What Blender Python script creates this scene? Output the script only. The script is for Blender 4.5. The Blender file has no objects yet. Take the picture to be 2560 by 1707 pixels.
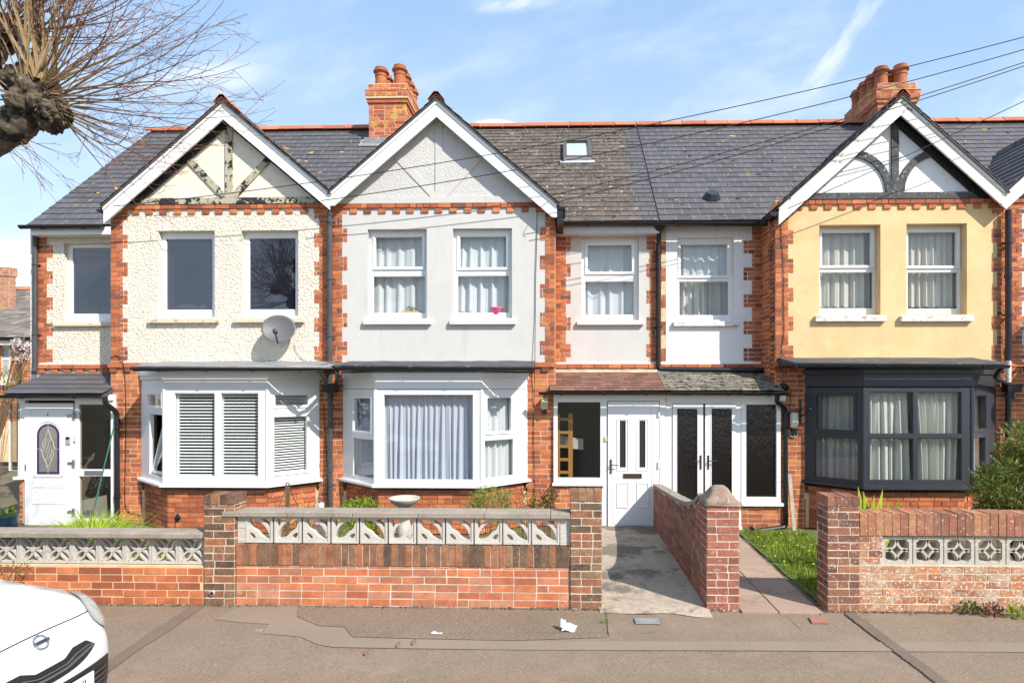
import bpy, bmesh, math, random
from mathutils import Vector, Matrix, noise
R = math.radians
random.seed(7)
SC = bpy.context.scene
COL = SC.collection
# ---------------------------------------------------------------- camera
FPX, W0, H0 = 1480.0, 2560.0, 1707.0
PPX, HY, CAMZ, YAW = 1366.0, 968.0, 2.19, R(1.5)
cam_d = bpy.data.cameras.new('camera'); cam = bpy.data.objects.new('camera', cam_d); COL.objects.link(cam)
cam.location = (0, 0, CAMZ); cam.rotation_euler = (R(90), 0, YAW)
cam_d.sensor_width = 36; cam_d.lens = FPX*36/W0
cam_d.shift_x = (W0/2-PPX)/W0; cam_d.shift_y = (HY-H0/2)/W0
cam_d.clip_start = .05; cam_d.clip_end = 3000
SC.camera = cam
# ---------------------------------------------------------------- light
SUN_AZ, SUN_EL = R(133), R(41)          # clockwise from +Y
w = bpy.data.worlds.new("World"); SC.world = w; w.use_nodes = True
nt = w.node_tree; nt.nodes.clear()
def WN(t, **k):
    n = nt.nodes.new(t)
    for a, b in k.items(): setattr(n, a, b)
    return n
L = nt.links.new
sky = WN('ShaderNodeTexSky', sky_type='NISHITA', sun_disc=False, sun_elevation=SUN_EL, sun_rotation=SUN_AZ)
sky.air_density = 1.0; sky.dust_density = 0.6; sky.ozone_density = 1.4
tc = WN('ShaderNodeTexCoord'); sep = WN('ShaderNodeSeparateXYZ'); L(tc.outputs['Generated'], sep.inputs[0])
def wm(op, a, b=None, c=None):
    n = WN('ShaderNodeMath', operation=op)
    for i, v in enumerate((a, b, c)):
        if v is None: continue
        if isinstance(v, (int, float)): n.inputs[i].default_value = v
        else: L(v, n.inputs[i])
    return n.outputs[0]
ysafe = wm('MAXIMUM', wm('ABSOLUTE', sep.outputs[1]), .08)
U = wm('DIVIDE', sep.outputs[0], ysafe); V = wm('DIVIDE', sep.outputs[2], ysafe)
def wnoise(us, vs, rot, scale, det=8, off=0):
    c = WN('ShaderNodeCombineXYZ'); 
    ur = wm('ADD', wm('MULTIPLY', U, math.cos(rot)), wm('MULTIPLY', V, math.sin(rot)))
    vr = wm('SUBTRACT', wm('MULTIPLY', V, math.cos(rot)), wm('MULTIPLY', U, math.sin(rot)))
    L(wm('MULTIPLY', ur, us), c.inputs[0]); L(wm('MULTIPLY', vr, vs), c.inputs[1]); c.inputs[2].default_value = off
    n = WN('ShaderNodeTexNoise'); n.inputs['Scale'].default_value = scale; n.inputs['Detail'].default_value = det
    n.inputs['Roughness'].default_value = .6; L(c.outputs[0], n.inputs['Vector']); return n.outputs[0]
def step(v, a, b):
    n = WN('ShaderNodeMapRange', interpolation_type='SMOOTHSTEP'); L(v, n.inputs[0])
    n.inputs[1].default_value = a; n.inputs[2].default_value = b; return n.outputs[0]
def blob(px, py, rx, ry, rot=0, k=1.0):
    u0, v0 = (px-1405)/FPX, (968-py)/FPX
    du = wm('SUBTRACT', U, u0); dv = wm('SUBTRACT', V, v0)
    a = wm('DIVIDE', wm('ADD', wm('MULTIPLY', du, math.cos(rot)), wm('MULTIPLY', dv, math.sin(rot))), rx/FPX)
    b = wm('DIVIDE', wm('SUBTRACT', wm('MULTIPLY', dv, math.cos(rot)), wm('MULTIPLY', du, math.sin(rot))), ry/FPX)
    d = wm('SQRT', wm('ADD', wm('MULTIPLY', a, a), wm('MULTIPLY', b, b)))
    n = WN('ShaderNodeMapRange', interpolation_type='SMOOTHSTEP'); L(d, n.inputs[0])
    n.inputs[1].default_value = 1; n.inputs[2].default_value = 0; n.inputs[4].default_value = k; return n.outputs[0]
nA = wnoise(1, 2.6, .25, 3.2); nB = wnoise(1, 4, .9, 6, off=3); nC = wnoise(1, 1.2, 0, 9, off=8)
wisp = wm('MULTIPLY', step(nA, .40, .80), .34)
veil = wm('MULTIPLY', step(V, .72, .05), .36)                       # paler towards the horizon
b1 = wm('MULTIPLY', blob(1290, -5, 170, 48, .1, 1.3), step(nA, .3, .6))
b2 = wm('MULTIPLY', blob(2090, 130, 300, 60, .95, .6), step(nB, .32, .62))
b3 = wm('MULTIPLY', blob(1235, 318, 78, 28, 0, 3.0), step(nC, .25, .42))
b4 = wm('MULTIPLY', blob(30, 640, 330, 110, 0, 1.1), step(nA, .3, .62))
b5 = wm('MULTIPLY', blob(480, 190, 300, 70, .1, .8), step(nA, .3, .65))
b6 = wm('MULTIPLY', blob(2560, 300, 260, 120, .2, .5), step(nB, .3, .7))
cl = wisp
for b in (b1, b2, b3, b4, b5, b6): cl = wm('MAXIMUM', cl, b)
cl = wm('MINIMUM', wm('ADD', cl, veil), .93)
mixc = WN('ShaderNodeMix', data_type='RGBA'); L(cl, mixc.inputs[0])
tone = WN('ShaderNodeMix', data_type='RGBA', blend_type='MULTIPLY'); tone.inputs[0].default_value = 1
L(sky.outputs[0], tone.inputs[6]); tone.inputs[7].default_value = (1.0, 1.02, 1.0, 1)
haze = WN('ShaderNodeMix', data_type='RGBA'); haze.inputs[0].default_value = .60; L(tone.outputs[2], haze.inputs[6]); haze.inputs[7].default_value = (2.35, 3.65, 5.5, 1)   # thin high haze
L(haze.outputs[2], mixc.inputs[6]); mixc.inputs[7].default_value = (5.5, 5.75, 6.0, 1)
bg = WN('ShaderNodeBackground'); L(mixc.outputs[2], bg.inputs[0]); bg.inputs[1].default_value = .14
wo = WN('ShaderNodeOutputWorld'); L(bg.outputs[0], wo.inputs[0])
sd = bpy.data.lights.new('sun', 'SUN'); sd.energy = 4.4; sd.angle = R(.5); sd.color = (1, .94, .86)
so = bpy.data.objects.new('sun', sd); COL.objects.link(so)
to_sun = Vector((math.sin(SUN_AZ)*math.cos(SUN_EL), math.cos(SUN_AZ)*math.cos(SUN_EL), math.sin(SUN_EL)))
so.rotation_euler = to_sun.to_track_quat('Z', 'Y').to_euler()
SC.view_settings.view_transform = 'Standard'; SC.view_settings.look = 'None'
SC.view_settings.exposure = .64; SC.view_settings.gamma = 1
# ---------------------------------------------------------------- helpers
def at(px, py, Y):
    """photo pixel (2560 wide) on the upright plane at depth Y -> world point"""
    a = (px-PPX)/FPX
    dx, dy = -math.sin(YAW)+a*math.cos(YAW), math.cos(YAW)+a*math.sin(YAW)
    t = Y/dy
    return Vector((t*dx, Y, CAMZ-t*(py-HY)/FPX))
def X(px, Y): return at(px, HY, Y).x
def Z(px, py, Y): return at(px, py, Y).z
WLOC = {}
class MB:
    def __init__(s): s.v=[]; s.f=[]; s.t=[]; s.m=[]
    def face(s, pts, t=.5, m=0):
        i=len(s.v); s.v += [tuple(p) for p in pts]; s.f.append(tuple(range(i,i+len(pts)))); s.t.append(t); s.m.append(m)
    def hexa(s, p, t=.5, m=0):
        i=len(s.v); s.v += [tuple(q) for q in p]
        for f in ((0,3,2,1),(4,5,6,7),(0,1,5,4),(1,2,6,5),(2,3,7,6),(3,0,4,7)):
            s.f.append(tuple(i+k for k in f)); s.t.append(t); s.m.append(m)
    def box(s, x0,x1,y0,y1,z0,z1,t=.5,m=0):
        if x0>x1: x0,x1=x1,x0
        if y0>y1: y0,y1=y1,y0
        if z0>z1: z0,z1=z1,z0
        s.hexa(((x0,y0,z0),(x1,y0,z0),(x1,y1,z0),(x0,y1,z0),(x0,y0,z1),(x1,y0,z1),(x1,y1,z1),(x0,y1,z1)),t,m)
    def obox(s, O, U, N, V, u0,u1,n0,n1,v0,v1,t=.5,m=0):
        P=lambda u,n,v: O+U*u+N*n+V*v
        s.hexa((P(u0,n0,v0),P(u1,n0,v0),P(u1,n1,v0),P(u0,n1,v0),P(u0,n0,v1),P(u1,n0,v1),P(u1,n1,v1),P(u0,n1,v1)),t,m)
    def prism(s, pts, ext, t=.5, m=0, caps=True):
        n=len(pts); a=[Vector(p) for p in pts]; e=Vector(ext); b=[p+e for p in a]
        i=len(s.v); s.v += [tuple(p) for p in a+b]
        if caps:
            s.f.append(tuple(range(i,i+n))); s.f.append(tuple(reversed(range(i+n,i+2*n)))); s.t+=[t,t]; s.m+=[m,m]
        for k in range(n):
            j=(k+1)%n; s.f.append((i+k,i+n+k,i+n+j,i+j)); s.t.append(t); s.m.append(m)
    def tube(s, path, rad, n=8, t=.5, m=0, caps=True, tt=None):
        path=[Vector(p) for p in path]; k=len(path)
        if not isinstance(rad,(list,tuple)): rad=[rad]*k
        up=None; base=len(s.v)
        for i,p in enumerate(path):
            d=(path[min(i+1,k-1)]-path[max(i-1,0)]).normalized()
            if up is None:
                up = Vector((0,0,1)) if abs(d.z)<.9 else Vector((0,1,0))
            a=d.cross(up).normalized(); up=a.cross(d).normalized()
            for j in range(n):
                th=2*math.pi*j/n; s.v.append(tuple(p+(a*math.cos(th)+up*math.sin(th))*rad[i]))
        for i in range(k-1):
            for j in range(n):
                q=(j+1)%n
                s.f.append((base+i*n+j,base+i*n+q,base+(i+1)*n+q,base+(i+1)*n+j)); s.t.append(tt[i] if tt else t); s.m.append(m)
        if caps:
            s.f.append(tuple(reversed(range(base,base+n)))); s.f.append(tuple(range(base+(k-1)*n,base+k*n))); s.t+=[tt[0] if tt else t,tt[-1] if tt else t]; s.m+=[m,m]
    def lathe(s, c, prof, n=20, t=.5, m=0):
        base=len(s.v); c=Vector(c)
        for r,z in prof:
            for j in range(n):
                th=2*math.pi*j/n; s.v.append((c.x+r*math.cos(th),c.y+r*math.sin(th),c.z+z))
        for i in range(len(prof)-1):
            for j in range(n):
                q=(j+1)%n; s.f.append((base+i*n+j,base+i*n+q,base+(i+1)*n+q,base+(i+1)*n+j)); s.t.append(t); s.m.append(m)
        s.f.append(tuple(reversed(range(base,base+n)))); s.f.append(tuple(range(base+(len(prof)-1)*n,base+len(prof)*n))); s.t+=[t,t]; s.m+=[m,m]
    def grid(s, fn, nu, nv, t=.5, m=0, tf=None):
        base=len(s.v)
        for j in range(nv+1):
            for i in range(nu+1): s.v.append(tuple(fn(i/nu,j/nv)))
        for j in range(nv):
            for i in range(nu):
                a=base+j*(nu+1)+i; s.f.append((a,a+1,a+nu+2,a+nu+1)); s.t.append(tf(i/nu,j/nv) if tf else t); s.m.append(m)
    def build(s, name, mats, parent=None, smooth=False, bevel=0, loc=None, solid=0, weld=False):
        o0 = Vector(WLOC.get(parent.name, (0,0,0))) if parent else Vector(loc or (0,0,0))
        me=bpy.data.meshes.new(name); me.from_pydata([(a-o0.x,b-o0.y,c-o0.z) for a,b,c in s.v],[],s.f)
        at_=me.attributes.new('tint','FLOAT','FACE'); at_.data.foreach_set('value',s.t)
        if not isinstance(mats,(list,tuple)): mats=[mats]
        for mm in mats: me.materials.append(mm)
        me.polygons.foreach_set('material_index',s.m)
        if smooth: me.polygons.foreach_set('use_smooth',[True]*len(me.polygons))
        me.update(); 
        o=bpy.data.objects.new(name,me); COL.objects.link(o)
        if parent: o.parent=parent; WLOC[o.name]=tuple(o0)
        else: o.location=o0; WLOC[o.name]=tuple(o0)
        if weld:
            md=o.modifiers.new('weld','WELD'); md.merge_threshold=.0005
        if solid: md=o.modifiers.new('solid','SOLIDIFY'); md.thickness=solid; md.offset=0
        if bevel: md=o.modifiers.new('bevel','BEVEL'); md.width=bevel; md.segments=1; md.limit_method='ANGLE'
        return o
def tag(o, label=None, cat=None, group=None, kind=None):
    if label: o['label']=label
    if cat: o['category']=cat
    if group: o['group']=group
    if kind: o['kind']=kind
    return o
def thing(name, label, cat, loc, group=None):
    o=bpy.data.objects.new(name,None); COL.objects.link(o); o.location=loc; o.empty_display_size=.1
    WLOC[o.name]=tuple(loc); return tag(o,label,cat,group)
def copy_part(o, parent, off):
    c=o.copy(); COL.objects.link(c); c.parent=parent; c.location=Vector(o.location)+Vector(off); return c
def copy_tree(o, loc, label=None, rot=None):
    c=o.copy(); COL.objects.link(c); c.location=loc
    if rot is not None: c.rotation_euler=rot
    if label: c['label']=label
    for ch in list(o.children):
        k=ch.copy(); COL.objects.link(k); k.parent=c
        for g in ch.children:
            q=g.copy(); COL.objects.link(q); q.parent=k
    return c
# ---------------------------------------------------------------- materials
def srgb(r,g,b):
    f=lambda c: (c/255/12.92) if c/255<=.04045 else ((c/255+.055)/1.055)**2.4
    return (f(r),f(g),f(b))
def M(name, col=(.5,.5,.5), ramp=None, rough=.8, spec=.3, var=(), spots=(), bump=(), metal=0, trans=0, coat=0, cons=True, streak=0):
    m=bpy.data.materials.new(name); m.use_nodes=True; n=m.node_tree.nodes; l=m.node_tree.links.new
    b=n['Principled BSDF']; b.inputs['Roughness'].default_value=rough; b.inputs['Specular IOR Level'].default_value=spec
    b.inputs['Metallic'].default_value=metal
    if coat: b.inputs['Coat Weight'].default_value=coat; b.inputs['Coat Roughness'].default_value=.05
    tcn=n.new('ShaderNodeTexCoord'); co=tcn.outputs['Object']
    def mr(v,a,bb,c,d,smooth=False):
        q=n.new('ShaderNodeMapRange'); l(v,q.inputs[0]); 
        for i,x in enumerate((a,bb,c,d)): q.inputs[i+1].default_value=x
        return q.outputs[0]
    def nz(scale,det=4,rough_=.55,off=None,stretch=None):
        q=n.new('ShaderNodeTexNoise'); q.inputs['Scale'].default_value=scale; q.inputs['Detail'].default_value=det; q.inputs['Roughness'].default_value=rough_
        src=co
        if off or stretch:
            mp=n.new('ShaderNodeMapping'); l(co,mp.inputs[0]); mp.inputs['Location'].default_value=off or (0,0,0); mp.inputs['Scale'].default_value=stretch or (1,1,1); src=mp.outputs[0]
        l(src,q.inputs['Vector']); return q.outputs[0]
    if ramp:
        a=n.new('ShaderNodeAttribute'); a.attribute_name='tint'
        r=n.new('ShaderNodeValToRGB'); l(a.outputs['Fac'],r.inputs[0]); e=r.color_ramp.elements
        r.color_ramp.interpolation='LINEAR'
        while len(e)<len(ramp): e.new(.5)
        for i,c in enumerate(ramp): e[i].position=i/(len(ramp)-1); e[i].color=(*c,1)
        cur=r.outputs[0]
    else:
        q=n.new('ShaderNodeRGB'); q.outputs[0].default_value=(*col,1); cur=q.outputs[0]
    for i,(sc,am,*rest) in enumerate(var):
        f=mr(nz(sc,6,.6,(i*3.1,1.7,i)),.3,.7,1-am,1+am)
        q=n.new('ShaderNodeMix'); q.data_type='RGBA'; q.blend_type='MULTIPLY'; q.inputs[0].default_value=1; l(cur,q.inputs[6])
        cc=n.new('ShaderNodeCombineColor'); l(f,cc.inputs[0]); l(f,cc.inputs[1]); l(f,cc.inputs[2]); l(cc.outputs[0],q.inputs[7]); cur=q.outputs[2]
    for i,sp in enumerate(spots):
        sc,th,c,am=sp[:4]; th=.5+(th-.5)*.74; wd=sp[4] if len(sp)>4 else .05; st=sp[5] if len(sp)>5 else None
        f=mr(nz(sc,6,.65,(i*5.3+2,i*1.1,4.2),st),th,th+wd,0,am)
        q=n.new('ShaderNodeMix'); q.data_type='RGBA'; l(f,q.inputs[0]); l(cur,q.inputs[6]); q.inputs[7].default_value=(*c,1); cur=q.outputs[2]
    l(cur,b.inputs['Base Color'])
    hprev=None
    for sc,st,dist in bump:
        bp=n.new('ShaderNodeBump'); bp.inputs['Strength'].default_value=st; bp.inputs['Distance'].default_value=dist
        l(nz(sc,5,.6),bp.inputs['Height'])
        if hprev: l(hprev,bp.inputs['Normal'])
        hprev=bp.outputs[0]
    if hprev: l(hprev,b.inputs['Normal'])
    if trans:
        out=n['Material Output']; tr=n.new('ShaderNodeBsdfTranslucent'); l(cur,tr.inputs[0]); mx=n.new('ShaderNodeMixShader'); mx.inputs[0].default_value=trans
        l(b.outputs[0],mx.inputs[1]); l(tr.outputs[0],mx.inputs[2]); l(mx.outputs[0],out.inputs[0])
    return m
def glassmat(name, ior=1.75, tint=(.96,.98,.98), rough=0.0, bump=None, dark=0, darkcol=(.02,.02,.02), stretch=(1,1,1)):
    m=bpy.data.materials.new(name); m.use_nodes=True; n=m.node_tree.nodes; l=m.node_tree.links.new; n.remove(n['Principled BSDF']); out=n['Material Output']
    lw=n.new('ShaderNodeLayerWeight'); lw.inputs[0].default_value=.5; pw=n.new('ShaderNodeMath'); pw.operation='POWER'; pw.inputs[1].default_value=5; l(lw.outputs['Facing'],pw.inputs[0])
    f0=((ior-1)/(ior+1))**2; fr=n.new('ShaderNodeMath'); fr.operation='MULTIPLY_ADD'; fr.inputs[1].default_value=1-f0; fr.inputs[2].default_value=f0; l(pw.outputs[0],fr.inputs[0])
    tr=n.new('ShaderNodeBsdfTransparent'); tr.inputs[0].default_value=(*tint,1)
    gl=n.new('ShaderNodeBsdfGlossy'); gl.inputs['Roughness'].default_value=rough
    a=tr.outputs[0]
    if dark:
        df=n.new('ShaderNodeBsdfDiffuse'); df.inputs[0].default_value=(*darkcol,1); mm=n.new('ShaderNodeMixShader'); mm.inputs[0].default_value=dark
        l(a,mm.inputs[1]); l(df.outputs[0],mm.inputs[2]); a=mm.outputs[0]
    mx=n.new('ShaderNodeMixShader'); l(fr.outputs[0],mx.inputs[0]); l(a,mx.inputs[1]); l(gl.outputs[0],mx.inputs[2]); l(mx.outputs[0],out.inputs[0])
    if bump:
        tcn=n.new('ShaderNodeTexCoord'); mp=n.new('ShaderNodeMapping'); mp.inputs['Scale'].default_value=stretch; l(tcn.outputs['Object'],mp.inputs[0])
        q=n.new('ShaderNodeTexNoise'); q.inputs['Scale'].default_value=bump[0]; l(mp.outputs[0],q.inputs['Vector'])
        bp=n.new('ShaderNodeBump'); bp.inputs['Strength'].default_value=bump[1]; bp.inputs['Distance'].default_value=bump[2]; l(q.outputs[0],bp.inputs['Height'])
        l(bp.outputs[0],gl.inputs['Normal'])
    return m
WHT=(.8,.8,.78)
brickm = M('red_brick', ramp=[(.17,.068,.042),(.36,.105,.048),(.47,.145,.060),(.57,.20,.082),(.41,.115,.052),(.30,.09,.05),(.53,.17,.07)], rough=.85, var=((2.2,.14),(9,.18),(60,.14)), spots=((14,.66,(.52,.38,.28),.55,.14),(3,.58,(.14,.08,.055),.5,.14),(26,.68,(.10,.07,.05),.6,.05)), bump=((90,.5,.004),))
brick_s = M('shaded_age_brick', ramp=[(.14,.042,.028),(.24,.060,.035),(.32,.075,.040)], rough=.85, var=((9,.2),(60,.14)), bump=((90,.5,.004),))
brick_pier = M('brown_mottled_brick', ramp=[(.095,.060,.042),(.19,.105,.060),(.30,.13,.065),(.13,.085,.055),(.36,.125,.060),(.24,.15,.08)], rough=.9, var=((12,.3),(70,.2)), spots=((60,.66,(.55,.50,.42),.8,.04),(26,.64,(.07,.055,.045),.6,.1)), bump=((80,.8,.006),))
brick_eff = M('limed_brick', ramp=[(.20,.075,.045),(.34,.125,.06),(.42,.185,.085),(.38,.22,.13),(.50,.18,.07)], rough=.9, var=((10,.22),(60,.15)), spots=((5,.47,(.60,.48,.36),.8,.2),(38,.57,(.66,.62,.55),.9,.05)), bump=((80,.7,.006),))
mortar = M('sandy_mortar', col=(.66,.49,.30), rough=.95, var=((12,.15),(90,.15)), bump=((120,.5,.004),))
mortar_g = M('grey_mortar', col=(.60,.52,.40), rough=.95, var=((6,.25),(90,.2)), spots=((7,.56,(.28,.27,.18),.5,.15),), bump=((120,.6,.004),))
rough_cream = M('cream_roughcast', col=(.86,.785,.645), rough=.95, var=((1.2,.06),(40,.08)), spots=((5,0.6,(.62,.53,.38),0.4,.12,(1,1,.12)),(34,.60,(.40,.30,.19),.8,.07,(1,1,1.5)),(2.5,.66,(.52,.44,.32),.3,.1)), bump=((26,1.0,.05),(90,.6,.01)))
render_grey = M('smooth_grey_render', col=(.545,.53,.50), rough=.9, var=((1.0,.035),(7,.03)), spots=((3,.70,(.64,.62,.60),.5,.06),(5,0.58,(.44,.42,.38),0.35,.12,(1,1,.12)),(1.2,.62,(.60,.58,.55),.5,.1)), bump=((60,.15,.002),))
pebble_grey = M('pebbled_grey_render', col=(.56,.545,.52), rough=.9, var=((2,.04),), bump=((28,.8,.02),))
rough_white = M('rough_white_render', col=(.78,.775,.76), rough=.9, var=((2,.03),), spots=((9,.70,(.45,.43,.38),.4,.06),(5,0.6,(.55,.53,.48),0.4,.12,(1,1,.12))), bump=((28,.8,.018),(90,.4,.006)))
gable_cream = M('cream_gable_render', col=(.74,.67,.55), rough=.95, var=((2,.06),), spots=((8,.64,(.50,.38,.26),.5,.05),), bump=((30,.6,.012),))
render_yellow = M('ochre_yellow_render', col=(.69,.49,.255), rough=.92, var=((1.6,.08),(5,.05)), spots=((1.3,.52,(.64,.39,.15),.6,.2),(2.6,.56,(.72,.57,.37),.6,.2),(4,.64,(.50,.34,.17),.4,.12),(4,0.6,(.55,.38,.20),0.4,.12,(1,1,.12))), bump=((40,.25,.004),))
slate = M('grey_slate', ramp=[(.078,.074,.079),(.090,.086,.091),(.104,.099,.104),(.084,.080,.085)], rough=.65, spec=.35, var=((3,.08),(30,.10)), spots=((7,.725,(.45,.28,.05),.9,.015),(11,.70,(.03,.025,.02),.8,.03)), bump=((50,.2,.003),))
slate_brown = M('lichened_brown_tile', ramp=[(.078,.064,.053),(.103,.084,.068),(.130,.106,.087),(.092,.075,.061)], rough=.85, var=((2,.14),(30,.12)), spots=((24,.645,(.50,.46,.40),.85,.03,(1,1,2.2)),(7,.655,(.032,.022,.016),.85,.05),(2,.60,(.23,.17,.14),.3,.15)), bump=((50,.4,.004),))
slate_joint_lit = M('pale_joint_lit_edge', col=(.20,.19,.19), rough=.8)  # pale joints, and lower slate edges coloured as if lit
tile_red = M('weathered_red_tile', ramp=[(.14,.075,.055),(.195,.10,.072),(.235,.125,.09)], rough=.85, var=((4,.15),(30,.15)), spots=((12,.68,(.50,.36,.30),.7,.04),(5,.66,(.09,.06,.05),.5,.08)), bump=((50,.4,.004),))
tile_moss = M('mossy_grey_tile', ramp=[(.16,.145,.12),(.21,.19,.155),(.26,.235,.19)], rough=.9, var=((4,.15),(30,.15)), spots=((11,.53,(.045,.036,.018),.95,.05),), bump=((25,1,.02),))
tile_far = M('aged_clay_tile', ramp=[(.14,.12,.105),(.20,.17,.15),(.27,.23,.20)], rough=.9, var=((3,.2),), spots=((4,.64,(.30,.20,.05),.5,.1),), bump=((25,.6,.01),))
ridge_red = M('terracotta_ridge', ramp=[(.36,.10,.045),(.50,.155,.075),(.56,.19,.10)], rough=.8, var=((6,.15),(40,.1)), spots=((14,.66,(.10,.07,.04),.7,.05),(9,.70,(.50,.33,.06),.7,.04)), bump=((60,.3,.003),))
pot_m = M('terracotta_pot', ramp=[(.34,.11,.045),(.48,.155,.065)], rough=.75, var=((5,.18),), spots=((7,.62,(.16,.11,.06),.5,.12),), bump=((60,.2,.002),))
lichen_brick = M('lichened_chimney_brick', ramp=[(.30,.080,.045),(.44,.115,.055),(.52,.165,.085),(.50,.22,.13)], rough=.88, var=((8,.15),(50,.12)), spots=((5,.57,(.52,.34,.04),.9,.06),(9,.64,(.10,.08,.05),.6,.06)), bump=((80,.6,.005),))
upvc = M('white_upvc', col=(.79,.79,.78), rough=.28, spec=.5, var=((1.5,.03),), spots=((7,.66,(.60,.58,.53),.35,.15,(1,1,.3)),))
upvc_aged = M('aged_white_paint', col=(.74,.73,.70), rough=.55, var=((3,.04),), spots=((13,.70,(.35,.31,.25),.6,.05),))
sill_m = M('grey_stone_sill', col=(.60,.585,.56), rough=.85, var=((5,.05),))
sill_dirty = M('flaking_white_sill', col=(.72,.70,.65), rough=.85, spots=((16,.56,(.33,.28,.21),.8,.06,(.5,1,1)),(40,.62,(.16,.13,.10),.7,.05)), bump=((50,.6,.006),))
sill_cream = M('mossy_cream_sill', col=(.62,.54,.40), rough=.9, spots=((11,.58,(.26,.21,.09),.8,.06),), bump=((50,.4,.004),))
anthra = M('anthracite_frame', col=(.032,.034,.043), rough=.42, spec=.5, var=((2,.08),), spots=((18,.72,(.20,.20,.21),.5,.05),))
black_pl = M('black_plastic', col=(.014,.014,.015), rough=.34, spec=.45, var=((4,.2),))
grey_pipe = M('worn_grey_pipe', col=(.06,.06,.062), rough=.5, spec=.4, var=((4,.2),), spots=((10,.7,(.03,.03,.03),.6,.05),))
lead = M('grey_lead', col=(.24,.24,.245), rough=.6, var=((4,.18),), spots=((7,.62,(.45,.43,.40),.6,.08),), bump=((8,.4,.015),))
felt = M('black_felt', col=(.075,.075,.078), rough=.75, var=((4,.2),), spots=((6,.64,(.26,.25,.24),.6,.06),), bump=((7,.5,.012),))
barge_w = M('white_barge_board', col=(.80,.795,.78), rough=.5, var=((2,.02),), spots=((22,.74,(.2,.18,.16),.6,.02),))
barge_worn = M('flaking_white_barge', col=(.74,.71,.66), rough=.7, spots=((9,.66,(.10,.095,.085),.85,.03,(1,1,1)),(25,.70,(.13,.12,.11),.7,.03)), bump=((30,.4,.004),))
black_w = M('black_timber', col=(.020,.020,.022), rough=.7, spots=((20,.70,(.35,.33,.28),.7,.03),))
peel_w = M('peeling_black_timber', col=(.44,.40,.29), rough=.85, spots=((14,.535,(.022,.022,.024),1.0,.04),(2.2,.57,(.025,.025,.027),1,.02),(60,.60,(.10,.09,.07),.6,.05)), bump=((30,.5,.005),))
charcoal_w = M('charcoal_timber', col=(.075,.075,.078), rough=.8, var=((6,.25),), spots=((22,.63,(.36,.35,.33),.8,.03),(8,.6,(.025,.024,.024),.6,.06)), bump=((40,.5,.006),))
soffit_m = M('pale_soffit', col=(.58,.54,.47), rough=.8, var=((3,.08),))
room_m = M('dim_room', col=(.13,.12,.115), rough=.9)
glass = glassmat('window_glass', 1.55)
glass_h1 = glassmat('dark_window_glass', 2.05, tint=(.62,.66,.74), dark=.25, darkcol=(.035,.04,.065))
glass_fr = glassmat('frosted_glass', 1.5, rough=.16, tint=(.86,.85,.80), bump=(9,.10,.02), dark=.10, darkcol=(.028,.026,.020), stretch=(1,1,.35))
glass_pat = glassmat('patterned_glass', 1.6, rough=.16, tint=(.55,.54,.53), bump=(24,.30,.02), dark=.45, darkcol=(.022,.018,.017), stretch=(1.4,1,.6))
glass_bnd = glassmat('reeded_glass', 1.5, rough=.10, tint=(.9,.9,.88), bump=(60,.12,.01), dark=.04, darkcol=(.02,.02,.018), stretch=(1,1,.08))
conc = M('pale_concrete_block', col=(.50,.47,.42), rough=.92, var=((5,.10),(60,.10)), spots=((9,.66,(.28,.26,.19),.5,.1),), bump=((70,.4,.004),))
conc_old = M('lichened_concrete_block', col=(.44,.40,.34), rough=.95, var=((6,.15),(60,.15)), spots=((30,.60,(.62,.60,.54),.7,.05),(9,.62,(.20,.17,.11),.5,.1)), bump=((70,.6,.006),))
coping_m = M('grey_brown_coping', col=(.30,.255,.205), rough=.95, var=((4,.15),(50,.15)), spots=((40,.66,(.50,.47,.42),.6,.04),(6,.62,(.14,.13,.09),.5,.1)), bump=((60,.6,.005),))
print('core ok')
# ---------------------------------------------------------------- generators
UX,UY,UZ=Vector((1,0,0)),Vector((0,1,0)),Vector((0,0,1))
def subtract(iv, cuts):
    out=list(iv)
    for a,b in cuts:
        nx=[]
        for c,d in out:
            if b<=c or a>=d: nx.append((c,d)); continue
            if a>c: nx.append((c,a))
            if b<d: nx.append((b,d))
        out=nx
    return [q for q in out if q[1]-q[0]>.015]
def bricks(mb,O,U,N,u0,u1,z0,z1,ivals=None,course=.075,blen=.225,depth=.0035,seed=1,m=0,lo=0,hi=1,header=.18,back=.012,tf=None):
    rn=random.Random(seed); O=Vector((O[0],O[1],0)); k0=int(round(z0/course)); k=k0
    while k*course<z1-.02:
        v0,v1=max(k*course,z0),min((k+1)*course,z1)
        if v1-v0>.02:
            iv=ivals(k,v0,v1) if ivals else [(u0,u1)]
            u=u0-rn.random()*.02-(blen/2 if k%2 else 0)
            cuts=[u]
            while u<u1:
                u+= blen/2 if rn.random()<header else blen
                cuts.append(u)
            for i in range(len(cuts)-1):
                for a,b in iv:
                    c,d=max(cuts[i],a),min(cuts[i+1],b)
                    if d-c>.03:
                        t=lo+(hi-lo)*rn.random()
                        if tf: t=tf(t,(c+d)/2,(v0+v1)/2)
                        e=rn.uniform(-.0015,.0015)
                        mb.obox(O,U,N,UZ,c+.006,d-.006,-back,depth+rn.uniform(-.002,.0025),v0+.006+e,v1-.006+e,t,m)
        k+=1
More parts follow.
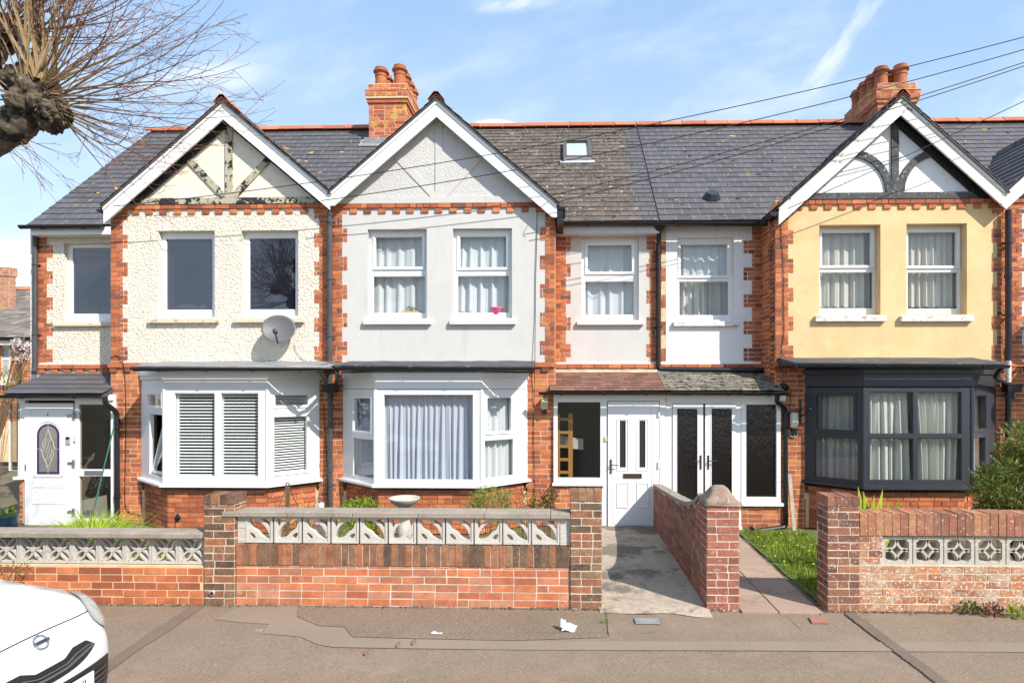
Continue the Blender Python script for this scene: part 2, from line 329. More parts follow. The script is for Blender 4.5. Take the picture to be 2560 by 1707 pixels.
def plate(mb,O,U,N,u0,u1,v0,v1,holes,nf,nb,t=.5,m=0,edges=True,rev=None):
    us=sorted({u0,u1,*[h[0] for h in holes],*[h[1] for h in holes]}); vs=sorted({v0,v1,*[h[2] for h in holes],*[h[3] for h in holes]})
    us=[u for u in us if u0<=u<=u1]; vs=[v for v in vs if v0<=v<=v1]
    O=Vector((O[0],O[1],0)); P=lambda u,n,v:O+U*u+N*n+UZ*v
    for i in range(len(us)-1):
        for j in range(len(vs)-1):
            cu,cv=(us[i]+us[i+1])/2,(vs[j]+vs[j+1])/2
            if any(h[0]<cu<h[1] and h[2]<cv<h[3] for h in holes): continue
            mb.face((P(us[i],nf,vs[j]),P(us[i+1],nf,vs[j]),P(us[i+1],nf,vs[j+1]),P(us[i],nf,vs[j+1])),t,m)
    rb=nb if rev is None else rev
    for a,b,c,d in holes:
        mb.face((P(a,nf,c),P(a,nf,d),P(a,rb,d),P(a,rb,c)),t,m); mb.face((P(b,nf,c),P(b,rb,c),P(b,rb,d),P(b,nf,d)),t,m)
        mb.face((P(a,nf,c),P(a,rb,c),P(b,rb,c),P(b,nf,c)),t,m); mb.face((P(a,nf,d),P(b,nf,d),P(b,rb,d),P(a,rb,d)),t,m)
    if edges:
        a,b,c,d=u0,u1,v0,v1
        for q in (((a,c),(a,d)),((b,c),(b,d)),((a,c),(b,c)),((a,d),(b,d))):
            (p0,p1),(p2,p3)=q; mb.face((P(p0,nf,p1),P(p2,nf,p3),P(p2,nb,p3),P(p0,nb,p1)),t,m)
def ring(mb,O,U,N,u0,u1,v0,v1,wd,n0,n1,t=.5,m=0):
    O=Vector((O[0],O[1],0))
    for a,b,c,d in ((u0,u0+wd,v0,v1),(u1-wd,u1,v0,v1),(u0+wd,u1-wd,v0,v0+wd),(u0+wd,u1-wd,v1-wd,v1)):
        mb.obox(O,U,N,UZ,a,b,n0,n1,c,d,t,m)
def window(house,O,U,N,u0,u1,v0,v1,cells,fm,gm,depth=.06,nf=0.0,name='window'):
    """cells: (u0,u1,v0,v1,opens). nf = how far the frame front stands out along N from O"""
    mb=MB(); plate(mb,O,U,N,u0,u1,v0,v1,[c[:4] for c in cells],nf,nf-depth)
    for c in cells:
        if c[4]:
            s=.034; ring(mb,O,U,N,c[0]-s,c[1]+s,c[2]-s,c[3]+s,s-.002,nf+.002,nf+.022)
            ring(mb,O,U,N,c[0]-.003,c[1]+.003,c[2]-.003,c[3]+.003,.012,nf-.03,nf+.012)
        else: ring(mb,O,U,N,c[0]-.003,c[1]+.003,c[2]-.003,c[3]+.003,.014,nf-.03,nf-.008)
    w_=mb.build(name,fm,house)
    for c in cells:
        g=MB(); g.obox(Vector((O[0],O[1],0)),U,N,UZ,c[0]+.004,c[1]-.004,nf-.026,nf-.022,c[2]+.004,c[3]-.004); 
        g.build('pane',gm,w_)
    return w_
def sill(win,x0,x1,z0,z1,y0,y1,mat):
    mb=MB(); h=z1-z0
    p=[(x0,y0,z0),(x0,y0,z1-.012),(x0,y1,z1),(x0,y1,z0)]
    mb.prism(p,(x1-x0,0,0)); return mb.build('sill',mat,win,bevel=.004)
def slates(mb,O,U,S,width,length,w_=.3,e=.2,th=.007,m=0,seed=3,mf=None,gap=.003,stag=.5,wj=0,jm=None):
    rn=random.Random(seed); O=Vector(O); U=U.normalized(); S=S.normalized(); N=U.cross(S).normalized()
    if N.z<0: N=-N
    rows=int(math.ceil(length/e))
    for r in range(rows):
        s0=r*e; s1=min(s0+e+.03,length); u=-(w_*stag if r%2 else 0)-rn.random()*.01
        while u<width:
            ww=w_*(1+rn.uniform(-wj,wj)); a,b=max(u,0),min(u+ww,width); u+=ww
            if b-a<.02: continue
            j=rn.uniform(-.004,.004); l=rn.uniform(0,.003)
            P=lambda x,y,n:O+U*x+S*y+N*n
            lo0,hi0=.009+l,.001
            mm=mf(O+U*((a+b)/2)+S*s0,rn) if mf else m
            mb.hexa((P(a+gap/2,s0+j,lo0-th+.004),P(b-gap/2,s0+j,lo0-th+.004),P(b-gap/2,s1,hi0-th),P(a+gap/2,s1,hi0-th),
                     P(a+gap/2,s0+j,lo0+.004),P(b-gap/2,s0+j,lo0+.004),P(b-gap/2,s1,hi0),P(a+gap/2,s1,hi0)),rn.random(),mm)
            if jm is not None: 
                mb.face((P(b-gap/2,s0+j,lo0+.0035),P(b+gap/2,s0+j,lo0+.0035),P(b+gap/2,s1,hi0-.0004),P(b-gap/2,s1,hi0-.0004)),.5,jm); mb.face((P(a,s0+j-.0005,lo0-th+.004),P(b,s0+j-.0005,lo0-th+.004),P(b,s0+j-.0005,lo0+.002),P(a,s0+j-.0005,lo0+.002)),.5,jm)  # pale joint strip, then a strip painting the lower edge as lit
def ridge_tiles(mb,A,B,r=.12,ln=.45,seed=1,ang=True):
    A=Vector(A);B=Vector(B);d=(B-A);n=max(1,int(d.length/ln));rn=random.Random(seed);D=d.normalized();S=D.cross(UZ).normalized()
    for i in range(n):
        a=A+d*(i/n);b=A+d*((i+1)/n)-D*.008;k=1+rn.uniform(-.03,.05)
        pr=[(-r,-.075),(-r*.55,-.01),(-.03,.035),(.03,.035),(r*.55,-.01),(r,-.075),(r-.015,-.085),(0,.0),(-r+.015,-.085)]
        up=rn.uniform(-.004,.006)
        mb.prism([a+S*(x*k)+UZ*(y*k+up) for x,y in pr],b-a,rn.random())
        mb.prism([a-D*.0+S*(x*k*1.08)+UZ*(y*k*1.08+up+.004) for x,y in pr],D*.035,rn.random())
def gutter(house,A,B,r=.055,mat=None,name='gutter',step_=.9):
    A=Vector(A);B=Vector(B);D=(B-A).normalized();S=D.cross(UZ).normalized();mb=MB()
    pr=[(r*math.cos(t),r*math.sin(t)) for t in [math.pi+math.pi*i/8 for i in range(9)]]+[((r-.008)*math.cos(t),(r-.008)*math.sin(t)) for t in [2*math.pi-math.pi*i/8 for i in range(9)]]
    mb.prism([A+S*x+UZ*y for x,y in pr],B-A)
    for e in (A-D*.004,B-D*.002): mb.prism([e+S*x*1.06+UZ*y*1.06 for x,y in pr[:9]],D*.006)
    n=int((B-A).length/step_)
    for i in range(n+1):
        c=A+(B-A)*((i+.5)/(n+1)); mb.prism([c+S*x*1.16+UZ*(y*1.16) for x,y in pr[:9]]+[c+S*r*.9+UZ*.004,c-S*r*.9+UZ*.004],D*.035)
    return mb.build(name,mat or black_pl,house)
def pipe(house,pts,r=.034,mat=None,joints=(),name='downpipe',clips=(),parent=None):
    # round the corners a little
    P=[Vector(p) for p in pts]; path=[P[0]]
    for i in range(1,len(P)-1):
        a,b,c=P[i-1],P[i],P[i+1]; k=min(.07,(b-a).length*.4,(c-b).length*.4)
        p0=b+(a-b).normalized()*k; p1=b+(c-b).normalized()*k
        for q in (0,.25,.5,.75,1): path.append((p0*(1-q)**2)+b*(2*q*(1-q))+p1*q*q)
    path.append(P[-1]); mb=MB(); mb.tube(path,r,12)
    for j in joints: mb.tube([Vector(j)-UZ*.04,Vector(j)+UZ*.04],r*1.22,12)
    for c in clips:
        c=Vector(c); mb.tube([c-UZ*.012,c+UZ*.012],r*1.3,12); mb.box(c.x-r*1.7,c.x+r*1.7,c.y+r*.4,c.y+r*1.2,c.z-.012,c.z+.012)
    return mb.build(name,mat or black_pl,house,smooth=False)
def curtain(label,x0,x1,z0,z1,y,mat,folds=9,amp=.03,seed=1,O=None,U=None,N=None,group=None,flare=.0,top=.3,name='curtain',slant=0):
    rn=random.Random(seed); ph=[rn.random()*6.28 for _ in range(8)]; mb=MB(); wd=x1-x0
    nu=max(40,int(folds*9))
    if U is None: O,U,N=Vector((0,y,0)),UX,-UY
    def fn(a,b):
        v=b; h=1-(1-top)*v**3
        s=math.sin(2*math.pi*folds*a+ph[0]+.7*math.sin(5*a+ph[1])+.25*(1-v)*math.sin(9*a+ph[2]))
        s+=.5*math.sin(2*math.pi*folds*1.73*a+ph[3]+.5*(1-v)*math.sin(3*a))+.3*math.sin(2*math.pi*folds*.43*a+ph[4])
        uu=x0+wd*a+.006*math.sin(2*math.pi*folds*a+ph[5])+slant*(1-v)*(a-.5)+flare*(1-v)*math.sin(6.28*folds*.3*a+ph[6])
        zz=z0+(z1-z0)*v+(.008*math.sin(40*a) if v<.01 else 0)
        return O+U*uu-N*(amp*h*s)+UZ*zz
    mb.grid(fn,nu,14)
    o=mb.build(name,mat,None,smooth=True,loc=tuple(O+U*((x0+x1)/2)+UZ*z0)); return tag(o,label,'curtain',group)
def brick_block(mb,x0,x1,y0,y1,z0,z1,mm=1,mo=0,seed=1,sides='flrb',lo=0,hi=1,header=.3,ivals=None,tf=None,course=.075):
    """mortar core with bricks on its faces; material slots: mm brick, mo mortar"""
    mb.box(x0+.0035,x1-.0035,y0+.0035,y1-.0035,z0,z1-.002,.5,mo)
    kw=dict(m=mm,depth=.0,back=.03,lo=lo,hi=hi,header=header,tf=tf,course=course)
    if 'f' in sides: bricks(mb,(x0,y0),UX,-UY,0,x1-x0,z0,z1,seed=seed,ivals=ivals,**kw)
    if 'b' in sides: bricks(mb,(x0,y1),UX,UY,0,x1-x0,z0,z1,seed=seed+1,ivals=ivals,**kw)
    if 'l' in sides: bricks(mb,(x0,y0),UY,-UX,.0,y1-y0,z0,z1,seed=seed+2,**kw)
    if 'r' in sides: bricks(mb,(x1,y0),UY,UX,.0,y1-y0,z0,z1,seed=seed+3,**kw)
# ---------------------------------------------------------------- planes of the terrace
YF,YR,YB,YBG=9.35,10.0,8.75,9.16
EAV,EY,PT=4.93,9.80,.96                     # main roof plane: z = EAV + PT*(Y-EY)
RY=12.8; RZ=EAV+PT*(RY-EY); YBACK=15.6
XA=X(95,YR); XP12=X(824,YF); XP23=1.60; XP34=X(2520,YF); XEND=XP34+5.3
FLZ=2.585
def qteeth(xedge,sgn,nar,wid,k0=0):
    def f(k,v0,v1):
        wdt=wid if ((k+k0)//3)%2==0 else nar
        return [(xedge,xedge+wdt)] if sgn>0 else [(xedge-wdt,xedge)]
    return f
class House: pass
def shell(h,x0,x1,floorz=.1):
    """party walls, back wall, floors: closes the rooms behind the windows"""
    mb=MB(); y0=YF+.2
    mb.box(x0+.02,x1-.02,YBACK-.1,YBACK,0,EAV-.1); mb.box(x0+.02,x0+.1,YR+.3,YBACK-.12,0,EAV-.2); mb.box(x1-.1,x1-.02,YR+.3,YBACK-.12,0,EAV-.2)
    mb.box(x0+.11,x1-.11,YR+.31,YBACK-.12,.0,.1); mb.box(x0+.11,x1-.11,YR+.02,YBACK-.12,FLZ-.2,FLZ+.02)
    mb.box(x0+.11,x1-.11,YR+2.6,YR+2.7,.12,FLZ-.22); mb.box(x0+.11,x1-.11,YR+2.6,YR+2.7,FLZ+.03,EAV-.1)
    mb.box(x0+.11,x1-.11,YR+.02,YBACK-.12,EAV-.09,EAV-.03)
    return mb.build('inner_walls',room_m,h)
def gable_front(h,xl,xr,gx0,gx1,cfg):
    """front of the projecting gabled bay, between xl and xr; gable roof feet gx0, gx1"""
    O=(0,YF); ztop=cfg['ztop']; holes=cfg['holes']; bay=cfg['bay']
    core=MB(); allh=holes+[(bay[0],bay[1],.55,cfg['bayz'])]
    plate(core,O,UX,-UY,xl,xr,0,ztop,[(a-.006,b+.006,c-.006,d+.006) for a,b,c,d in allh],-.001,-.24,edges=True)
    for xx in (xl,xr): core.box(xx-(0 if xx==xl else .1),xx+(.1 if xx==xl else 0),YF+.008,YR+.3,0,EAV)
    core.build('wall',mortar,h)
    qn,qw=.205,.285
    rp=MB(); x0=xl+(qn-.05 if cfg['ql'] else 0); x1=xr-(qn-.05 if cfg['qr'] else 0)
    plate(rp,O,UX,-UY,x0,x1,FLZ,ztop-.07,holes,.0025,-.003,rev=-.13)
    rp.build('render_panel',cfg['render'],h)
    bb=MB(); s=cfg['seed']
    if cfg['ql']: bricks(bb,O,UX,-UY,xl,xl+.3,FLZ,ztop,ivals=qteeth(xl,1,qn,qw,cfg['k0']),seed=s,depth=.008)
    if cfg['qr']: bricks(bb,O,UX,-UY,xr-.3,xr,FLZ,ztop,ivals=qteeth(xr,-1,qn*.8,qw*.85,cfg['k0']),seed=s+1,depth=.008)
    # string course with dentils under the gable
    bricks(bb,O,UX,-UY,xl+.02,xr-.02,ztop-.0,ztop+.075,seed=s+2,depth=.03,back=.02,ivals=lambda k,a,b:[(xl+.02,xr-.02)]) if 0 else None
    rn=random.Random(s); x=xl+.05
    while x<xr-.06:
        l=.225 if rn.random()>.2 else .11; bb.box(x+.005,min(x+l,xr-.02)-.005,YF-.034,YF+.02,ztop-.075+.006,ztop-.004,rn.random()); x+=l
    x=xl+cfg.get('dent0',.28)
    while x<xr-.18:
        j=rn.uniform(-.008,.008); bb.box(x+j,x+.11+j,YF-.024,YF+.02,ztop-.148,ztop-.078,rn.random()); x+=.228
    # lower brickwork round the bay
    def iv(k,v0,v1):
        c=[(bay[0]+.02,bay[1]-.02)] if v1>.05 and v0<cfg['bayz'] else []
        return subtract([(xl,xr)],c)
    bricks(bb,O,UX,-UY,xl,xr,0,FLZ-.0,ivals=iv,seed=s+3,lo=.1)
    # return walls
    bricks(bb,(xl,YF),UY,-UX,.0,.65,0,EAV-.1,seed=s+5); bricks(bb,(xr,YF),UY,UX,.0,.65,0,EAV-.1,seed=s+6)
    # lower string course on the piers
    for a,b in ((xl,max(xl+.05,bay[0]-.02)),(bay[1]+.02,xr)):
        if b-a>.12:
            bb.box(a-.02,b,YF-.04,YF+.01,FLZ-.075,FLZ-.006,.6)
            x=a
            while x<b-.08: bb.box(x,x+.11,YF-.03,YF+.01,FLZ-.15,FLZ-.08,rn.random()); x+=.22
    bb.build('brickwork',brickm,h)
def gable_top(h,ax,az,f0,f1,cfg):
    """ax,az apex of the barge top edge at YBG; f0,f1=(x,z) feet of the barge top edge"""
    gt=MB(); z0=cfg['ztop']; Y=YF-.004
    def zx(x):
        return az+(f0[1]-az)*(ax-x)/(ax-f0[0]) if x<ax else az+(f1[1]-az)*(x-ax)/(f1[0]-ax)
    def xz(z,sd): f=f0 if sd<0 else f1; return ax+(f[0]-ax)*(z-az)/(f[1]-az)
    p=[(xz(z0,-1),Y,z0),(xz(z0,1),Y,z0),(ax,Y,az-.02)]
    gt.prism(p,(0,.2,0)); gt.build('gable_panel',cfg['gpanel'],h)
    tm=MB(); kind=cfg['timber']; T=cfg.get('T',.03)
    tm.box(xz(z0,-1)+.15,xz(z0,1)-.15,Y-T-.01,Y-.002,z0+.002,z0+.10)
    tm.box(ax-.055,ax+.055,Y-T,Y-.002,z0+.102,az-.22)
    if kind=='diag':
        for sd in (-1,1):
            a=Vector((ax+sd*.06,Y-.002,z0+.105)); b=a+Vector((sd*.60,0,.63))
            d=(b-a).normalized(); n=Vector((-d.z,0,d.x))*.05
            tm.prism([a-n,b-n,b+n,a+n],(0,-T+.004,0))
    else:
        for sd in (-1,1):
            rr=.60; cx=ax+sd*(rr+.09); cz=z0+.12; a0=math.radians(0); a1=math.radians(104); n=14
            out=[(cx-sd*(rr+.055)*math.cos(a0+(a1-a0)*i/n),cz+(rr+.055)*math.sin(a0+(a1-a0)*i/n)) for i in range(n+1)]
            inn=[(cx-sd*(rr-.055)*math.cos(a0+(a1-a0)*i/n),cz+(rr-.055)*math.sin(a0+(a1-a0)*i/n)) for i in range(n+1)]
            for i in range(n):
                tm.prism([(out[i][0],Y-.002,out[i][1]),(out[i+1][0],Y-.002,out[i+1][1]),(inn[i+1][0],Y-.002,inn[i+1][1]),(inn[i][0],Y-.002,inn[i][1])],(0,-T+.003,0))
        tm.box(ax-.13,ax+.13,Y-T-.004,Y-.002,z0+.102,z0+.27)
    tm.build('timber_framing',cfg['tmat'],h)
    if cfg['lining']:
        ln=MB()
        for sd,k in zip((-1,1),cfg['lining']):
            s0=.125; ln.prism([(ax,Y-.003,az-s0),(xz(z0+s0,sd),Y-.003,z0+.001),(xz(z0+s0+k,sd),Y-.003,z0+.001),(ax,Y-.003,az-s0-k)],(0,-.045,0))
        ln.build('barge_lining',black_w,h)
    # barge boards, each board its own part
    bt=.255
    for sd,f in ((-1,f0),(1,f1)):
        bm=MB(); a=Vector((ax,YBG,az)); b=Vector((f[0],YBG,f[1])); 
        d=(b-a); 
        pts=[a,b,b-UZ*(.20),b-UZ*.26-d.normalized()*.10 if cfg.get('square') else b-UZ*.26,a-UZ*bt]
        bm.prism(pts,(0,.03,0))
        # upper moulding
        up=Vector((0,-.018,0)); bm.prism([a+up,b+up,b+up-UZ*.055,a+up-UZ*.055],(0,.016,0))
        bm.build('barge_board',cfg['barge'],h,bevel=.003)
    sf=MB(); 
    for f in (f0,f1):
        a=Vector((ax,YBG+.032,az-.12)); b=Vector((f[0],YBG+.032,f[1]-.12)); sf.prism([a,b,b-UZ*.02,a-UZ*.02],(0,YF-YBG-.036,0))
    sf.build('soffit',cfg['soffit'],h)
    # slated slopes
    sl=MB(); yb=11.75; y0=YBG-.04
    for sd,f in ((-1,f0),(1,f1)):
        fo=Vector((f[0]+sd*.03,y0,f[1]+.02+(-.03)*abs((az-f[1])/(ax-f[0])))); top=Vector((ax,y0,az+.02)); S=(top-fo)
        slates(sl,fo+UZ*.025,UY,S,yb-y0,S.length,seed=cfg['seed']+int(sd)+5,w_=.3,e=.2)
        sl.prism([fo,top,top-UZ*.02,fo-UZ*.02],(0,yb-y0,0),.2)
    sl.build('gable_roof',cfg.get('groof',slate),h)
    rd=MB(); ridge_tiles(rd,(ax,y0-.01,az+.075),(ax,y0+.42,az+.075),r=.12,seed=cfg['seed']); sl2=MB(); ridge_tiles(sl2,(ax,y0+.44,az+.045),(ax,11.5,az+.045),r=.09,seed=3)
    rd.build('ridge_tiles',cfg.get('ridge',ridge_red),h); sl2.build('ridge_tiles',slate_brown,h)
def recess_wall(h,xl,xr,hole,cfg,ql,qr,low=None):
    O=(0,YR); core=MB(); holes=[hole]+(low or [])
    plate(core,O,UX,-UY,xl,xr,0,EAV+.02,[(a-.006,b+.006,c-.006,d+.006) for a,b,c,d in holes],-.001,-.25); core.build('wall',mortar,h)
    rp=MB(); plate(rp,O,UX,-UY,xl+(.15 if ql else 0),xr-(.15 if qr else 0),FLZ+.03,EAV-.05,[hole],.0025,-.003,rev=-.12); rp.build('render_panel',cfg['render'],h)
    bb=MB(); s=cfg['seed']+50
    if ql: bricks(bb,O,UX,-UY,xl,xl+.3,FLZ,EAV-.05,ivals=qteeth(xl,1,ql[0],ql[1],cfg['k0']),seed=s,depth=.008)
    if qr: bricks(bb,O,UX,-UY,xr-.35,xr,FLZ,EAV-.05,ivals=qteeth(xr,-1,qr[0],qr[1],cfg['k0']),depth=.008,seed=s+1,lo=cfg.get('dark',0)*.0)
    rn=random.Random(s); x=xl
    while x<xr-.05: bb.box(x+.005,min(x+.225,xr)-.005,YR-.05,YR+.01,FLZ-.07,FLZ-.006,rn.random()); x+=.225
    x=xl+.03
    while x<xr-.1: bb.box(x,x+.11,YR-.035,YR+.01,FLZ-.145,FLZ-.075,rn.random()); x+=.225
    bb.build('brickwork',brickm,h)
    lb=MB(); lb.box(xl,xr,YR-.012,YR+.02,FLZ-.005,FLZ+.03); lb.build('plinth_band',cfg.get('band',sill_m),h)
def main_roof(h,x0,x1,cfg,mf=None,mats=None):
    mb=MB(); S=Vector((0,1,PT)); ln=S.length*(RY-EY)
    slates(mb,(x0,EY,EAV),UX,S,x1-x0,ln,seed=cfg['seed']+9,w_=cfg.get('sw',.3),e=cfg.get('se',.2),mf=mf,jm=cfg.get('jm'),gap=cfg.get('gap',.012 if cfg.get('jm') else .006))
    # back slope and decking
    mb.prism([(x0,EY+.02,EAV-.01),(x0,RY,RZ-.01),(x0,RY,RZ-.05),(x0,EY+.02,EAV-.05)],(x1-x0,0,0),.3)
    mb.prism([(x0,RY,RZ),(x0,YBACK+.1,EAV),(x0,YBACK+.1,EAV-.04),(x0,RY,RZ-.04)],(x1-x0,0,0),.3)
    if cfg.get('endwall'):
        mb2=MB(); e=cfg['endwall']; mb2.prism([(e,YR,0),(e,YBACK,0),(e,YBACK,EAV-.05),(e,RY,RZ-.06),(e,YR+.0,EAV-.0)],(.2,0,0)); mb2.build('end_wall',rough_cream,h)
    r=mb.build('roof',mats or [slate,slate_joint_lit],h)
    rd=MB(); ridge_tiles(rd,(x0,RY,RZ+.055),(x1,RY,RZ+.055),r=.13,ln=.46,seed=cfg['seed']+2); rd.build('ridge_tiles',ridge_red,r)
    return r
def hit(px,py,A,B):
    """pixel ray meets the upright plane through plan points A,B -> (u along AB, z, Y)"""
    a=(px-PPX)/FPX; dx,dy=-math.sin(YAW)+a*math.cos(YAW),math.cos(YAW)+a*math.sin(YAW)
    ex,ey=B[0]-A[0],B[1]-A[1]; L_=math.hypot(ex,ey)
    # t*(dx,dy)=A+u*e/L
    det=dx*(-ey)-dy*(-ex); t=(A[0]*(-ey)-A[1]*(-ex))/det; u=((t*dx-A[0])*ex+(t*dy-A[1])*ey)/L_
    return u, CAMZ-t*(py-HY)/FPX, t
def bay(h,pA,pB,pC,pD,cfg):
    """pX: pixel columns of the four plan corners"""
    A=(X(pA,YF),YF);B=(X(pB,YB),YB);C=(X(pC,YB),YB);D=(X(pD,YF),YF)
    zs=Z(pB,cfg['sill'],YB); zt=Z(pB,cfg['head'],YB); zf=Z(pB,cfg['fasc'],YB)
    # brick base
    bs=MB(); s=cfg['seed']+20; i_=.05
    A2,B2,C2,D2=(A[0]+.06,YF),(B[0]+.03,YB+i_),(C[0]-.03,YB+i_),(D[0]-.06,YF)
    core=[(A2[0]+.01,YF+.2,0),(A2[0]+.015,A2[1]+.01,0),(B2[0]+.012,B2[1]+.012,0),(C2[0]-.012,C2[1]+.012,0),(D2[0]-.015,D2[1]+.01,0),(D2[0]-.01,YF+.2,0)]
    bs.prism(core,(0,0,zs-.06),m=1)
    for k,(P,Q) in enumerate(((A2,B2),(B2,C2),(C2,D2))):
        U=Vector((Q[0]-P[0],Q[1]-P[1],0)); Ln=U.length; U.normalize(); N=Vector((U.y,-U.x,0))
        bricks(bs,P,U,N,0,Ln,0,zs-.05,seed=s+k,depth=.004,back=.02,lo=.1)
    bs.build('bay_base',[brickm,mortar],h)
    fr=MB(); panes=[]
    facets=[(A,B,cfg['left']),(B,C,cfg['front']),(C,D,cfg['right'])]
    for P,Q,cells in facets:
        U=Vector((Q[0]-P[0],Q[1]-P[1],0)); Ln=U.length; U.normalize(); N=Vector((U.y,-U.x,0)); cc=[]
        for (x0,x1,y0,y1,op) in cells:
            u0=hit(x0,y0,P,Q); u1=hit(x1,y1,P,Q); um=hit((x0+x1)/2,y0,P,Q)[1]; un=hit((x0+x1)/2,y1,P,Q)[1]
            a_,b_=max(.05,min(u0[0],u1[0])),min(Ln-.05,max(u0[0],u1[0])); cc.append((a_,b_,un,um,op))
        plate(fr,P,U,N,0,Ln,zs+.045,zt,[c[:4] for c in cc],0,-.06)
        for c in cc:
            if c[4]==2: continue
            if c[4]:
                sw=.03; ring(fr,P,U,N,c[0]-sw,c[1]+sw,c[2]-sw,c[3]+sw,sw-.002,.002,.02)
            ring(fr,P,U,N,c[0]-.003,c[1]+.003,c[2]-.003,c[3]+.003,.013,-.03,-.008 if not c[4] else .01)
            panes.append((P,U,N,c))
    for c_ in (B,C): fr.tube([(c_[0],c_[1]+.01,zs+.045),(c_[0],c_[1]+.01,zt)],.028,8)
    w_=fr.build('bay_window',cfg['fm'],h)
    for P,U,N,c in panes:
        g=MB(); g.obox(Vector((P[0],P[1],0)),U,N,UZ,c[0]+.003,c[1]-.003,-.026,-.022,c[2]+.003,c[3]-.003); g.build('pane',cfg['gm'],w_)
    sl=MB(); o=.06
    for z0,z1,oo in ((zs,zs+.03,o),(zs+.03,zs+.045,o-.02)):
        sl.prism([(A[0]-oo,YF+.1,z0),(A[0]-oo,YF-.01,z0),(B[0]-oo*.5,YB-oo,z0),(C[0]+oo*.5,YB-oo,z0),(D[0]+oo,YF-.01,z0),(D[0]+oo,YF+.1,z0)],(0,0,z1-z0-.0005))
    sl.build('sill',cfg['fm'],w_)
    fa=MB()
    for z0,z1,oo in cfg['fas']:
        z0,z1=Z(pB,z0,YB),Z(pB,z1,YB)
        fa.prism([(A[0]-oo-.02,YF+.02,z0),(B[0]-oo*.6,YB-oo,z0),(C[0]+oo*.6,YB-oo,z0),(D[0]+oo+.02,YF+.02,z0)],(0,0,z1-z0-.001))
    fa.build('bay_fascia',cfg.get('fasm',cfg['fm']),h,bevel=.004)
    # flat roof
    x0,x1=X(cfg['rx'][0],YB-.1),X(cfg['rx'][1],YB-.1); zr0=Z(pB,cfg['ry'][1],YB-.1); zr1=Z(pB,cfg['ry'][0],YF)
    rf=MB(); rn=random.Random(s)
    def rfn(a,b):
        xx=x0+(x1-x0)*a; yy=YB-.15+(YF-YB+.15)*b; return (xx,yy,zr0+.03+(zr1-zr0-.03)*b+.012*noise.noise((xx*3,yy*5,s)))
    rf.grid(rfn,40,6); rf.prism([(x0,YB-.15,zr0),(x0,YB-.15,zr0+.03),(x0,YF,zr1-.02),(x0,YF,zr0)],(x1-x0,0,0))
    rf.build('bay_roof',cfg['roofm'],h,smooth=True)
    gz=zr0-.005; gutter(h,(X(cfg['gx'][0],YB-.2),YB-.2,gz),(X(cfg['gx'][1],YB-.2),YB-.2,gz-.005),r=.045,mat=black_pl,step_=.8)
    return A,B,C,D,zs,zt
def rectp(p0,q0,p1,q1,Y):
    m=(q0+q1)/2; return (X(p0,Y),X(p1,Y),Z((p0+p1)/2,q1,Y),Z((p0+p1)/2,q0,Y))
def sash(h,op,cells,fm,gm,sillr=None,sillm=None,yoff=.10,Yw=None,opens=(True,False)):
    """op: opening px rect, cells glass px rects"""
    Yw=Yw or YF; Yg=Yw+yoff
    a=rectp(*op,Yg); a=(a[0]-.01,a[1]+.01,a[2]-.01,a[3]+.01); cs=[]
    for i,c in enumerate(cells): r=rectp(*c,Yg); cs.append((*r,opens[i]))
    w_=window(h,(0,Yg),UX,-UY,a[0],a[1],a[2],a[3],cs,fm,gm)
    if sillr:
        s=rectp(*sillr,Yw-.07); sill(w_,s[0],s[1],s[2],s[3],Yw-.07,Yg-.01,sillm)
    return w_
GRP='terraced houses in one row'
h1=thing('terraced_house','end terraced house clad in cream roughcast, white bay with blinds, satellite dish on its wall','house',((XA+XP12)/2,YF,0),GRP)
h2=thing('terraced_house','terraced house in smooth pale grey render with white bay and lilac curtains','house',((XP12+XP23)/2,YF,0),GRP)
h3=thing('terraced_house','terraced house with ochre yellow upper wall, black framed bay and dark arched gable timbers','house',((XP23+XP34)/2,YF,0),GRP)
h4=thing('terraced_house','white rendered house cut off by the right edge of the photo','house',((XP34+XEND)/2,YF,0),GRP)
PY=9.30
def zt(px,py): return Z(px,py,YF)
# ================= HOUSE 1
xl,xr=X(277,YF),XP12-.005
w1=rectp(395,577,537,792,YF); w2=rectp(603,576,746,790,YF)
c1=dict(ztop=zt(550,512),holes=[w1,w2],bay=(X(353,YF),X(799,YF)),bayz=Z(500,923,YF),ql=True,qr=True,render=rough_cream,seed=11,k0=1,gpanel=gable_cream,timber='diag',tmat=peel_w,lining=(.15,.17),barge=barge_w,soffit=soffit_m,dent0=.36)
gable_front(h1,xl,xr,0,0,c1)
ap=at(557,258,YBG); f0=at(258,518,YBG); f1=at(824,483,YBG)
c1['tmat']=peel_w; gable_top(h1,ap.x,ap.z,(f0.x,f0.z),(f1.x,f1.z),c1)
shell(h1,XA,XP12)
sash(h1,(395,577,537,792),[(414,596,532,776)],upvc,glass_h1,(368,795,543,807),sill_cream,opens=(False,))
sash(h1,(603,576,746,790),[(622,594,740,775)],upvc,glass_h1,(582,794,758,806),sill_cream,opens=(False,))
rh=rectp(160,608,292,804,YR)
recess_wall(h1,XA,xl+.02,rh,c1,(.165,.27),None)
sash(h1,(160,608,292,804),[(180,618,287,786)],upvc,glass_h1,(131,806,300,815),sill_cream,yoff=.08,Yw=YR,opens=(False,))
c1r=dict(seed=5,jm=1,endwall=X(76,YR))
main_roof(h1,X(66,EY),XP12,c1r)
gutter(h1,(X(60,EY),EY-.06,EAV-.02),(X(262,EY),EY-.06,EAV-.02))
fb=MB(); fb.box(X(76,EY),xl,EY-.0,EY+.02,EAV-.16,EAV-.03); fb.box(X(76,EY),xl,EY+.02,YR-.01,EAV-.16,EAV-.14); fb.build('fascia_board',barge_w,h1)
gs=MB(); 
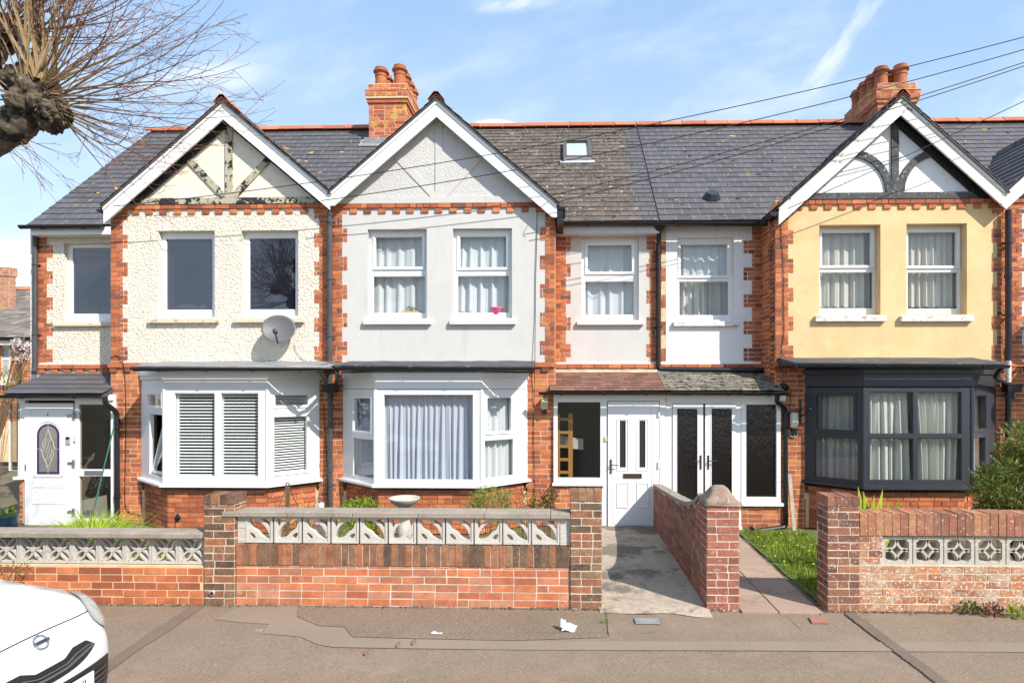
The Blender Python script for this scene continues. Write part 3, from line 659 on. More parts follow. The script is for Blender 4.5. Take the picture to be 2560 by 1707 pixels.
gt_=gutter(h1,(f0.x-.06,YBG+.0,f0.z-.03),(f0.x-.06,9.8,f0.z-.03),r=.05)
xq=X(88,YR-.05); pipe(h1,[(xq,YR-.05,EAV-.1),(xq,YR-.05,2.50),(xq+.06,YR-.14,2.44)],r=.04,mat=grey_pipe,joints=[(xq,YR-.05,2.56)],clips=[(xq,YR-.05,3.1),(xq,YR-.05,4.3)])
b1=bay(h1,353,410,668,799,dict(seed=31,sill=1216,head=970,fasc=970,left=[(372,405,985,1015,True),(374,408,1036,1188,2)],
   front=[(434,537,982,1192,False),(550,646,982,1192,False)],right=[(686,771,986,1014,True),(683,768,1040,1180,True)],
   fm=upvc,gm=glass,fas=[(971,948,.0),(948,938,.03),(938,926,.06)],rx=(334,800),ry=(903,920),roofm=lead,gx=(336,806),fasm=upvc_aged))
# ================= HOUSE 2
xl2,xr2=XP12+.005,X(1388,YF)
v1=rectp(919,573,1067,796,YF); v2=rectp(1132,571,1280,795,YF)
c2=dict(ztop=zt(1100,509),holes=[v1,v2],bay=(X(857,YF),X(1317,YF)),bayz=Z(1000,930,YF),ql=True,qr=True,render=render_grey,seed=12,k0=0,gpanel=pebble_grey,timber='diag',T=.014,tmat=render_grey,lining=None,barge=barge_w,soffit=soffit_m,dent0=.33,square=True)
gable_front(h2,xl2,xr2,0,0,c2)
ap2=at(1091,251,YBG); g0=Vector((f1.x,YBG,f1.z)); g1=at(1392,511,YBG)
gable_top(h2,ap2.x,ap2.z,(g0.x,g0.z),(g1.x,g1.z),c2)
shell(h2,XP12,XP23)
sash(h2,(919,573,1067,796),[(938,592,1057,669),(932,690,1064,784)],upvc,glass,(907,797,1077,811),sill_m)
sash(h2,(1132,571,1280,795),[(1149,591,1267,670),(1143,689,1274,783)],upvc,glass,(1123,797,1289,811),sill_m)
rh2=rectp(1454,594,1597,800,YR)
XR2=XP23-.02
recess_wall(h2,xr2-.02,XP23,rh2,c2,(.20,.28),(.10,.18))
sash(h2,(1454,594,1597,800),[(1468,612,1580,681),(1462,703,1586,788)],upvc,glass,(1442,801,1610,812),sill_m,yoff=.08,Yw=YR)
def mf2(p,rn): 
    return 1 if p.x>XP23-.16-rn.random()*.22 or p.x<ap2.x-.3 else 0
main_roof(h2,XP12,XP23,dict(seed=6,sw=.24,se=.165),mf=mf2,mats=[slate_brown,slate])
GZ=EAV-.03
gutter(h2,(X(1408,EY),EY-.06,GZ),(XP23-.0,EY-.06,GZ-.01),r=.06)
fb=MB(); fb.box(xr2,XP23,EY-.0,EY+.02,EAV-.20,EAV-.04); fb.box(xr2,XP23,EY+.02,YR-.01,EAV-.20,EAV-.18); fb.build('fascia_board',sill_m,h2)
eb=MB(); ex=X(1400,9.2); eb.box(g1.x+.0,g1.x+.10,YBG+.06,EY-.02,g1.z-.30,g1.z-.06); eb.box(g1.x+.0,g1.x+.13,YBG+.04,EY-.02,g1.z-.06,g1.z-.02); eb.build('box_gutter_end',black_pl,h2)
b2=bay(h2,857,938,1204,1319,dict(seed=32,sill=1217,head=973,fasc=970,left=[(885,928,994,1078,True),(883,936,1096,1192,False)],
   front=[(958,1183,986,1200,False)],right=[(1216,1279,993,1079,True),(1208,1285,1098,1193,False)],
   fm=upvc,gm=glass,fas=[(972,945,.0),(945,930,.025)],rx=(833,1333),ry=(902,919),roofm=felt,gx=(838,1330)))
# ================= HOUSE 3
xl3,xr3=X(1938,YF),XP34-.01
u1=rectp(2048,562,2201,787,YF); u2=rectp(2266,559,2417,786,YF)
c3=dict(ztop=zt(2250,499),holes=[u1,u2],bay=(X(2012,YF),X(2490,YF)),bayz=Z(2200,915,YF),ql=True,qr=True,render=render_yellow,seed=13,k0=1,gpanel=rough_white,timber='arch',tmat=charcoal_w,lining=(.08,.20),barge=barge_worn,soffit=black_w,dent0=.30)
gable_front(h3,xl3,xr3,0,0,c3)
ap3=at(2253,246,YBG); k0=at(1947,520,YBG); k1=at(2516,480,YBG)
gable_top(h3,ap3.x,ap3.z,(k0.x,k0.z),(k1.x,k1.z),c3)
shell(h3,XP23,XP34)
sash(h3,(2048,562,2201,787),[(2053,581,2178,665),(2049,680,2184,772)],upvc_aged,glass,(2040,787,2218,803),sill_dirty,yoff=.14)
sash(h3,(2266,559,2417,786),[(2268,580,2392,666),(2268,680,2396,773)],upvc_aged,glass,(2254,787,2436,803),sill_dirty,yoff=.14)
rh3=rectp(1693,593,1835,800,YR)
c3b=dict(c3); c3b['render']=rough_white; c3b['band']=rough_white
recess_wall(h3,XP23,xl3+.02,rh3,c3b,(.075,.15),(.18,.32))
sash(h3,(1693,593,1835,800),[(1700,611,1818,690),(1697,703,1822,789)],upvc_aged,glass,(1684,802,1846,815),sill_dirty,yoff=.08,Yw=YR)
main_roof(h3,XP23+.01,XP34,dict(seed=7,jm=1,sw=.28))
gutter(h3,(XP23+.0,EY-.06,GZ-.01),(k0.x+.12,EY-.06,GZ-.03),r=.06)
gutter(h3,(k0.x-.07,YBG+.0,k0.z-.06),(k0.x-.07,9.74,k0.z-.06),r=.06)
b3=bay(h3,2012,2160,2430,2490,dict(seed=33,sill=1222,head=968,fasc=966,left=[(2042,2135,988,1075,True),(2037,2146,1093,1197,False)],
   front=[(2173,2283,979,1085,False),(2293,2404,979,1085,False),(2173,2283,1095,1201,False),(2293,2404,1095,1201,False)],
   right=[(2433,2462,988,1073,True),(2432,2464,1093,1195,False)],fm=anthra,gm=glass,fas=[(966,935,.0),(935,922,.03)],rx=(1988,2512),ry=(894,912),roofm=felt,gx=(1992,2520)))
# ================= HOUSE 4 (only its left edge shows; mirrored gable joins house 3's)
xl4,xr4=XP34+.01,XP34+3.42
c4=dict(ztop=c3['ztop'],holes=[(xl4+1.0,xl4+1.9,3.25,4.6)],bay=(xl4+.42,xr4-.3),bayz=2.5,ql=True,qr=True,render=rough_white,seed=14,k0=1,gpanel=rough_white,timber='diag',tmat=black_w,lining=None,barge=barge_worn,soffit=soffit_m)
gable_front(h4,xl4,xr4,0,0,c4)
ap4x=k1.x+(k1.x-ap3.x)
gable_top(h4,ap4x,ap3.z,(k1.x,k1.z),(ap4x+(ap3.x-k0.x),k0.z),c4)
shell(h4,XP34,XEND)
window(h4,(0,YF+.1),UX,-UY,xl4+.98,xl4+1.92,3.23,4.62,[(xl4+1.05,xl4+1.85,3.32,4.54,False)],upvc,glass)
recess_wall(h4,xr4-.02,XEND,(xr4+.5,xr4+1.4,3.3,4.6),c4,(.1,.2),(.1,.2))
window(h4,(0,YR+.08),UX,-UY,xr4+.48,xr4+1.42,3.28,4.62,[(xr4+.55,xr4+1.35,3.36,4.54,False)],upvc,glass)
main_roof(h4,XP34+.01,XEND,dict(seed=8,jm=1))
zb=Z(2520,985,YB)
lower=MB(); lower.box(xl4+.42,xr4-.3,YF-.01,YF+.2,0,2.5); lower.box(xl4+.30,xr4-.2,YF-.05,YF-.012,zb-.35,zb+.35); lower.build('bay_window',rough_white,h4)
lf=MB(); lf.box(xl4+.25,xr4-.1,YB-.1,YF,Z(2540,925,YB),Z(2540,905,YB)); lf.build('bay_roof',felt,h4)
# ---------------- pipes
zv=f1.z
def hopper(h,px,x,y):
    mb=MB(); z1=Z(px,962,y); z0=Z(px,980,y)
    mb.prism([(x-.115,y-.075,z1),(x+.115,y-.075,z1),(x+.10,y-.065,z0),(x-.10,y-.065,z0)],(0,.13,0)); mb.box(x-.125,x+.125,y-.085,y+.065,z1-.0,z1+.018); mb.tube([(x,y,z0),(x,y,z0-.10)],.042,12); return mb.build('hopper',black_pl,h,bevel=.005)
xp=X(826,YF-.1); yp=YF-.10
pipe(h2,[(xp-.01,yp,zv-.27),(xp-.01,yp,2.3),(xp-.01,yp,Z(826,965,yp))],r=.040,mat=grey_pipe,joints=[(xp-.01,yp,2.55)],clips=[(xp-.01,yp,4.8),(xp-.01,yp,3.9),(xp-.01,yp,3.0)])
hopper(h2,826,xp,yp)
pipe(h2,[(xp,yp,Z(826,985,yp)),(xp,yp,.05)],r=.036,mat=grey_pipe,joints=[(xp,yp,1.6),(xp,yp,.9)],clips=[(xp,yp,1.9),(xp,yp,.65)])
pipe(h2,[(X(845,YB-.15),YB-.2,Z(845,928,YB)),(X(843,YB),YB+.0,Z(843,945,YB)),(xp+.10,yp,Z(836,965,yp))],r=.032,name='waste_pipe')
pipe(h1,[(X(800,YB-.15),YB-.2,Z(800,928,YB)),(X(806,YB),YB+.05,Z(800,945,YB)),(xp-.07,yp,Z(816,965,yp))],r=.030,mat=grey_pipe,name='waste_pipe')
x3=X(1646,YR-.07)
sp=MB(); sp.prism([(x3-.13,YR-.25,GZ-.01),(x3+.13,YR-.25,GZ-.01),(x3+.045,YR-.2,GZ-.14),(x3-.045,YR-.2,GZ-.14)],(0,.12,0)); sp.build('gutter_outlet',black_pl,h2)
zb_=Z(1650,922,9.85)
pipe(h2,[(x3,YR-.15,GZ-.1),(x3,YR-.07,GZ-.35),(x3,YR-.07,zb_),(X(1925,9.86),YR-.12,zb_-.02),(X(1937,9.5),9.50,Z(1935,950,9.5)),(X(1968,9.25),9.27,Z(1968,972,9.25))],r=.040,joints=[(x3,YR-.07,4.2)],clips=[(x3,YR-.07,4.45),(x3,YR-.07,3.2)])
x4=X(2521,YF-.1)
pipe(h3,[(x4,yp,k1.z-.25),(x4,yp,2.6)],r=.042,joints=[(x4,yp,3.9)],clips=[(x4,yp,4.4),(x4,yp,3.3)])
pipe(h3,[(x4,yp,2.6),(x4,yp,Z(2520,955,yp))],r=.036,mat=sill_dirty,name='pipe_stub')
hopper(h3,2524,x4+.05,yp)
pipe(h3,[(x4+.0,yp,Z(2520,980,yp)),(x4-.02,yp,.05)],r=.038,joints=[(x4-.01,yp,1.6)])
pipe(h3,[(X(2497,YB-.1),YB-.15,Z(2497,920,YB)),(X(2500,YB),YB+.1,Z(2500,942,YB)),(x4-.03,yp,Z(2515,960,yp))],r=.034,name='waste_pipe')
# ---------------- chimneys
def chimney(h,pxl,pxr,seed,y0=12.2,y1=13.6,fl=()):
    ch_m=MB(); x0,x1=X(pxl,y0),X(pxr,y0); zz=lambda py:Z((pxl+pxr)/2,py,y0)
    zt_=zz(214); zw1,zw0=zz(229),zz(247); ze=zz(258)
    brick_block(ch_m,x0,x1,y0,y1,5.9,ze,seed=seed,hi=.75)
    ch_m.box(x0-.03,x1+.03,y0-.03,y1+.03,ze,ze+.072,.4,1); ch_m.box(x0-.028,x1+.028,y0-.028,y1+.028,ze+.072,ze+.08,.4,0)
    e=.058; k=int(round((zw1-ze-.08)/.075)); z=ze+.08
    brick_block(ch_m,x0-e,x1+e,y0-e,y1+e,z,z+.165,seed=seed+7,course=.082)
    z+=.165; ch_m.box(x0-.07,x1+.07,y0-.07,y1+.07,z-.002,z+.004,.4,0)
    brick_block(ch_m,x0-.01,x1+.01,y0-.01,y1+.01,z,z+.16,seed=seed+9,course=.08)
    o=ch_m.build('chimney',[mortar,lichen_brick],h)
    fm_=MB(); fm_.prism([(x0,y0,z+.16),(x1,y0,z+.16),(x1-.08,y0+.08,z+.21),(x0+.08,y0+.08,z+.21)],(0,.001,0)); 
    P=[(x0,y0),(x1,y0),(x1,y1),(x0,y1)]; q=[(x0+.1,y0+.1),(x1-.1,y0+.1),(x1-.1,y1-.1),(x0+.1,y1-.1)]
    fm_.v=[];fm_.f=[];fm_.t=[];fm_.m=[]
    fm_.hexa([(a,b,z+.158) for a,b in P]+[(a,b,z+.215) for a,b in q]); fm_.build('flaunching',M('lichened_flaunching',col=(.50,.44,.34),spots=((8,.5,(.55,.36,.05),.9,.08),),bump=((30,.6,.01),)),o)
    ls=MB(); 
    ls.prism([(x0-.09,y0-.04,5.9),(x0-.09,y0-.04,zz(345)),(x1+.03,y0-.04,zz(345)),(x1+.03,y0-.04,5.9)],(0,.03,0))
    yy=EY+(zz(360)-EAV)/PT; ls.obox(Vector((0,yy,zz(360))),UX,Vector((0,-PT,1)).normalized(),Vector((0,1,PT)).normalized(),x0-.18,x1+.2,.012,.03,-.16,.14); ls.build('lead_flashing',lead,o)
    prof=[(.128,0),(.122,.03),(.112,.20),(.124,.203),(.124,.222),(.112,.226),(.114,.262),(.152,.285),(.157,.30),(.150,.312),(.118,.316),(.126,.365),(.120,.372),(.098,.372),(.095,.20)]
    zp=z+.19
    for i,yy in enumerate((y0+.23,y0+.55,y0+.87,y0+1.19)):
        for j,xx in enumerate((x0+.19,x1-.19)):
            s=1+(.06 if j else -.02)+.02*((i*7+j)%3-1); rr=1.05
            p=MB(); p.lathe((xx,yy,zp),[(r*rr,zq*s*1.12) for r,zq in prof],30,t=random.random()); pt=p.build('chimney_pot',pot_m,o,smooth=False)
            if h is h3 and i==1 and j==1:
                cw=MB(); cw.lathe((xx,yy,zp+.41),[(.13,0),(.16,.03),(.15,.06),(.05,.09)],18); cw.build('cowl',black_pl,o) if False else None
                cw.build('cowl',black_pl,h3,smooth=True)
    return o
chimney(h1,922,1015,61)
chimney(h3,2194,2291,71)
# ---------------- skylight
def roofpt(x,yy,n=0): return Vector((x,yy,EAV+PT*(yy-EY)))+Vector((0,-PT,1)).normalized()*n
def roof_at(px,py):
    a=(px-PPX)/FPX; dx,dy=-math.sin(YAW)+a*math.cos(YAW),math.cos(YAW)+a*math.sin(YAW); k=-(py-HY)/FPX
    t=(EAV-CAMZ-PT*EY)/(k-PT*dy); return Vector((t*dx,t*dy,CAMZ+t*k))
NR=Vector((0,-PT,1)).normalized(); SR=Vector((0,1,PT)).normalized()
a=roof_at(1408,405); b=roof_at(1476,362)
O=Vector((a.x,a.y,a.z)); wd=b.x-a.x; ln=(b-a).dot(SR)
sk=MB(); 
for u0,u1_,s0,s1,n1 in ((-.0,.07,0,ln,.10),(wd-.07,wd,0,ln,.10),(.07,wd-.07,0,.10,.09),(.07,wd-.07,ln-.07,ln,.12)): sk.obox(O,UX,NR,SR,u0,u1_,.0,n1,s0,s1)
sk.box(O.x,O.x+wd,O.y-.02,O.y-.012,O.z-.0,O.z+.01)
skl=sk.build('skylight',M('brown_skylight_frame',col=(.10,.085,.07),rough=.5),h2)
g=MB(); g.obox(O,UX,NR,SR,.072,wd-.072,.05,.06,.102,ln-.072); g.build('pane',M('skylight_blind',col=(.42,.50,.53),rough=.12,spec=.6,var=((5,.12),)),skl)
g=MB(); g.obox(O,UX,NR,SR,-.06,wd+.05,.012,.03,-.10,-.0); g.obox(O,UX,NR,SR,.01,wd-.01,.03,.085,-.012,-.002); g.build('lead_apron',M('pale_lead',col=(.50,.50,.49),rough=.6,var=((8,.15),)),skl)
p=roof_at(1779,497); v=MB(); base=p+NR*.02
for z_,r_ in ((0,.15),): 
    ring_=[base+UX*(.155*math.cos(t))+SR*(.155*math.sin(t)) for t in [math.pi/8+math.pi*k/4 for k in range(8)]]; top=[base+NR*.10+UX*(.10*math.cos(t))+SR*(.10*math.sin(t)) for t in [math.pi/8+math.pi*k/4 for k in range(8)]]
    for k in range(8): v.face((ring_[k],ring_[(k+1)%8],top[(k+1)%8],top[k]))
    v.face(top)
v.build('roof_vent',anthra,h3)
# ---------------- porches
def door_handle(d,x,y,z0,z1,dirx,mat):
    mb=MB(); mb.box(x-.013,x+.013,y-.014,y,z0,z1); zz=z0+(z1-z0)*.62; mb.tube([(x,y-.01,zz),(x,y-.05,zz),(x+dirx*.02,y-.055,zz),(x+dirx*.12,y-.055,zz-.004)],.008,8); return mb.build('handle',mat,d,bevel=.002)
steel=M('brushed_steel',col=(.35,.34,.33),rough=.35,metal=.9); dark_metal=M('dark_metal',col=(.06,.055,.05),rough=.4,metal=.6); brass=M('tarnished_brass',col=(.12,.09,.06),rough=.45,metal=.8)
def raised(mb,x0,x1,z0,z1,y,w=.022,h=.010):
    ring(mb,(0,y),UX,-UY,x0,x1,z0,z1,w,0,h)
def porch_roof(h,xl_,xr_,mat,seed,tw,te,yb=YR-.06,yf=9.12,zf=None,zb=None,name='porch_roof',verge=True,scal=False,extra=None):
    S=Vector((0,yb-yf,zb-zf)); mb=MB()
    slates(mb,(xl_,yf,zf),UX,S,xr_-xl_,S.length,w_=tw,e=te,seed=seed,th=.01)
    mb.prism([(xl_,yf+.03,zf-.02),(xl_,yb,zb-.02),(xl_,yb,zb-.06),(xl_,yf+.03,zf-.06)],(xr_-xl_,0,0),.3)
    return mb.build(name,mat,h)
ZG=lambda px,py:Z(px,py,9.1)
# house 1 porch
pxl=-8.85; pxr=xl+.04
pzf=Z(150,984,9.12); pzb=Z(150,932,YR-.06)
porch_roof(h1,pxl,pxr,slate,81,.30,.19,zf=pzf,zb=pzb)
gutter(h1,(pxl-.05,9.06,pzf-.02),(pxr+.0,9.06,pzf-.02),r=.05,step_=.85)
fr=MB(); q=lambda a,b,c,d:rectp(a,b,c,d,PY)
zH=Z(150,995,PY); 
fr_u0,fr_u1=pxl+.1,X(285,PY)
lw=q(22,1008,49,1176); s1=q(197,1011,277,1173); s2=q(197,1190,277,1296); dr=q(62,1006,187,1319)
fr.box(fr_u0,fr_u1,PY-.03,PY+.05,zH-.035,zH+.06)
plate(fr,(0,PY),UX,-UY,fr_u0,dr[0],Z(30,1190,PY),zH-.035,[lw],0,-.06)
plate(fr,(0,PY),UX,-UY,dr[1],fr_u1,Z(230,1318,PY),zH-.035,[s1,s2],0,-.06)
fr.box(fr_u0-.02,dr[0]+.01,PY-.07,PY+.05,Z(30,1197,PY),Z(30,1190,PY)); fr.box(X(48,PY),X(283,PY),PY-.08,PY+.05,Z(150,1326,PY),Z(150,1317,PY))
pf=fr.build('porch_frame',upvc,h1)
for r_,gm_ in ((lw,glass_fr),(s1,glass_fr),(s2,glass_fr)):
    g=MB(); g.obox(Vector((0,PY,0)),UX,-UY,UZ,r_[0]+.003,r_[1]-.003,-.03,-.025,r_[2]+.003,r_[3]-.003); g.build('pane',gm_,pf)
lb=MB(); r_=q(212,1176,256,1187); lb.box(r_[0],r_[1],PY-.012,PY,r_[2],r_[3]); lb.build('letterbox',M('letterbox_grey',col=(.22,.22,.23),rough=.4,metal=.5),pf)
d=MB(); d.box(dr[0]+.015,dr[1]-.015,PY-.022,PY+.03,dr[2]+.02,dr[3]-.01)
r_=q(77,1022,168,1313); raised(d,*r_,PY-.022,.012,.006)
cx=X(124,PY); zb0=Z(124,1184,PY); zar=Z(124,1087,PY); rw=X(152,PY)-cx
def arch(r,zb,n=14): return [(cx-r,zb)]+[(cx+r*math.cos(math.pi-math.pi*i/n),zar+r*math.sin(math.pi-math.pi*i/n)) for i in range(n+1)]+[(cx+r,zb)]
o_,i_=arch(rw+.055,zb0-.05),arch(rw+.03,zb0-.025)
for k in range(len(o_)-1): d.prism([(o_[k][0],PY-.022,o_[k][1]),(o_[k+1][0],PY-.022,o_[k+1][1]),(i_[k+1][0],PY-.022,i_[k+1][1]),(i_[k][0],PY-.022,i_[k][1])],(0,-.012,0))
d.box(o_[0][0],o_[-1][0],PY-.034,PY-.022,o_[0][1],i_[0][1])
raised(d,*q(84,1215,164,1259),PY-.022,.014,.008)
dd=d.build('front_door',upvc,h1,bevel=.002)
A_=arch(rw,zb0); g=MB(); g.prism([(x,PY-.024,z) for x,z in A_],(0,-.002,0)); g.build('pane',M('leaded_grey_glass',col=(.20,.19,.165),rough=.2,spec=.6,var=((4,.15),),bump=((30,.4,.01),)),dd)
B_=arch(rw-.035,zb0+.035); g=MB()
for k in range(len(A_)-1): g.prism([(A_[k][0],PY-.0265,A_[k][1]),(A_[k+1][0],PY-.0265,A_[k+1][1]),(B_[k+1][0],PY-.0265,B_[k+1][1]),(B_[k][0],PY-.0265,B_[k][1])],(0,-.002,0))
g.box(A_[0][0],A_[-1][0],PY-.0285,PY-.0265,A_[0][1],B_[0][1]); g.build('purple_border',M('purple_stained_glass',col=(.055,.02,.10),rough=.2,spec=.6),dd)
g=MB(); zc=Z(124,1122,PY)
pts=[(0,.33),(.05,.2),(.10,.12),(.11,.03),(.15,.0),(.11,-.04),(.10,-.12),(.05,-.22),(0,-.33),(-.05,-.22),(-.10,-.12),(-.11,-.04),(-.15,0),(-.11,.03),(-.10,.12),(-.05,.2)]
for k in range(16):
    a_=pts[k];b_=pts[(k+1)%16]; g.tube([(cx+a_[0]*.85,PY-.028,zc+a_[1]*.93),(cx+b_[0]*.85,PY-.028,zc+b_[1]*.93)],.006,5)
    if k%2: g.tube([(cx+a_[0]*.85,PY-.028,zc+a_[1]*.93),(cx-pts[(k+5)%16][0]*.4,PY-.028,zc+pts[(k+5)%16][1]*.5)],.005,5)
g.tube([(cx,PY-.028,zb0),(cx,PY-.028,zc-.3)],.004,5); g.tube([(cx,PY-.028,zc+.3),(cx,PY-.028,zar+rw)],.004,5)
g.tube([(cx-rw,PY-.028,zc),(cx-.12,PY-.028,zc)],.004,5); g.tube([(cx+.12,PY-.028,zc),(cx+rw,PY-.028,zc)],.004,5)
g.build('bevelled_motif',M('bevel_glass',col=(.40,.40,.38),rough=.15,spec=.8),dd)
for py_ in (1038,1157,1278):
    g=MB(); x_=X(188,PY); z_=Z(188,py_,PY); g.box(x_-.012,x_+.012,PY-.05,PY-.02,z_-.055,z_+.055); g.box(x_-.10,x_-.012,PY-.034,PY-.022,z_-.02,z_+.02); g.build('hinge',steel,dd)
g=MB(); r_=q(169,1091,180,1110); g.box(r_[0],r_[1],PY-.045,PY-.022,r_[2],r_[3]); db=g.build('video_doorbell',M('silver_bell',col=(.45,.45,.44),rough=.4,metal=.4),h1,bevel=.004)
g=MB(); r_=q(170,1091,179,1098); g.box(r_[0],r_[1],PY-.047,PY-.0455,r_[2],r_[3]); g.build('camera_lens',black_pl,db)
g=MB(); r_=q(186,1091,190,1103); g.box(r_[0],r_[1],PY-.03,PY-.0,r_[2],r_[3]); g.build('latch_tape',M('cream_tape',col=(.62,.52,.35)),h1)
g=MB(); z_=Z(67,1168,PY); x_=X(67,PY); g.box(x_-.012,x_+.012,PY-.028,PY-.022,z_-.05,z_+.05); g.build('keyhole',steel,dd,bevel=.002)
def text(body,size,loc,rot,mat,name,parent,ext=.001,al='CENTER',sx=1.0):
    cu=bpy.data.curves.new(name,'FONT'); cu.body=body; cu.size=size; cu.extrude=ext; cu.align_x=al; cu.align_y='CENTER'
    o=bpy.data.objects.new(name+'_tmp',cu); COL.objects.link(o); dg=bpy.context.evaluated_depsgraph_get(); dg.update()
    me=bpy.data.meshes.new_from_object(o.evaluated_get(dg)); bpy.data.objects.remove(o)
    me.materials.clear(); me.materials.append(mat); o=bpy.data.objects.new(name,me); COL.objects.link(o); 
    if parent: o.parent=parent
    o.location=Vector(loc)-Vector(WLOC.get(parent.name,(0,0,0)) if parent else (0,0,0)); o.rotation_euler=rot; o.scale=(sx,1,1); return o
text('1',.075,(X(123,PY),PY-.03,Z(123,1036,PY)),(R(90),0,0),dark_metal,'door_number',dd,.002)
bb=MB(); brick_block(bb,pxl+.12,dr[0]-.03,PY,PY+.1,0,Z(30,1198,PY),seed=91,lo=.0,hi=.5,sides='fl'); bb.build('porch_brickwork',[mortar,brickm],h1)
rm=MB(); cx0,cx1=pxl+.12,fr_u1
rm.box(cx0,cx1,YR-.03,YR-.02,0,zH+.1); rm.box(cx0,cx0+.02,PY+.1,YR-.03,0,zH); rm.box(cx1-.02,cx1,PY+.1,YR-.03,0,zH); rm.box(cx0,cx1,PY+.1,YR-.03,zH-.02,zH); rm.build('porch_interior',M('cream_porch_wall',col=(.36,.31,.23),rough=.9),h1)
pipe(h1,[(X(262,9.06),9.06,pzf-.05),(X(262,9.06),9.07,Z(262,1008,9.07)),(X(292,YF-.07),YF-.07,Z(292,1030,YF-.07)),(X(293,YF-.07),YF-.07,.16)],r=.038,joints=[(X(293,YF-.07),YF-.07,1.65),(X(293,YF-.07),YF-.07,.45)])
# house 2 porch
def z2(px,py): return Z(px,py,PY)
p2l=X(1374,9.1); p3r=X(1962,9.1); pm=X(1664,9.1)
zf2,zb2=Z(1600,977,9.12),Z(1600,931,YR-.06)
r2=porch_roof(h2,p2l,pm,tile_red,82,.20,.115,zf=zf2,zb=zb2)
r3=porch_roof(h3,pm+.003,p3r,tile_moss,83,.20,.125,zf=zf2+.004,zb=zb2+.004)
ms=MB(); ms.box(p2l,pm,YR-.09,YR-.035,zb2-.0,zb2+.05); ms.build('mortar_fillet',mortar_g,h2); ms=MB(); ms.box(pm,p3r-.1,YR-.09,YR-.035,zb2,zb2+.035); ms.build('mortar_fillet',lead,h3)
gutter(h2,(X(1348,9.06),9.06,zf2-.015),(pm,9.06,zf2-.02),r=.046,step_=.9); gutter(h3,(pm,9.06,zf2-.02),(X(1970,9.06),9.06,zf2-.025),r=.046,step_=.9)
wn=q(1394,1005,1501,1194); ds=q(1518,1002,1649,1321)
fr=MB(); u0_,u1_=X(1384,PY),X(1664,PY); zh=z2(1500,996)
fr.box(u0_,u1_,PY-.035,PY+.04,zh+.0,z2(1500,983)); 
plate(fr,(0,PY),UX,-UY,u0_,ds[0]+.0,z2(1450,1208),zh,[wn],0,-.06)
fr.box(u0_-.02,X(1512,PY),PY-.05,PY+.04,z2(1450,1213),z2(1450,1207))
fr.box(X(1505,PY),ds[0],PY-.0,PY+.04,0.02,z2(1450,1208)-.001); fr.box(ds[1],u1_,PY-.012,PY+.04,.02,zh-.002); fr.box(ds[0],ds[1],PY-.0,PY+.04,ds[3],zh-.001)
fr.box(X(1505,PY),u1_,PY-.05,PY+.04,-.02,z2(1580,1323))
pf2=fr.build('porch_frame',upvc,h2)
g=MB(); g.obox(Vector((0,PY,0)),UX,-UY,UZ,wn[0],wn[1],-.03,-.025,wn[2],wn[3]); g.build('pane',glass_bnd,pf2)
d=MB(); gl=[q(1549,1051,1564,1168),q(1598,1051,1613,1168)]
plate(d,(0,PY),UX,-UY,ds[0]+.01,ds[1]-.01,ds[2]+.01,ds[3]-.008,gl,.022,-.02)
for r_ in (q(1541,1046,1571,1175),q(1590,1046,1620,1175),q(1542,1205,1572,1268),q(1591,1205,1621,1268)): raised(d,*r_,PY-.022,.014,.010)
raised(d,*q(1532,1014,1630,1309),PY-.022,.010,.006)
dd2=d.build('front_door',upvc,h2,bevel=.002)
for r_ in gl: g=MB(); g.obox(Vector((0,PY,0)),UX,-UY,UZ,r_[0],r_[1],-.0,.004,r_[2],r_[3]); g.build('pane',M('dark_door_glass',col=(.03,.027,.024),rough=.12,spec=.5,bump=((20,.3,.01),)),dd2)
door_handle(dd2,X(1527,PY),PY-.022,z2(1527,1183),z2(1527,1147),1,brass)
g=MB(); r_=q(1558,1183,1604,1194); ring(g,(0,PY-.022),UX,-UY,*r_,.012,0,.014); g.box(r_[0]+.012,r_[1]-.012,PY-.030,PY-.022,r_[2]+.012,r_[3]-.012); g.build('letterbox',brass,dd2)
for py_ in (1033,1161,1288):
    g=MB(); x_=X(1646,PY); z_=z2(1646,py_); g.tube([(x_,PY-.035,z_-.05),(x_,PY-.035,z_+.05)],.018,10); g.build('hinge',upvc,dd2)
g=MB(); r_=q(1510,1091,1518,1103); g.box(r_[0],r_[1],PY-.02,PY,r_[2],r_[3]); g.build('doorbell',M('cream_bell',col=(.55,.45,.3)),h2,bevel=.003)
bb=MB(); brick_block(bb,u0_,X(1506,PY),PY,PY+.1,0,z2(1450,1214),seed=92,sides='f'); bb.build('porch_brickwork',[mortar,brickm],h2)
rm=MB(); x0_,x1_=u0_+.02,pm-.02; rm.box(x0_,x1_,YR-.03,YR-.02,0,zh+.1); rm.box(x0_,x0_+.02,PY+.1,YR-.03,0,zh); rm.box(x1_-.02,x1_,PY+.06,YR-.03,0,zh); rm.box(x0_,x1_,PY+.1,YR-.03,zh-.02,zh); rm.build('porch_interior',M('dark_porch_wall',col=(.055,.05,.042),rough=.9),h2)
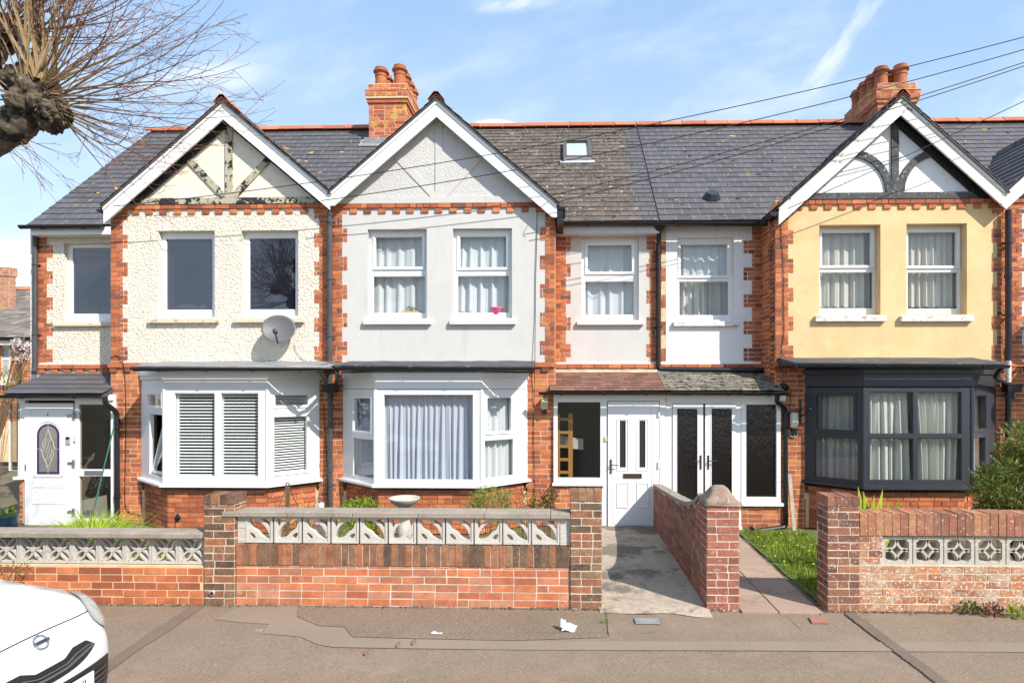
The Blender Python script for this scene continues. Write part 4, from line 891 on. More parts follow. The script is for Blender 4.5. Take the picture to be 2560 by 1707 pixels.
# house 3 porch
v0_,v1_=X(1665,PY),X(1951,PY); fr=MB(); zh3=z2(1800,1002)
fr.box(v0_,X(1962,PY),PY-.035,PY+.04,zh3,z2(1800,987))
wr=q(1865,1011,1941,1242)
fr.box(v0_,X(1681,PY),PY,PY+.04,.02,zh3); fr.box(X(1839,PY),X(1853,PY),PY,PY+.04,.02,zh3)
plate(fr,(0,PY),UX,-UY,X(1853,PY)+.001,v1_,z2(1900,1256),zh3,[wr],.012,-.06); fr.box(X(1681,PY),X(1839,PY),PY,PY+.04,z2(1760,1008),zh3)
fr.box(X(1853,PY),v1_+.03,PY-.06,PY+.04,z2(1900,1263),z2(1900,1256)); fr.box(v0_,X(1853,PY),PY-.05,PY+.04,-.02,.03)
pf3=fr.build('porch_frame',upvc,h3)
g=MB(); g.obox(Vector((0,PY,0)),UX,-UY,UZ,wr[0],wr[1],-.03,-.025,wr[2],wr[3]); g.build('pane',glass_pat,pf3)
for k,(a_,b_,ga,gb) in enumerate(((1681,1758,1692,1743),(1762,1839,1778,1829))):
    L_=q(a_,1009,b_,1320); G_=q(ga,1021,gb,1296); d=MB(); plate(d,(0,PY),UX,-UY,L_[0]+.004,L_[1]-.004,.04,L_[3],[G_],.018,-.02); ring(d,(0,PY-.018),UX,-UY,G_[0]-.012,G_[1]+.012,G_[2]-.012,G_[3]+.012,.012,0,.006)
    dl=d.build('door_leaf',upvc,h3); g=MB(); g.obox(Vector((0,PY,0)),UX,-UY,UZ,G_[0],G_[1],-.004,.0,G_[2],G_[3]); g.build('pane',glass_pat,dl)
    xh=X(1751 if k==0 else 1770,PY); door_handle(dl,xh,PY-.018,z2(1750,1172),z2(1750,1137),-1 if k==0 else 1,dark_metal)
bb=MB(); brick_block(bb,X(1853,PY),v1_,PY,PY+.1,0,z2(1900,1264),seed=93,sides='fr'); bb.build('porch_brickwork',[mortar,brickm],h3)
rm=MB(); x0_,x1_=pm+.0,v1_-.02; rm.box(x0_,x1_,YR-.03,YR-.02,0,zh3+.1); rm.box(x0_,x0_+.02,PY+.1,YR-.03,0,zh3); rm.box(x1_-.02,x1_,PY+.06,YR-.03,0,zh3); rm.box(x0_,x1_,PY+.1,YR-.03,zh3-.02,zh3); rm.build('porch_interior',M('brown_porch_wall',col=(.10,.065,.05),rough=.9),h3)
pipe(h3,[(X(1944,9.06),9.06,zf2-.05),(X(1943,9.06),9.08,z2(1943,1003)),(X(1964,YF-.07),YF-.06,z2(1964,1022)),(X(1965,YF-.07),YF-.06,z2(1965,1316)),(X(1890,9.1),9.12,z2(1890,1320)),(X(1880,9.0),9.05,.05)],r=.036,joints=[(X(1964,YF-.07),YF-.06,1.5)])
# number plaque, lamp fittings (parts of the houses they are fixed to)
g=MB(); r_=q(1353,993,1370,1023); g.box(r_[0],r_[1],PY-.07,PY+.02,r_[2],r_[3]); L1=g.build('security_light',M('aged_cream_plastic',col=(.52,.47,.28),rough=.4),h2,bevel=.012)
g=MB(); x_=X(1360,PY); z_=z2(1360,1028); g.lathe((x_,PY-.02,z_-.025),[(.035,.045),(.045,.02),(.035,-.01),(.01,-.025)],14); g.build('sensor',black_pl,L1,smooth=True)
g=MB(); r_=rectp(1972,1030,1992,1070,YF); g.box(r_[0],r_[1],YF-.09,YF-.01,r_[2],r_[3]); L2=g.build('bulkhead_light',M('milky_lamp_cover',col=(.60,.58,.48),rough=.25,spec=.5),h3,bevel=.025)
g=MB(); g.box(r_[0]-.008,r_[1]+.008,YF-.02,YF-.009,r_[2]-.008,r_[3]+.008); g.box(r_[0]+.03,r_[1]-.03,YF-.06,YF-.01,r_[2]-.08,r_[2]-.009); g.build('lamp_base',black_pl,L2)
c_=at(1986,1086,YF-.05); g=MB(); n=22
g.prism([(c_.x+.062*math.cos(2*math.pi*k/n),YF-.03,c_.z+.042*math.sin(2*math.pi*k/n)) for k in range(n)],(0,.015,0)); pq=g.build('number_plaque',black_pl,h3)
g=MB(); g.tube([(c_.x+.060*math.cos(2*math.pi*k/n),YF-.031,c_.z+.040*math.sin(2*math.pi*k/n)) for k in range(n+1)],.004,6); g.build('rim',sill_m,pq)
text('3',.06,(c_.x+.005,YF-.034,c_.z),(R(90),0,0),sill_m,'house_number',pq,.002)
def cable(h,pts,r=.005,mat=None,name='wall_cable'):
    mb=MB(); P=[Vector(p) for p in pts]; out=[]
    for i in range(len(P)-1):
        p0,p1,p2,p3=P[max(i-1,0)],P[i],P[i+1],P[min(i+2,len(P)-1)]
        for k in range(6):
            t=k/6; out.append(.5*((2*p1)+(p2-p0)*t+(2*p0-5*p1+4*p2-p3)*t*t+(3*p1-p0-3*p2+p3)*t**3))
    out.append(P[-1]); mb.tube(out,r,5); return mb.build(name,mat or black_pl,h)
W=lambda px,py,Y=YF-.02:at(px,py,Y)
cable(h2,[W(1370,505,9.0),W(1350,520,9.1),W(1343,535),W(1342,600),W(1339,700),W(1338,800),W(1337,905,YF-.05),W(1336,925,YF-.05),W(1335,1000),W(1334,1100),W(1336,1180),W(1335,1260),W(1334,1285)],.0055)
cable(h3,[W(1952,545),W(1953,600),W(1957,640),W(1959,760),W(1960,830),W(1954,880),W(1972,905,YF-.06),W(1962,930,YF-.05),W(1955,950),W(1976,975),W(1973,1030)],.005)
cable(h1,[W(276,893),W(295,890),W(308,910,YF-.06),W(313,960),W(314,1100),W(312,1240),W(318,1275),W(335,1283),W(352,1287)],.005)
cable(h2,[W(808,1010),W(812,1080),W(818,1180),W(820,1270)],.006)

# moss clumps growing on the slopes
def moss(roof,x0,x1,s0,s1,n,seed,mat,rmin=.008,rmax=.028,name='moss_clumps',orange=False):
    rn=random.Random(seed); mb=MB(); L_=math.hypot(RY-EY,RZ-EAV)
    for i in range(n):
        x=rn.uniform(x0,x1); q=(s0+(s1-s0)*rn.random()**.8)*L_; b=Vector((x,EY,EAV))+SR*q+NR*.010; r_=rn.uniform(rmin,rmax)
        for j in range(rn.randint(1,4)):
            c=b+UX*rn.gauss(0,r_)+SR*rn.gauss(0,r_*.5); k=7; rr=r_*rn.uniform(.4,1); h_=rr*(.5 if not orange else .1)
            ring_=[c+UX*(rr*1.4*math.cos(6.283*u/k)*rn.uniform(.7,1.2))+SR*(rr*math.sin(6.283*u/k)*rn.uniform(.7,1.2)) for u in range(k)]; top=c+NR*h_
            for u in range(k): mb.face((ring_[u],ring_[(u+1)%k],top),rn.random())
    return mb.build(name,mat,roof)
mossm=M('dark_moss',ramp=[(.018,.013,.009),(.04,.032,.014),(.065,.045,.02)],rough=1,spec=0); lichm=M('orange_lichen',ramp=[(.50,.27,.03),(.60,.38,.06)],rough=.95); whl=M('white_lichen',ramp=[(.42,.39,.34),(.56,.53,.48)],rough=.95)
RF={h.name:[c for c in h.children if c.name.startswith('roof') and 'vent' not in c.name][0] for h in (h1,h2,h3,h4)}
moss(RF[h2.name],-1.2,XP23-.25,.0,.96,75,1,mossm); moss(RF[h2.name],-1.2,XP23-.25,.02,.98,300,2,whl,.006,.015,'lichen_spots',True)
moss(RF[h3.name],XP23+.1,4.2,.0,.85,95,3,mossm,.006,.022); moss(RF[h3.name],2.6,4.6,.3,1,16,4,lichm,.012,.03,'orange_lichen',True)
moss(RF[h1.name],XA,-5.6,.0,.9,26,5,lichm,.012,.035,'orange_lichen',True); moss(RF[h1.name],-5.4,XP12-.3,.2,1,16,6,lichm,.012,.035,'orange_lichen',True); moss(RF[h1.name],XA,XP12,.0,.9,20,7,mossm,.006,.018)
moss(RF[h4.name],XP34,XP34+2.5,.3,1,14,8,lichm,.012,.03,'orange_lichen',True); moss(RF[h4.name],XP34,XP34+2.5,.2,1,20,9,mossm)

# tilted casement standing ajar in the angled left light of the first bay
A_,B_=b1[0],b1[1]; U_=Vector((B_[0]-A_[0],B_[1]-A_[1],0)).normalized(); N_=Vector((U_.y,-U_.x,0)); ca=hit(376,1040,A_,B_); cb=hit(408,1190,A_,B_)
th_=R(12); V_=(UZ*math.cos(th_)-N_*math.sin(th_)); M_=N_*math.cos(th_)+UZ*math.sin(th_); zt_top=cb[1]+.005; hh_=(ca[1]-cb[1]); O_=Vector((A_[0],A_[1],0))+UZ*zt_top-N_*.03; wb=.045
cm_=MB(); u0_c,u1_c=ca[0]+.005,cb[0]-.005
for a,b,c,d in ((u0_c,u0_c+wb,0,hh_),(u1_c-wb,u1_c,0,hh_),(u0_c+wb,u1_c-wb,0,wb),(u0_c+wb,u1_c-wb,hh_-wb,hh_)): cm_.obox(O_,U_,M_,V_,a,b,-.025,.02,c,d)
oc=cm_.build('open_casement',upvc,h1); g=MB(); g.obox(O_,U_,M_,V_,u0_c+wb,u1_c-wb,-.004,0,wb,hh_-wb); g.build('pane',glass,oc)
# ---------------------------------------------------------------- ground, road, pavement, paths
from mathutils.geometry import tessellate_polygon
def G(px,py,z=0.0):
    a=(px-PPX)/FPX; dx,dy=-math.sin(YAW)+a*math.cos(YAW),math.cos(YAW)+a*math.sin(YAW); t=(CAMZ-z)*FPX/(py-HY)
    return Vector((t*dx,t*dy,z))
YW=5.87; YK=4.20
soil=M('garden_soil',col=(.16,.12,.08),rough=.95,var=((3,.25),(30,.3)),spots=((2.2,.5,(.10,.14,.04),.7,.1),),bump=((25,.8,.03),))
asph=M('brown_asphalt',col=(.222,.165,.118),rough=.95,var=((.55,.09),(2.5,.08),(75,.32)),spots=((85,.60,(.52,.43,.34),.55,.14),(95,.61,(.06,.045,.035),.5,.1),(.8,.56,(.20,.145,.105),.5,.12),(1.1,.58,(.31,.225,.165),.5,.14),(5.5,.74,(.45,.38,.31),.5,.02)),bump=((190,.5,.004),))
asph2=M('paler_asphalt_patch',col=(.245,.19,.14),rough=.95,var=((1.2,.07),(90,.16)),spots=((110,.60,(.50,.43,.35),.45,.08),),bump=((220,.3,.003),))
asph3=M('darker_asphalt_patch',col=(.190,.142,.10),rough=.95,var=((1.2,.10),(75,.34)),spots=((85,.57,(.58,.48,.39),.7,.10),(95,.58,(.04,.03,.025),.6,.08)),bump=((190,.5,.004),))
roadm=M('grey_road_asphalt',col=(.14,.13,.12),rough=.95,var=((.6,.1),(150,.25)),bump=((180,.5,.004),))
kerbm=M('concrete_kerb',col=(.40,.37,.33),rough=.9,var=((4,.12),(70,.1)))
chan=M('brown_channel_paver',col=(.175,.13,.10),rough=.95,var=((3,.12),(90,.18)),bump=((90,.4,.004),))
pathc=M('worn_concrete_path',col=(.40,.325,.25),rough=.95,var=((2,.14),(14,.14),(70,.25)),spots=((1.7,.50,(.14,.12,.095),.85,.07),(60,.64,(.60,.53,.43),.6,.05),(5,.62,(.09,.08,.065),.6,.08)),bump=((70,.7,.010),))
slabm=M('pink_paving_slab',ramp=[(.33,.235,.18),(.38,.275,.21),(.35,.255,.195)],rough=.92,var=((3,.1),(80,.12)),spots=((4,.56,(.19,.15,.11),.55,.1),(50,.62,(.10,.08,.06),.5,.1)),bump=((60,.4,.005),))
grassm=M('grass_blades',ramp=[(.10,.17,.015),(.20,.29,.03),(.32,.38,.05),(.16,.24,.02)],rough=.7,trans=.35)
g_=MB(); g_.face([(-400,-300,-.14),(400,-300,-.14),(400,700,-.14),(-400,700,-.14)]); tag(g_.build('ground',soil),kind='structure')
g_=MB(); g_.face([(-60,-6.5,-.10),(60,-6.5,-.10),(60,YK-.12,-.10),(-60,YK-.12,-.10)]); tag(g_.build('road',roadm),kind='structure')
g_=MB(); x=-20.
while x<20: g_.box(x+.004,x+.906,YK-.125,YK,-.16,.012,random.random()); x+=.91
tag(g_.build('kerb',kerbm,bevel=.012),kind='structure')
pv=MB(); pv.grid(lambda a,b:(-30+60*a,YK+(6.0-YK)*b,.0+.004*noise.noise((a*60,b*2,0))-.004),120,6); pv.box(-30,30,YK,6.0,-.13,-.06)
pav=pv.build('pavement',asph); tag(pav,kind='structure')
def sheet(pts,z,name,mat,kind='structure'):
    P=[G(a,b,0) for a,b in pts]; mb=MB(); P=[Vector((p.x,p.y,z)) for p in P]
    base=len(mb.v); mb.v=[tuple(p) for p in P]
    for t in tessellate_polygon([P]): mb.f.append(t); mb.t.append(.5); mb.m.append(0)
    return tag(mb.build(name,mat),kind=kind)
c6=lambda l:[(640+x/3.647,1277+y/3.647) for x,y in l]
sheet(c6([(-70,835),(380,850),(372,965),(570,1050),(800,1062),(875,1150),(1390,1165),(2334,1185)])+[(1920,1603),(2640,1606),(2640,1630),(1920,1626)]+c6([(2334,1265),(1250,1250),(700,1240),(560,1215),(400,1145),(60,1115),(120,1030),(-200,1010),(-380,985)]),.002,'asphalt_patch',asph2)
sheet(c6([(385,860),(1500,885),(2334,900),(3200,940),(3200,1150),(2334,1180),(1390,1160),(880,1145),(805,1055),(575,1045),(378,962)]),.0018,'asphalt_patch',asph3)
sheet([(490,1507),(523,1506),(430,1572),(340,1628),(272,1680),(200,1745),(150,1790),(110,1790),(180,1725),(268,1655),(360,1590)],.004,'drain_channel',chan)
bm_=MB(); A=G(2110,1534);B=G(2345,1712); D=(B-A); n=34; Dn=D.normalized(); S=Vector((-Dn.y,Dn.x,0)); wd=.105
for i in range(n):
    a=A+D*(i/n)-Dn*0; b=A+D*((i+1)/n)-Dn*.008; k=random.uniform(-.004,.004)
    bm_.prism([a+S*k,b+S*k,b+S*(wd+k),a+S*(wd+k)],(0,0,.010),random.random())
tag(bm_.build('brick_drain_channel',chan),kind='structure')
# paths: concrete to house 2's door, pink slabs to house 3's
xa,xb=X(1503,YW),X(1766,YW)
pc=MB(); 
def pfn(a,b):
    y=YW-.10+(9.28-YW+.10)*b; x=(xa-.02)+(1.44-xa+.03)*a if False else (xa-.02)+((1.46)-xa)*a
    z=.016+.012*noise.noise((x*3,y*3,1))+.012*min(1,b*4)-(.018 if b==0 else 0)
    if b==0: y+=.10*noise.noise((x*2.5,0,7))-.08*a
    return (x,y,z)
pc.grid(pfn,24,40); tag(pc.build('concrete_path',pathc,smooth=True),kind='structure')
sp=MB(); x0,x1=X(1848,YW),X(2046,YW)+.02; rows=[YW-.08,6.3,6.75,7.2,7.65,8.1,8.55,9.25]
for i in range(len(rows)-1):
    for a,b in ((x0,x0+.36),(x0+.36,x1)):
        sp.box(a+.006,b-.006+(.06*i/7 if b==x1 else 0),rows[i]+.006,rows[i+1]-.006,-.05,.018+random.uniform(-.003,.004),random.random())
sp.box(x0,x1,YW-.06,9.25,-.05,.004,.1); tag(sp.build('slab_path',slabm,bevel=.004),kind='structure')
gd=MB(); gd.grid(lambda a,b:(-14+30*a,6.0+(9.6-6.0)*b,-.012+.02*noise.noise((a*40,b*8,2))),80,20); tag(gd.build('garden_ground',soil),kind='structure')
# ---------------------------------------------------------------- front garden walls
def P5(px,py): return at(px,py,YW)
def zw(py,px=1400): return Z(px,py,YW)
def soldiers(mb,x0,x1,y0,y1,z0,z1,m=1,pitch=.071,seed=1,depth=0,rng=(0,1),mo=0):
    rn=random.Random(seed); n=int(round((x1-x0)/pitch)); p=(x1-x0)/n
    mb.box(x0+.006,x1-.006,y0+.008,y1-.008,z0+.004,z1-.013,.5,mo)
    for i in range(n): j=rn.uniform(-.003,.003); mb.box(x0+i*p+.005,x0+(i+1)*p-.005,y0+j,y1-j,z0+.006,z1-.003+rn.uniform(-.003,.004),rng[0]+(rng[1]-rng[0])*rn.random(),m)
def holes_plate(outer,holes,depth,mat_pts):
    """outer/holes: 2D loops (x,z); returns MB of a plate with through holes, front at y=0"""
    mb=MB(); loops=[[Vector((x,z,0)) for x,z in l] for l in [outer]+holes]; flat=[p for l in loops for p in l]; n=len(flat)
    mb.v=[(p.x,0,p.y) for p in flat]+[(p.x,depth,p.y) for p in flat]
    for t in tessellate_polygon(loops):
        mb.f.append(tuple(t)); mb.f.append(tuple(i+n for i in reversed(t))); mb.t+=[.5,.5]; mb.m+=[0,0]
    k=0
    for l in loops:
        for i in range(len(l)):
            a,b=k+i,k+(i+1)%len(l); mb.f.append((a,b,b+n,a+n)); mb.t.append(.5); mb.m.append(0)
        k+=len(l)
    return mb
def shift(mb,v):
    mb.v=[(a+v[0],b+v[1],c+v[2]) for a,b,c in mb.v]; return mb
def smoothloop(l,n=2):
    for _ in range(n):
        o=[]
        for i in range(len(l)):
            a,b=l[i],l[(i+1)%len(l)]; o+=[(a[0]*.75+b[0]*.25,a[1]*.75+b[1]*.25),(a[0]*.25+b[0]*.75,a[1]*.25+b[1]*.75)]
        l=o
    return l
def arcbar(mb,cx,cz,r,w,a0,a1,d0,d1,n=9):
    for i in range(n):
        p=[]; 
        for r_,k in ((r-w/2,i),(r+w/2,i),(r+w/2,i+1),(r-w/2,i+1)):
            t=math.radians(a0+(a1-a0)*k/n); p.append((cx+r_*math.cos(t),d0,cz+r_*math.sin(t)))
        mb.prism(p,(0,d1-d0,0))
# --- wall of house 1
GW='front garden walls facing the pavement'
wA=thing('garden_wall','low orange brick wall topped with petal-pattern concrete blocks and flat coping, behind the white car','wall',(X(240,YW),YW,0),GW)
zb0,zb1=zw(1411,240),zw(1342,240); xr_=X(508,YW); xl_=xr_-.276*16
mb=MB(); brick_block(mb,xl_,xr_,YW,YW+.215,-.1,zb0-.006,seed=201,lo=.3,hi=1,sides='fb',header=.06,blen=.225) if 0 else brick_block(mb,xl_,xr_,YW,YW+.215,-.1,zb0-.006,seed=201,lo=.3,hi=1,sides='fb',header=.06)
mb.build('brickwork',[mortar,brickm],wA)
cp=MB(); x=xl_; zc0,zc1=zw(1343,240),zw(1330,240)
while x<xr_-.01: cp.box(x+.002,min(x+.62,xr_)-.002,YW-.035,YW+.20,zc0+random.uniform(-.002,.002),zc1,random.random()); x+=.62
cp.build('coping',coping_m,wA,bevel=.006)
bk=MB(); s=.270; hh=zb1-zb0-.006
outer=[(0,0),(s,0),(s,hh),(0,hh)]; q=.022; inn=[(q,q),(s-q,q),(s-q,hh-q),(q,hh-q)]
bk=holes_plate(outer,[inn],.09,None); cx,cz=s/2,hh/2
for sx in (-1,1):
    for sz in (-1,1):
        # leaf outline from the centre to the corner: two arcs
        ex,ez=sx*(s/2-q),sz*(hh/2-q); L_=math.hypot(ex,ez); ang=math.degrees(math.atan2(ez,ex))
        R_=L_*.74; half=math.degrees(math.asin(L_/2/R_)); dd_=R_*math.cos(math.radians(half))
        for k in (-1,1):
            nx,nz=-math.sin(math.radians(ang))*k,math.cos(math.radians(ang))*k
            ccx,ccz=cx+ex/2+nx*dd_,cz+ez/2+nz*dd_; base=math.degrees(math.atan2(-nz,-nx))
            arcbar(bk,ccx,ccz,R_,.019,base-half,base+half,.012,.075)
bk.prism([(cx+.03*math.cos(t),.010,cz+.03*math.sin(t)) for t in [math.pi*k/4 for k in range(8)]],(0,.066,0))
bo=shift(bk,(X(23.3+69.1*6,YW)+.003,YW+.045,zb0)); blk=bo.build('screen_block',conc,wA)
for k in range(1,9): copy_part(blk,wA,(-(.276)*k,0,0))
mo=MB()
for k in range(0,10): xx=X(23.3+69.1*6,YW)+.001-.276*k; mo.box(xx-.004,xx+.004,YW+.052,YW+.125,zb0-.004,zb1,.5)
mo.box(xl_+.0,X(23.3+69.1*6,YW)-.276*8-.01,YW+.05,YW+.13,zb0-.004,zb1); mo.build('mortar_joints',mortar_g,wA)
# --- wall of house 2
wB=thing('garden_wall','red brick wall between two brown piers, soldier course and leaf-hole blocks under a grey coping','wall',(X(1000,YW),YW,0),GW)
pxl_,pxr_=X(511,YW),X(588,YW); rx0,rx1=X(1426,YW),X(1505,YW)
zs0,zs1=zw(1419),zw(1364); zb0,zb1=zw(1364),zw(1297); zc0,zc1=zw(1296),zw(1282)
mb=MB(); brick_block(mb,pxr_-.0,rx0+.0,YW+.012,YW+.215,-.1,zs0,seed=205,lo=.15,hi=1,sides='fb',header=.1); mb.build('brickwork',[mortar_g,brick_mix:=M('salvaged_red_brick',ramp=[(.25,.10,.060),(.42,.125,.060),(.54,.175,.080),(.50,.22,.13),(.36,.14,.08),(.60,.21,.085)],rough=.88,var=((8,.18),(50,.14)),spots=((10,.68,(.10,.07,.055),.6,.06),(4,.62,(.60,.48,.38),.4,.1)),bump=((90,.6,.005),))],wB)
mb=MB(); soldiers(mb,pxr_+.003,rx0-.003,YW+.004,YW+.215,zs0,zs1-.004,seed=207); mb.build('soldier_course',[mortar_g,brick_pier],wB)
cp=MB(); x=pxr_-.13
while x<rx0-.01: cp.box(x+.002,min(x+.66,rx0)-.002,YW-.02,YW+.22,zc0+random.uniform(-.002,.002),zc1,random.random()); x+=.66
cp.build('coping',coping_m,wB,bevel=.006)
def n3(l,mir): 
    o=[((x-920)/540,1-(y-920)/520) for x,y in l]; o=smoothloop(o,1)
    return [((1-x) if mir else x,y) for x,y in (o if not mir else list(reversed(o)))]
Ha=[(985,948),(1065,958),(1190,1008),(1302,1102),(1375,1222),(1405,1352),(1355,1358),(1270,1335),(1190,1290),(1150,1228),(1095,1188),(1030,1150),(1003,1070),(985,1010)]
Hb=[(1225,950),(1392,950),(1400,962),(1400,1120),(1375,1115),(1340,1050),(1265,1000)]
Hc=[(985,1235),(1040,1238),(1095,1280),(1118,1335),(1085,1362),(1035,1345),(998,1295)]
s=.272; hh=zb1-zb0-.008
def blockB(mir):
    sc=lambda l:[(x*s,y*hh) for x,y in l]
    mb=holes_plate([(0,0),(s,0),(s,hh),(0,hh)],[sc(n3(h_,mir)) for h_ in (Ha,Hb,Hc)],.06,None)
    for a,b,c,d in ((0,.018,0,hh),(s-.018,s,0,hh),(.018,s-.018,0,.016),(.018,s-.018,hh-.016,hh)): mb.box(a,b,-.010,-.0005,c,d)
    return mb
seq=[0,1,0,1,0,1,0,0,1,0,0]; proto={}
for k,mi in enumerate(seq):
    xx=X(614.8+71.55*k,YW+.03)
    if mi not in proto: proto[mi]=(shift(blockB(mi),(xx,YW+.035,zb0+.004)).build('screen_block',conc,wB),xx)
    else: copy_part(proto[mi][0],wB,(xx-proto[mi][1],0,0))
mo=MB()
for k in range(0,12): xx=X(614.8+71.55*k,YW+.03); mo.box(xx-.006,xx+.0-.0005,YW+.045,YW+.11,zb0,zb1-.002)
mo.build('mortar_joints',mortar_g,wB)
eb=MB()
for a,b in ((pxr_+.0,X(613,YW)),(X(1399,YW),rx0)): brick_block(eb,a+.002,b-.002,YW+.03,YW+.13,zb0,zb1,seed=209,sides='f',course=.045)
eb.build('infill_bricks',[mortar_g,conc],wB)
def pier(x0,x1,ztop,seed,mats,name='pier',y0=None,dp=.225,parent=None,cap='soldier',tf=None,lo=0,hi=1):
    y0=y0 or YW-.01; mb=MB(); zc=ztop-(.10 if cap=='soldier' else 0)
    brick_block(mb,x0,x1,y0,y0+dp,-.1,zc,seed=seed,header=.5,lo=lo,hi=hi,tf=tf)
    if cap=='soldier': soldiers(mb,x0-.004,x1+.004,y0-.006,y0+dp+.006,zc,ztop,seed=seed+3,pitch=.075)
    return mb.build(name,mats,parent,bevel=0)
pier(pxl_,pxr_,zw(1236,550),221,[mortar_g,brick_pier],parent=wB); pier(rx0,rx1,zw(1228,1465),225,[mortar_g,brick_pier],parent=wB)
dp=MB(); c=P5(533,1479); dp.tube([(c.x,YW+.03,c.z),(c.x,YW-.03,c.z-.004)],.026,14); dpi=dp.build('drain_pipe',conc_old,wB)
dp=MB(); dp.tube([(c.x,YW-.0302,c.z-.004),(c.x,YW-.031,c.z-.004)],.019,14); dp.build('pipe_bore',black_w,dpi)
# --- divider wall with domed pier
wC=thing('divider_wall','narrow brown brick wall with sloping top running back from a dome-capped pier, between the two front paths','wall',(X(1800,YW),YW,0))
cx0,cx1=X(1766,YW),X(1848,YW); zb_=zw(1262,1800); mb=MB(); yc=YW-.01; dpt=.30
brick_block(mb,cx0,cx1,yc,yc+dpt,-.1,zb_,seed=231,header=.4,lo=.1,hi=.9); mb.build('pier',[mortar_g,M('red_brown_brick',ramp=[(.18,.075,.055),(.28,.10,.065),(.36,.13,.085),(.24,.09,.06)],rough=.9,var=((10,.2),(60,.16)),spots=((40,.65,(.60,.55,.50),.7,.05),(6,.68,(.66,.62,.58),.7,.05)),bump=((80,.7,.006),))],wC)
dm=MB(); hw=(cx1-cx0)/2+.012; xm=(cx0+cx1)/2; prof=[(1,0),(.98,.035),(.80,.06),(.66,.10),(.50,.145),(.30,.17),(0,.178)]
def dome(a,b):
    # square footprint closing to a rounded top
    i=b*(len(prof)-1); k=min(int(i),len(prof)-2); f=i-k; r=prof[k][0]*(1-f)+prof[k+1][0]*f; z=prof[k][1]*(1-f)+prof[k+1][1]*f
    t=a*2*math.pi; c_,s_=math.cos(t),math.sin(t); m=max(abs(c_),abs(s_)); q_=(1-b)**.5; rad=r*(q_/m+(1-q_)*1.0)
    return (xm+c_*rad*hw,yc+dpt/2+s_*rad*(dpt/2+.012),zb_+z)
dm.grid(dome,32,12); dm.box(cx0-.012,cx1+.012,yc-.012,yc+dpt+.012,zb_-.012,zb_+.001); dm.build('domed_cap',M('lichened_brown_cap',col=(.27,.19,.14),rough=.95,var=((10,.25),(60,.2)),spots=((40,.62,(.50,.44,.36),.7,.05),),bump=((60,.8,.008),)),wC,smooth=True)
# wall body: face towards the path, top sloping
x0,x1=cx0+.0,cx0+.115; yA,yB=yc+dpt,9.24; zA,zB=.87,.66; mb=MB()
def zt_(y): 
    t=(y-yA)/(yB-yA); return zA+(zB-zA)*t+.20*math.exp(-((y-yA)/.35))
brick_w=M('weathered_dark_brick',ramp=[(.19,.085,.06),(.28,.115,.08),(.34,.14,.095),(.22,.12,.085)],rough=.92,var=((6,.22),(60,.15)),spots=((5,.60,(.40,.36,.31),.5,.1),),bump=((80,.7,.006),))
n=24
for i in range(n):
    a,b=yA+(yB-yA)*i/n,yA+(yB-yA)*(i+1)/n
    mb.hexa([(x0+.008,a,-.1),(x1-.008,a,-.1),(x1-.008,b,-.1),(x0+.008,b,-.1),(x0+.008,a,zt_(a)),(x1-.008,a,zt_(a)),(x1-.008,b,zt_(b)),(x0+.008,b,zt_(b))],.5,0)
def ivw(sgn):
    def f(k,v0,v1):
        # allowed run of the course under the sloping top
        ys=[yA+(yB-yA)*i/60 for i in range(61)]; ok=[y for y in ys if zt_(y)>=v1-.02]
        return [(ok[0]-yA,ok[-1]-yA)] if len(ok)>1 else []
    return f
bricks(mb,(x0,yA),UY,-UX,0,yB-yA,-.1,1.1,ivals=ivw(0),seed=241,m=1,depth=0,back=.02); bricks(mb,(x1,yA),UY,UX,0,yB-yA,-.1,1.1,ivals=ivw(0),seed=243,m=1,depth=0,back=.02)
mb.build('brickwork',[mortar_g,brick_w],wC)
cp=MB(); cp.grid(lambda a,b:(x0-.012+(x1-x0+.024)*a,yA+(yB-yA)*b,zt_(yA+(yB-yA)*b)+.03+.008*noise.noise((a*3,b*30,4))),4,40); cp.grid(lambda a,b:((x0-.012),yA+(yB-yA)*b,zt_(yA+(yB-yA)*b)-.015+.045*a),1,40); cp.grid(lambda a,b:((x1+.012),yA+(yB-yA)*b,zt_(yA+(yB-yA)*b)-.015+.045*a),1,40)
cp.grid(lambda a,b:(x0-.012+(x1-x0+.024)*a,yA,zt_(yA)-.015+.045*b),1,1); cp.build('cement_capping',coping_m,wC)
# --- wall of house 3
wD=thing('garden_wall','pitted reddish brick wall with lime stains, tall pier at its left end and diamond-hole concrete blocks','wall',(X(2300,YW),YW,0),GW)
qx0,qx1=X(2068,YW),X(2148,YW); xr_=X(2148,YW)+3.6
zs0,zs1=zw(1340,2300),zw(1283,2300); zb0,zb1=zw(1412,2300),zw(1341,2300)
tfD=lambda t,u,v: min(1,max(0,t*.7+.35*(1-v/.5)))
mb=MB(); brick_block(mb,qx1-.0,xr_,YW+.006,YW+.225,-.1,zb0,seed=251,sides='fb',header=.08,lo=.1,tf=None)
brick_block(mb,qx1,X(2208,YW),YW+.006,YW+.225,zb0,zs0,seed=253,sides='fb',header=.3,lo=.0,hi=.7); mb.build('brickwork',[mortar_g,brick_eff],wD)
sold=M('stained_orange_brick',ramp=[(.22,.10,.06),(.34,.15,.08),(.42,.20,.10),(.30,.11,.07)],rough=.9,var=((10,.25),(50,.2)),spots=((30,.63,(.62,.58,.50),.8,.04),(8,.62,(.12,.09,.06),.5,.08)),bump=((70,.8,.008),))
mb=MB(); soldiers(mb,qx1+.003,xr_,YW-.004,YW+.225,zs0,zs1,seed=257,pitch=.078); mb.build('soldier_course',[mortar_g,sold],wD)
bkD=MB(); s=.288; hh=zb1-zb0-.006; q=.030; ch=.03
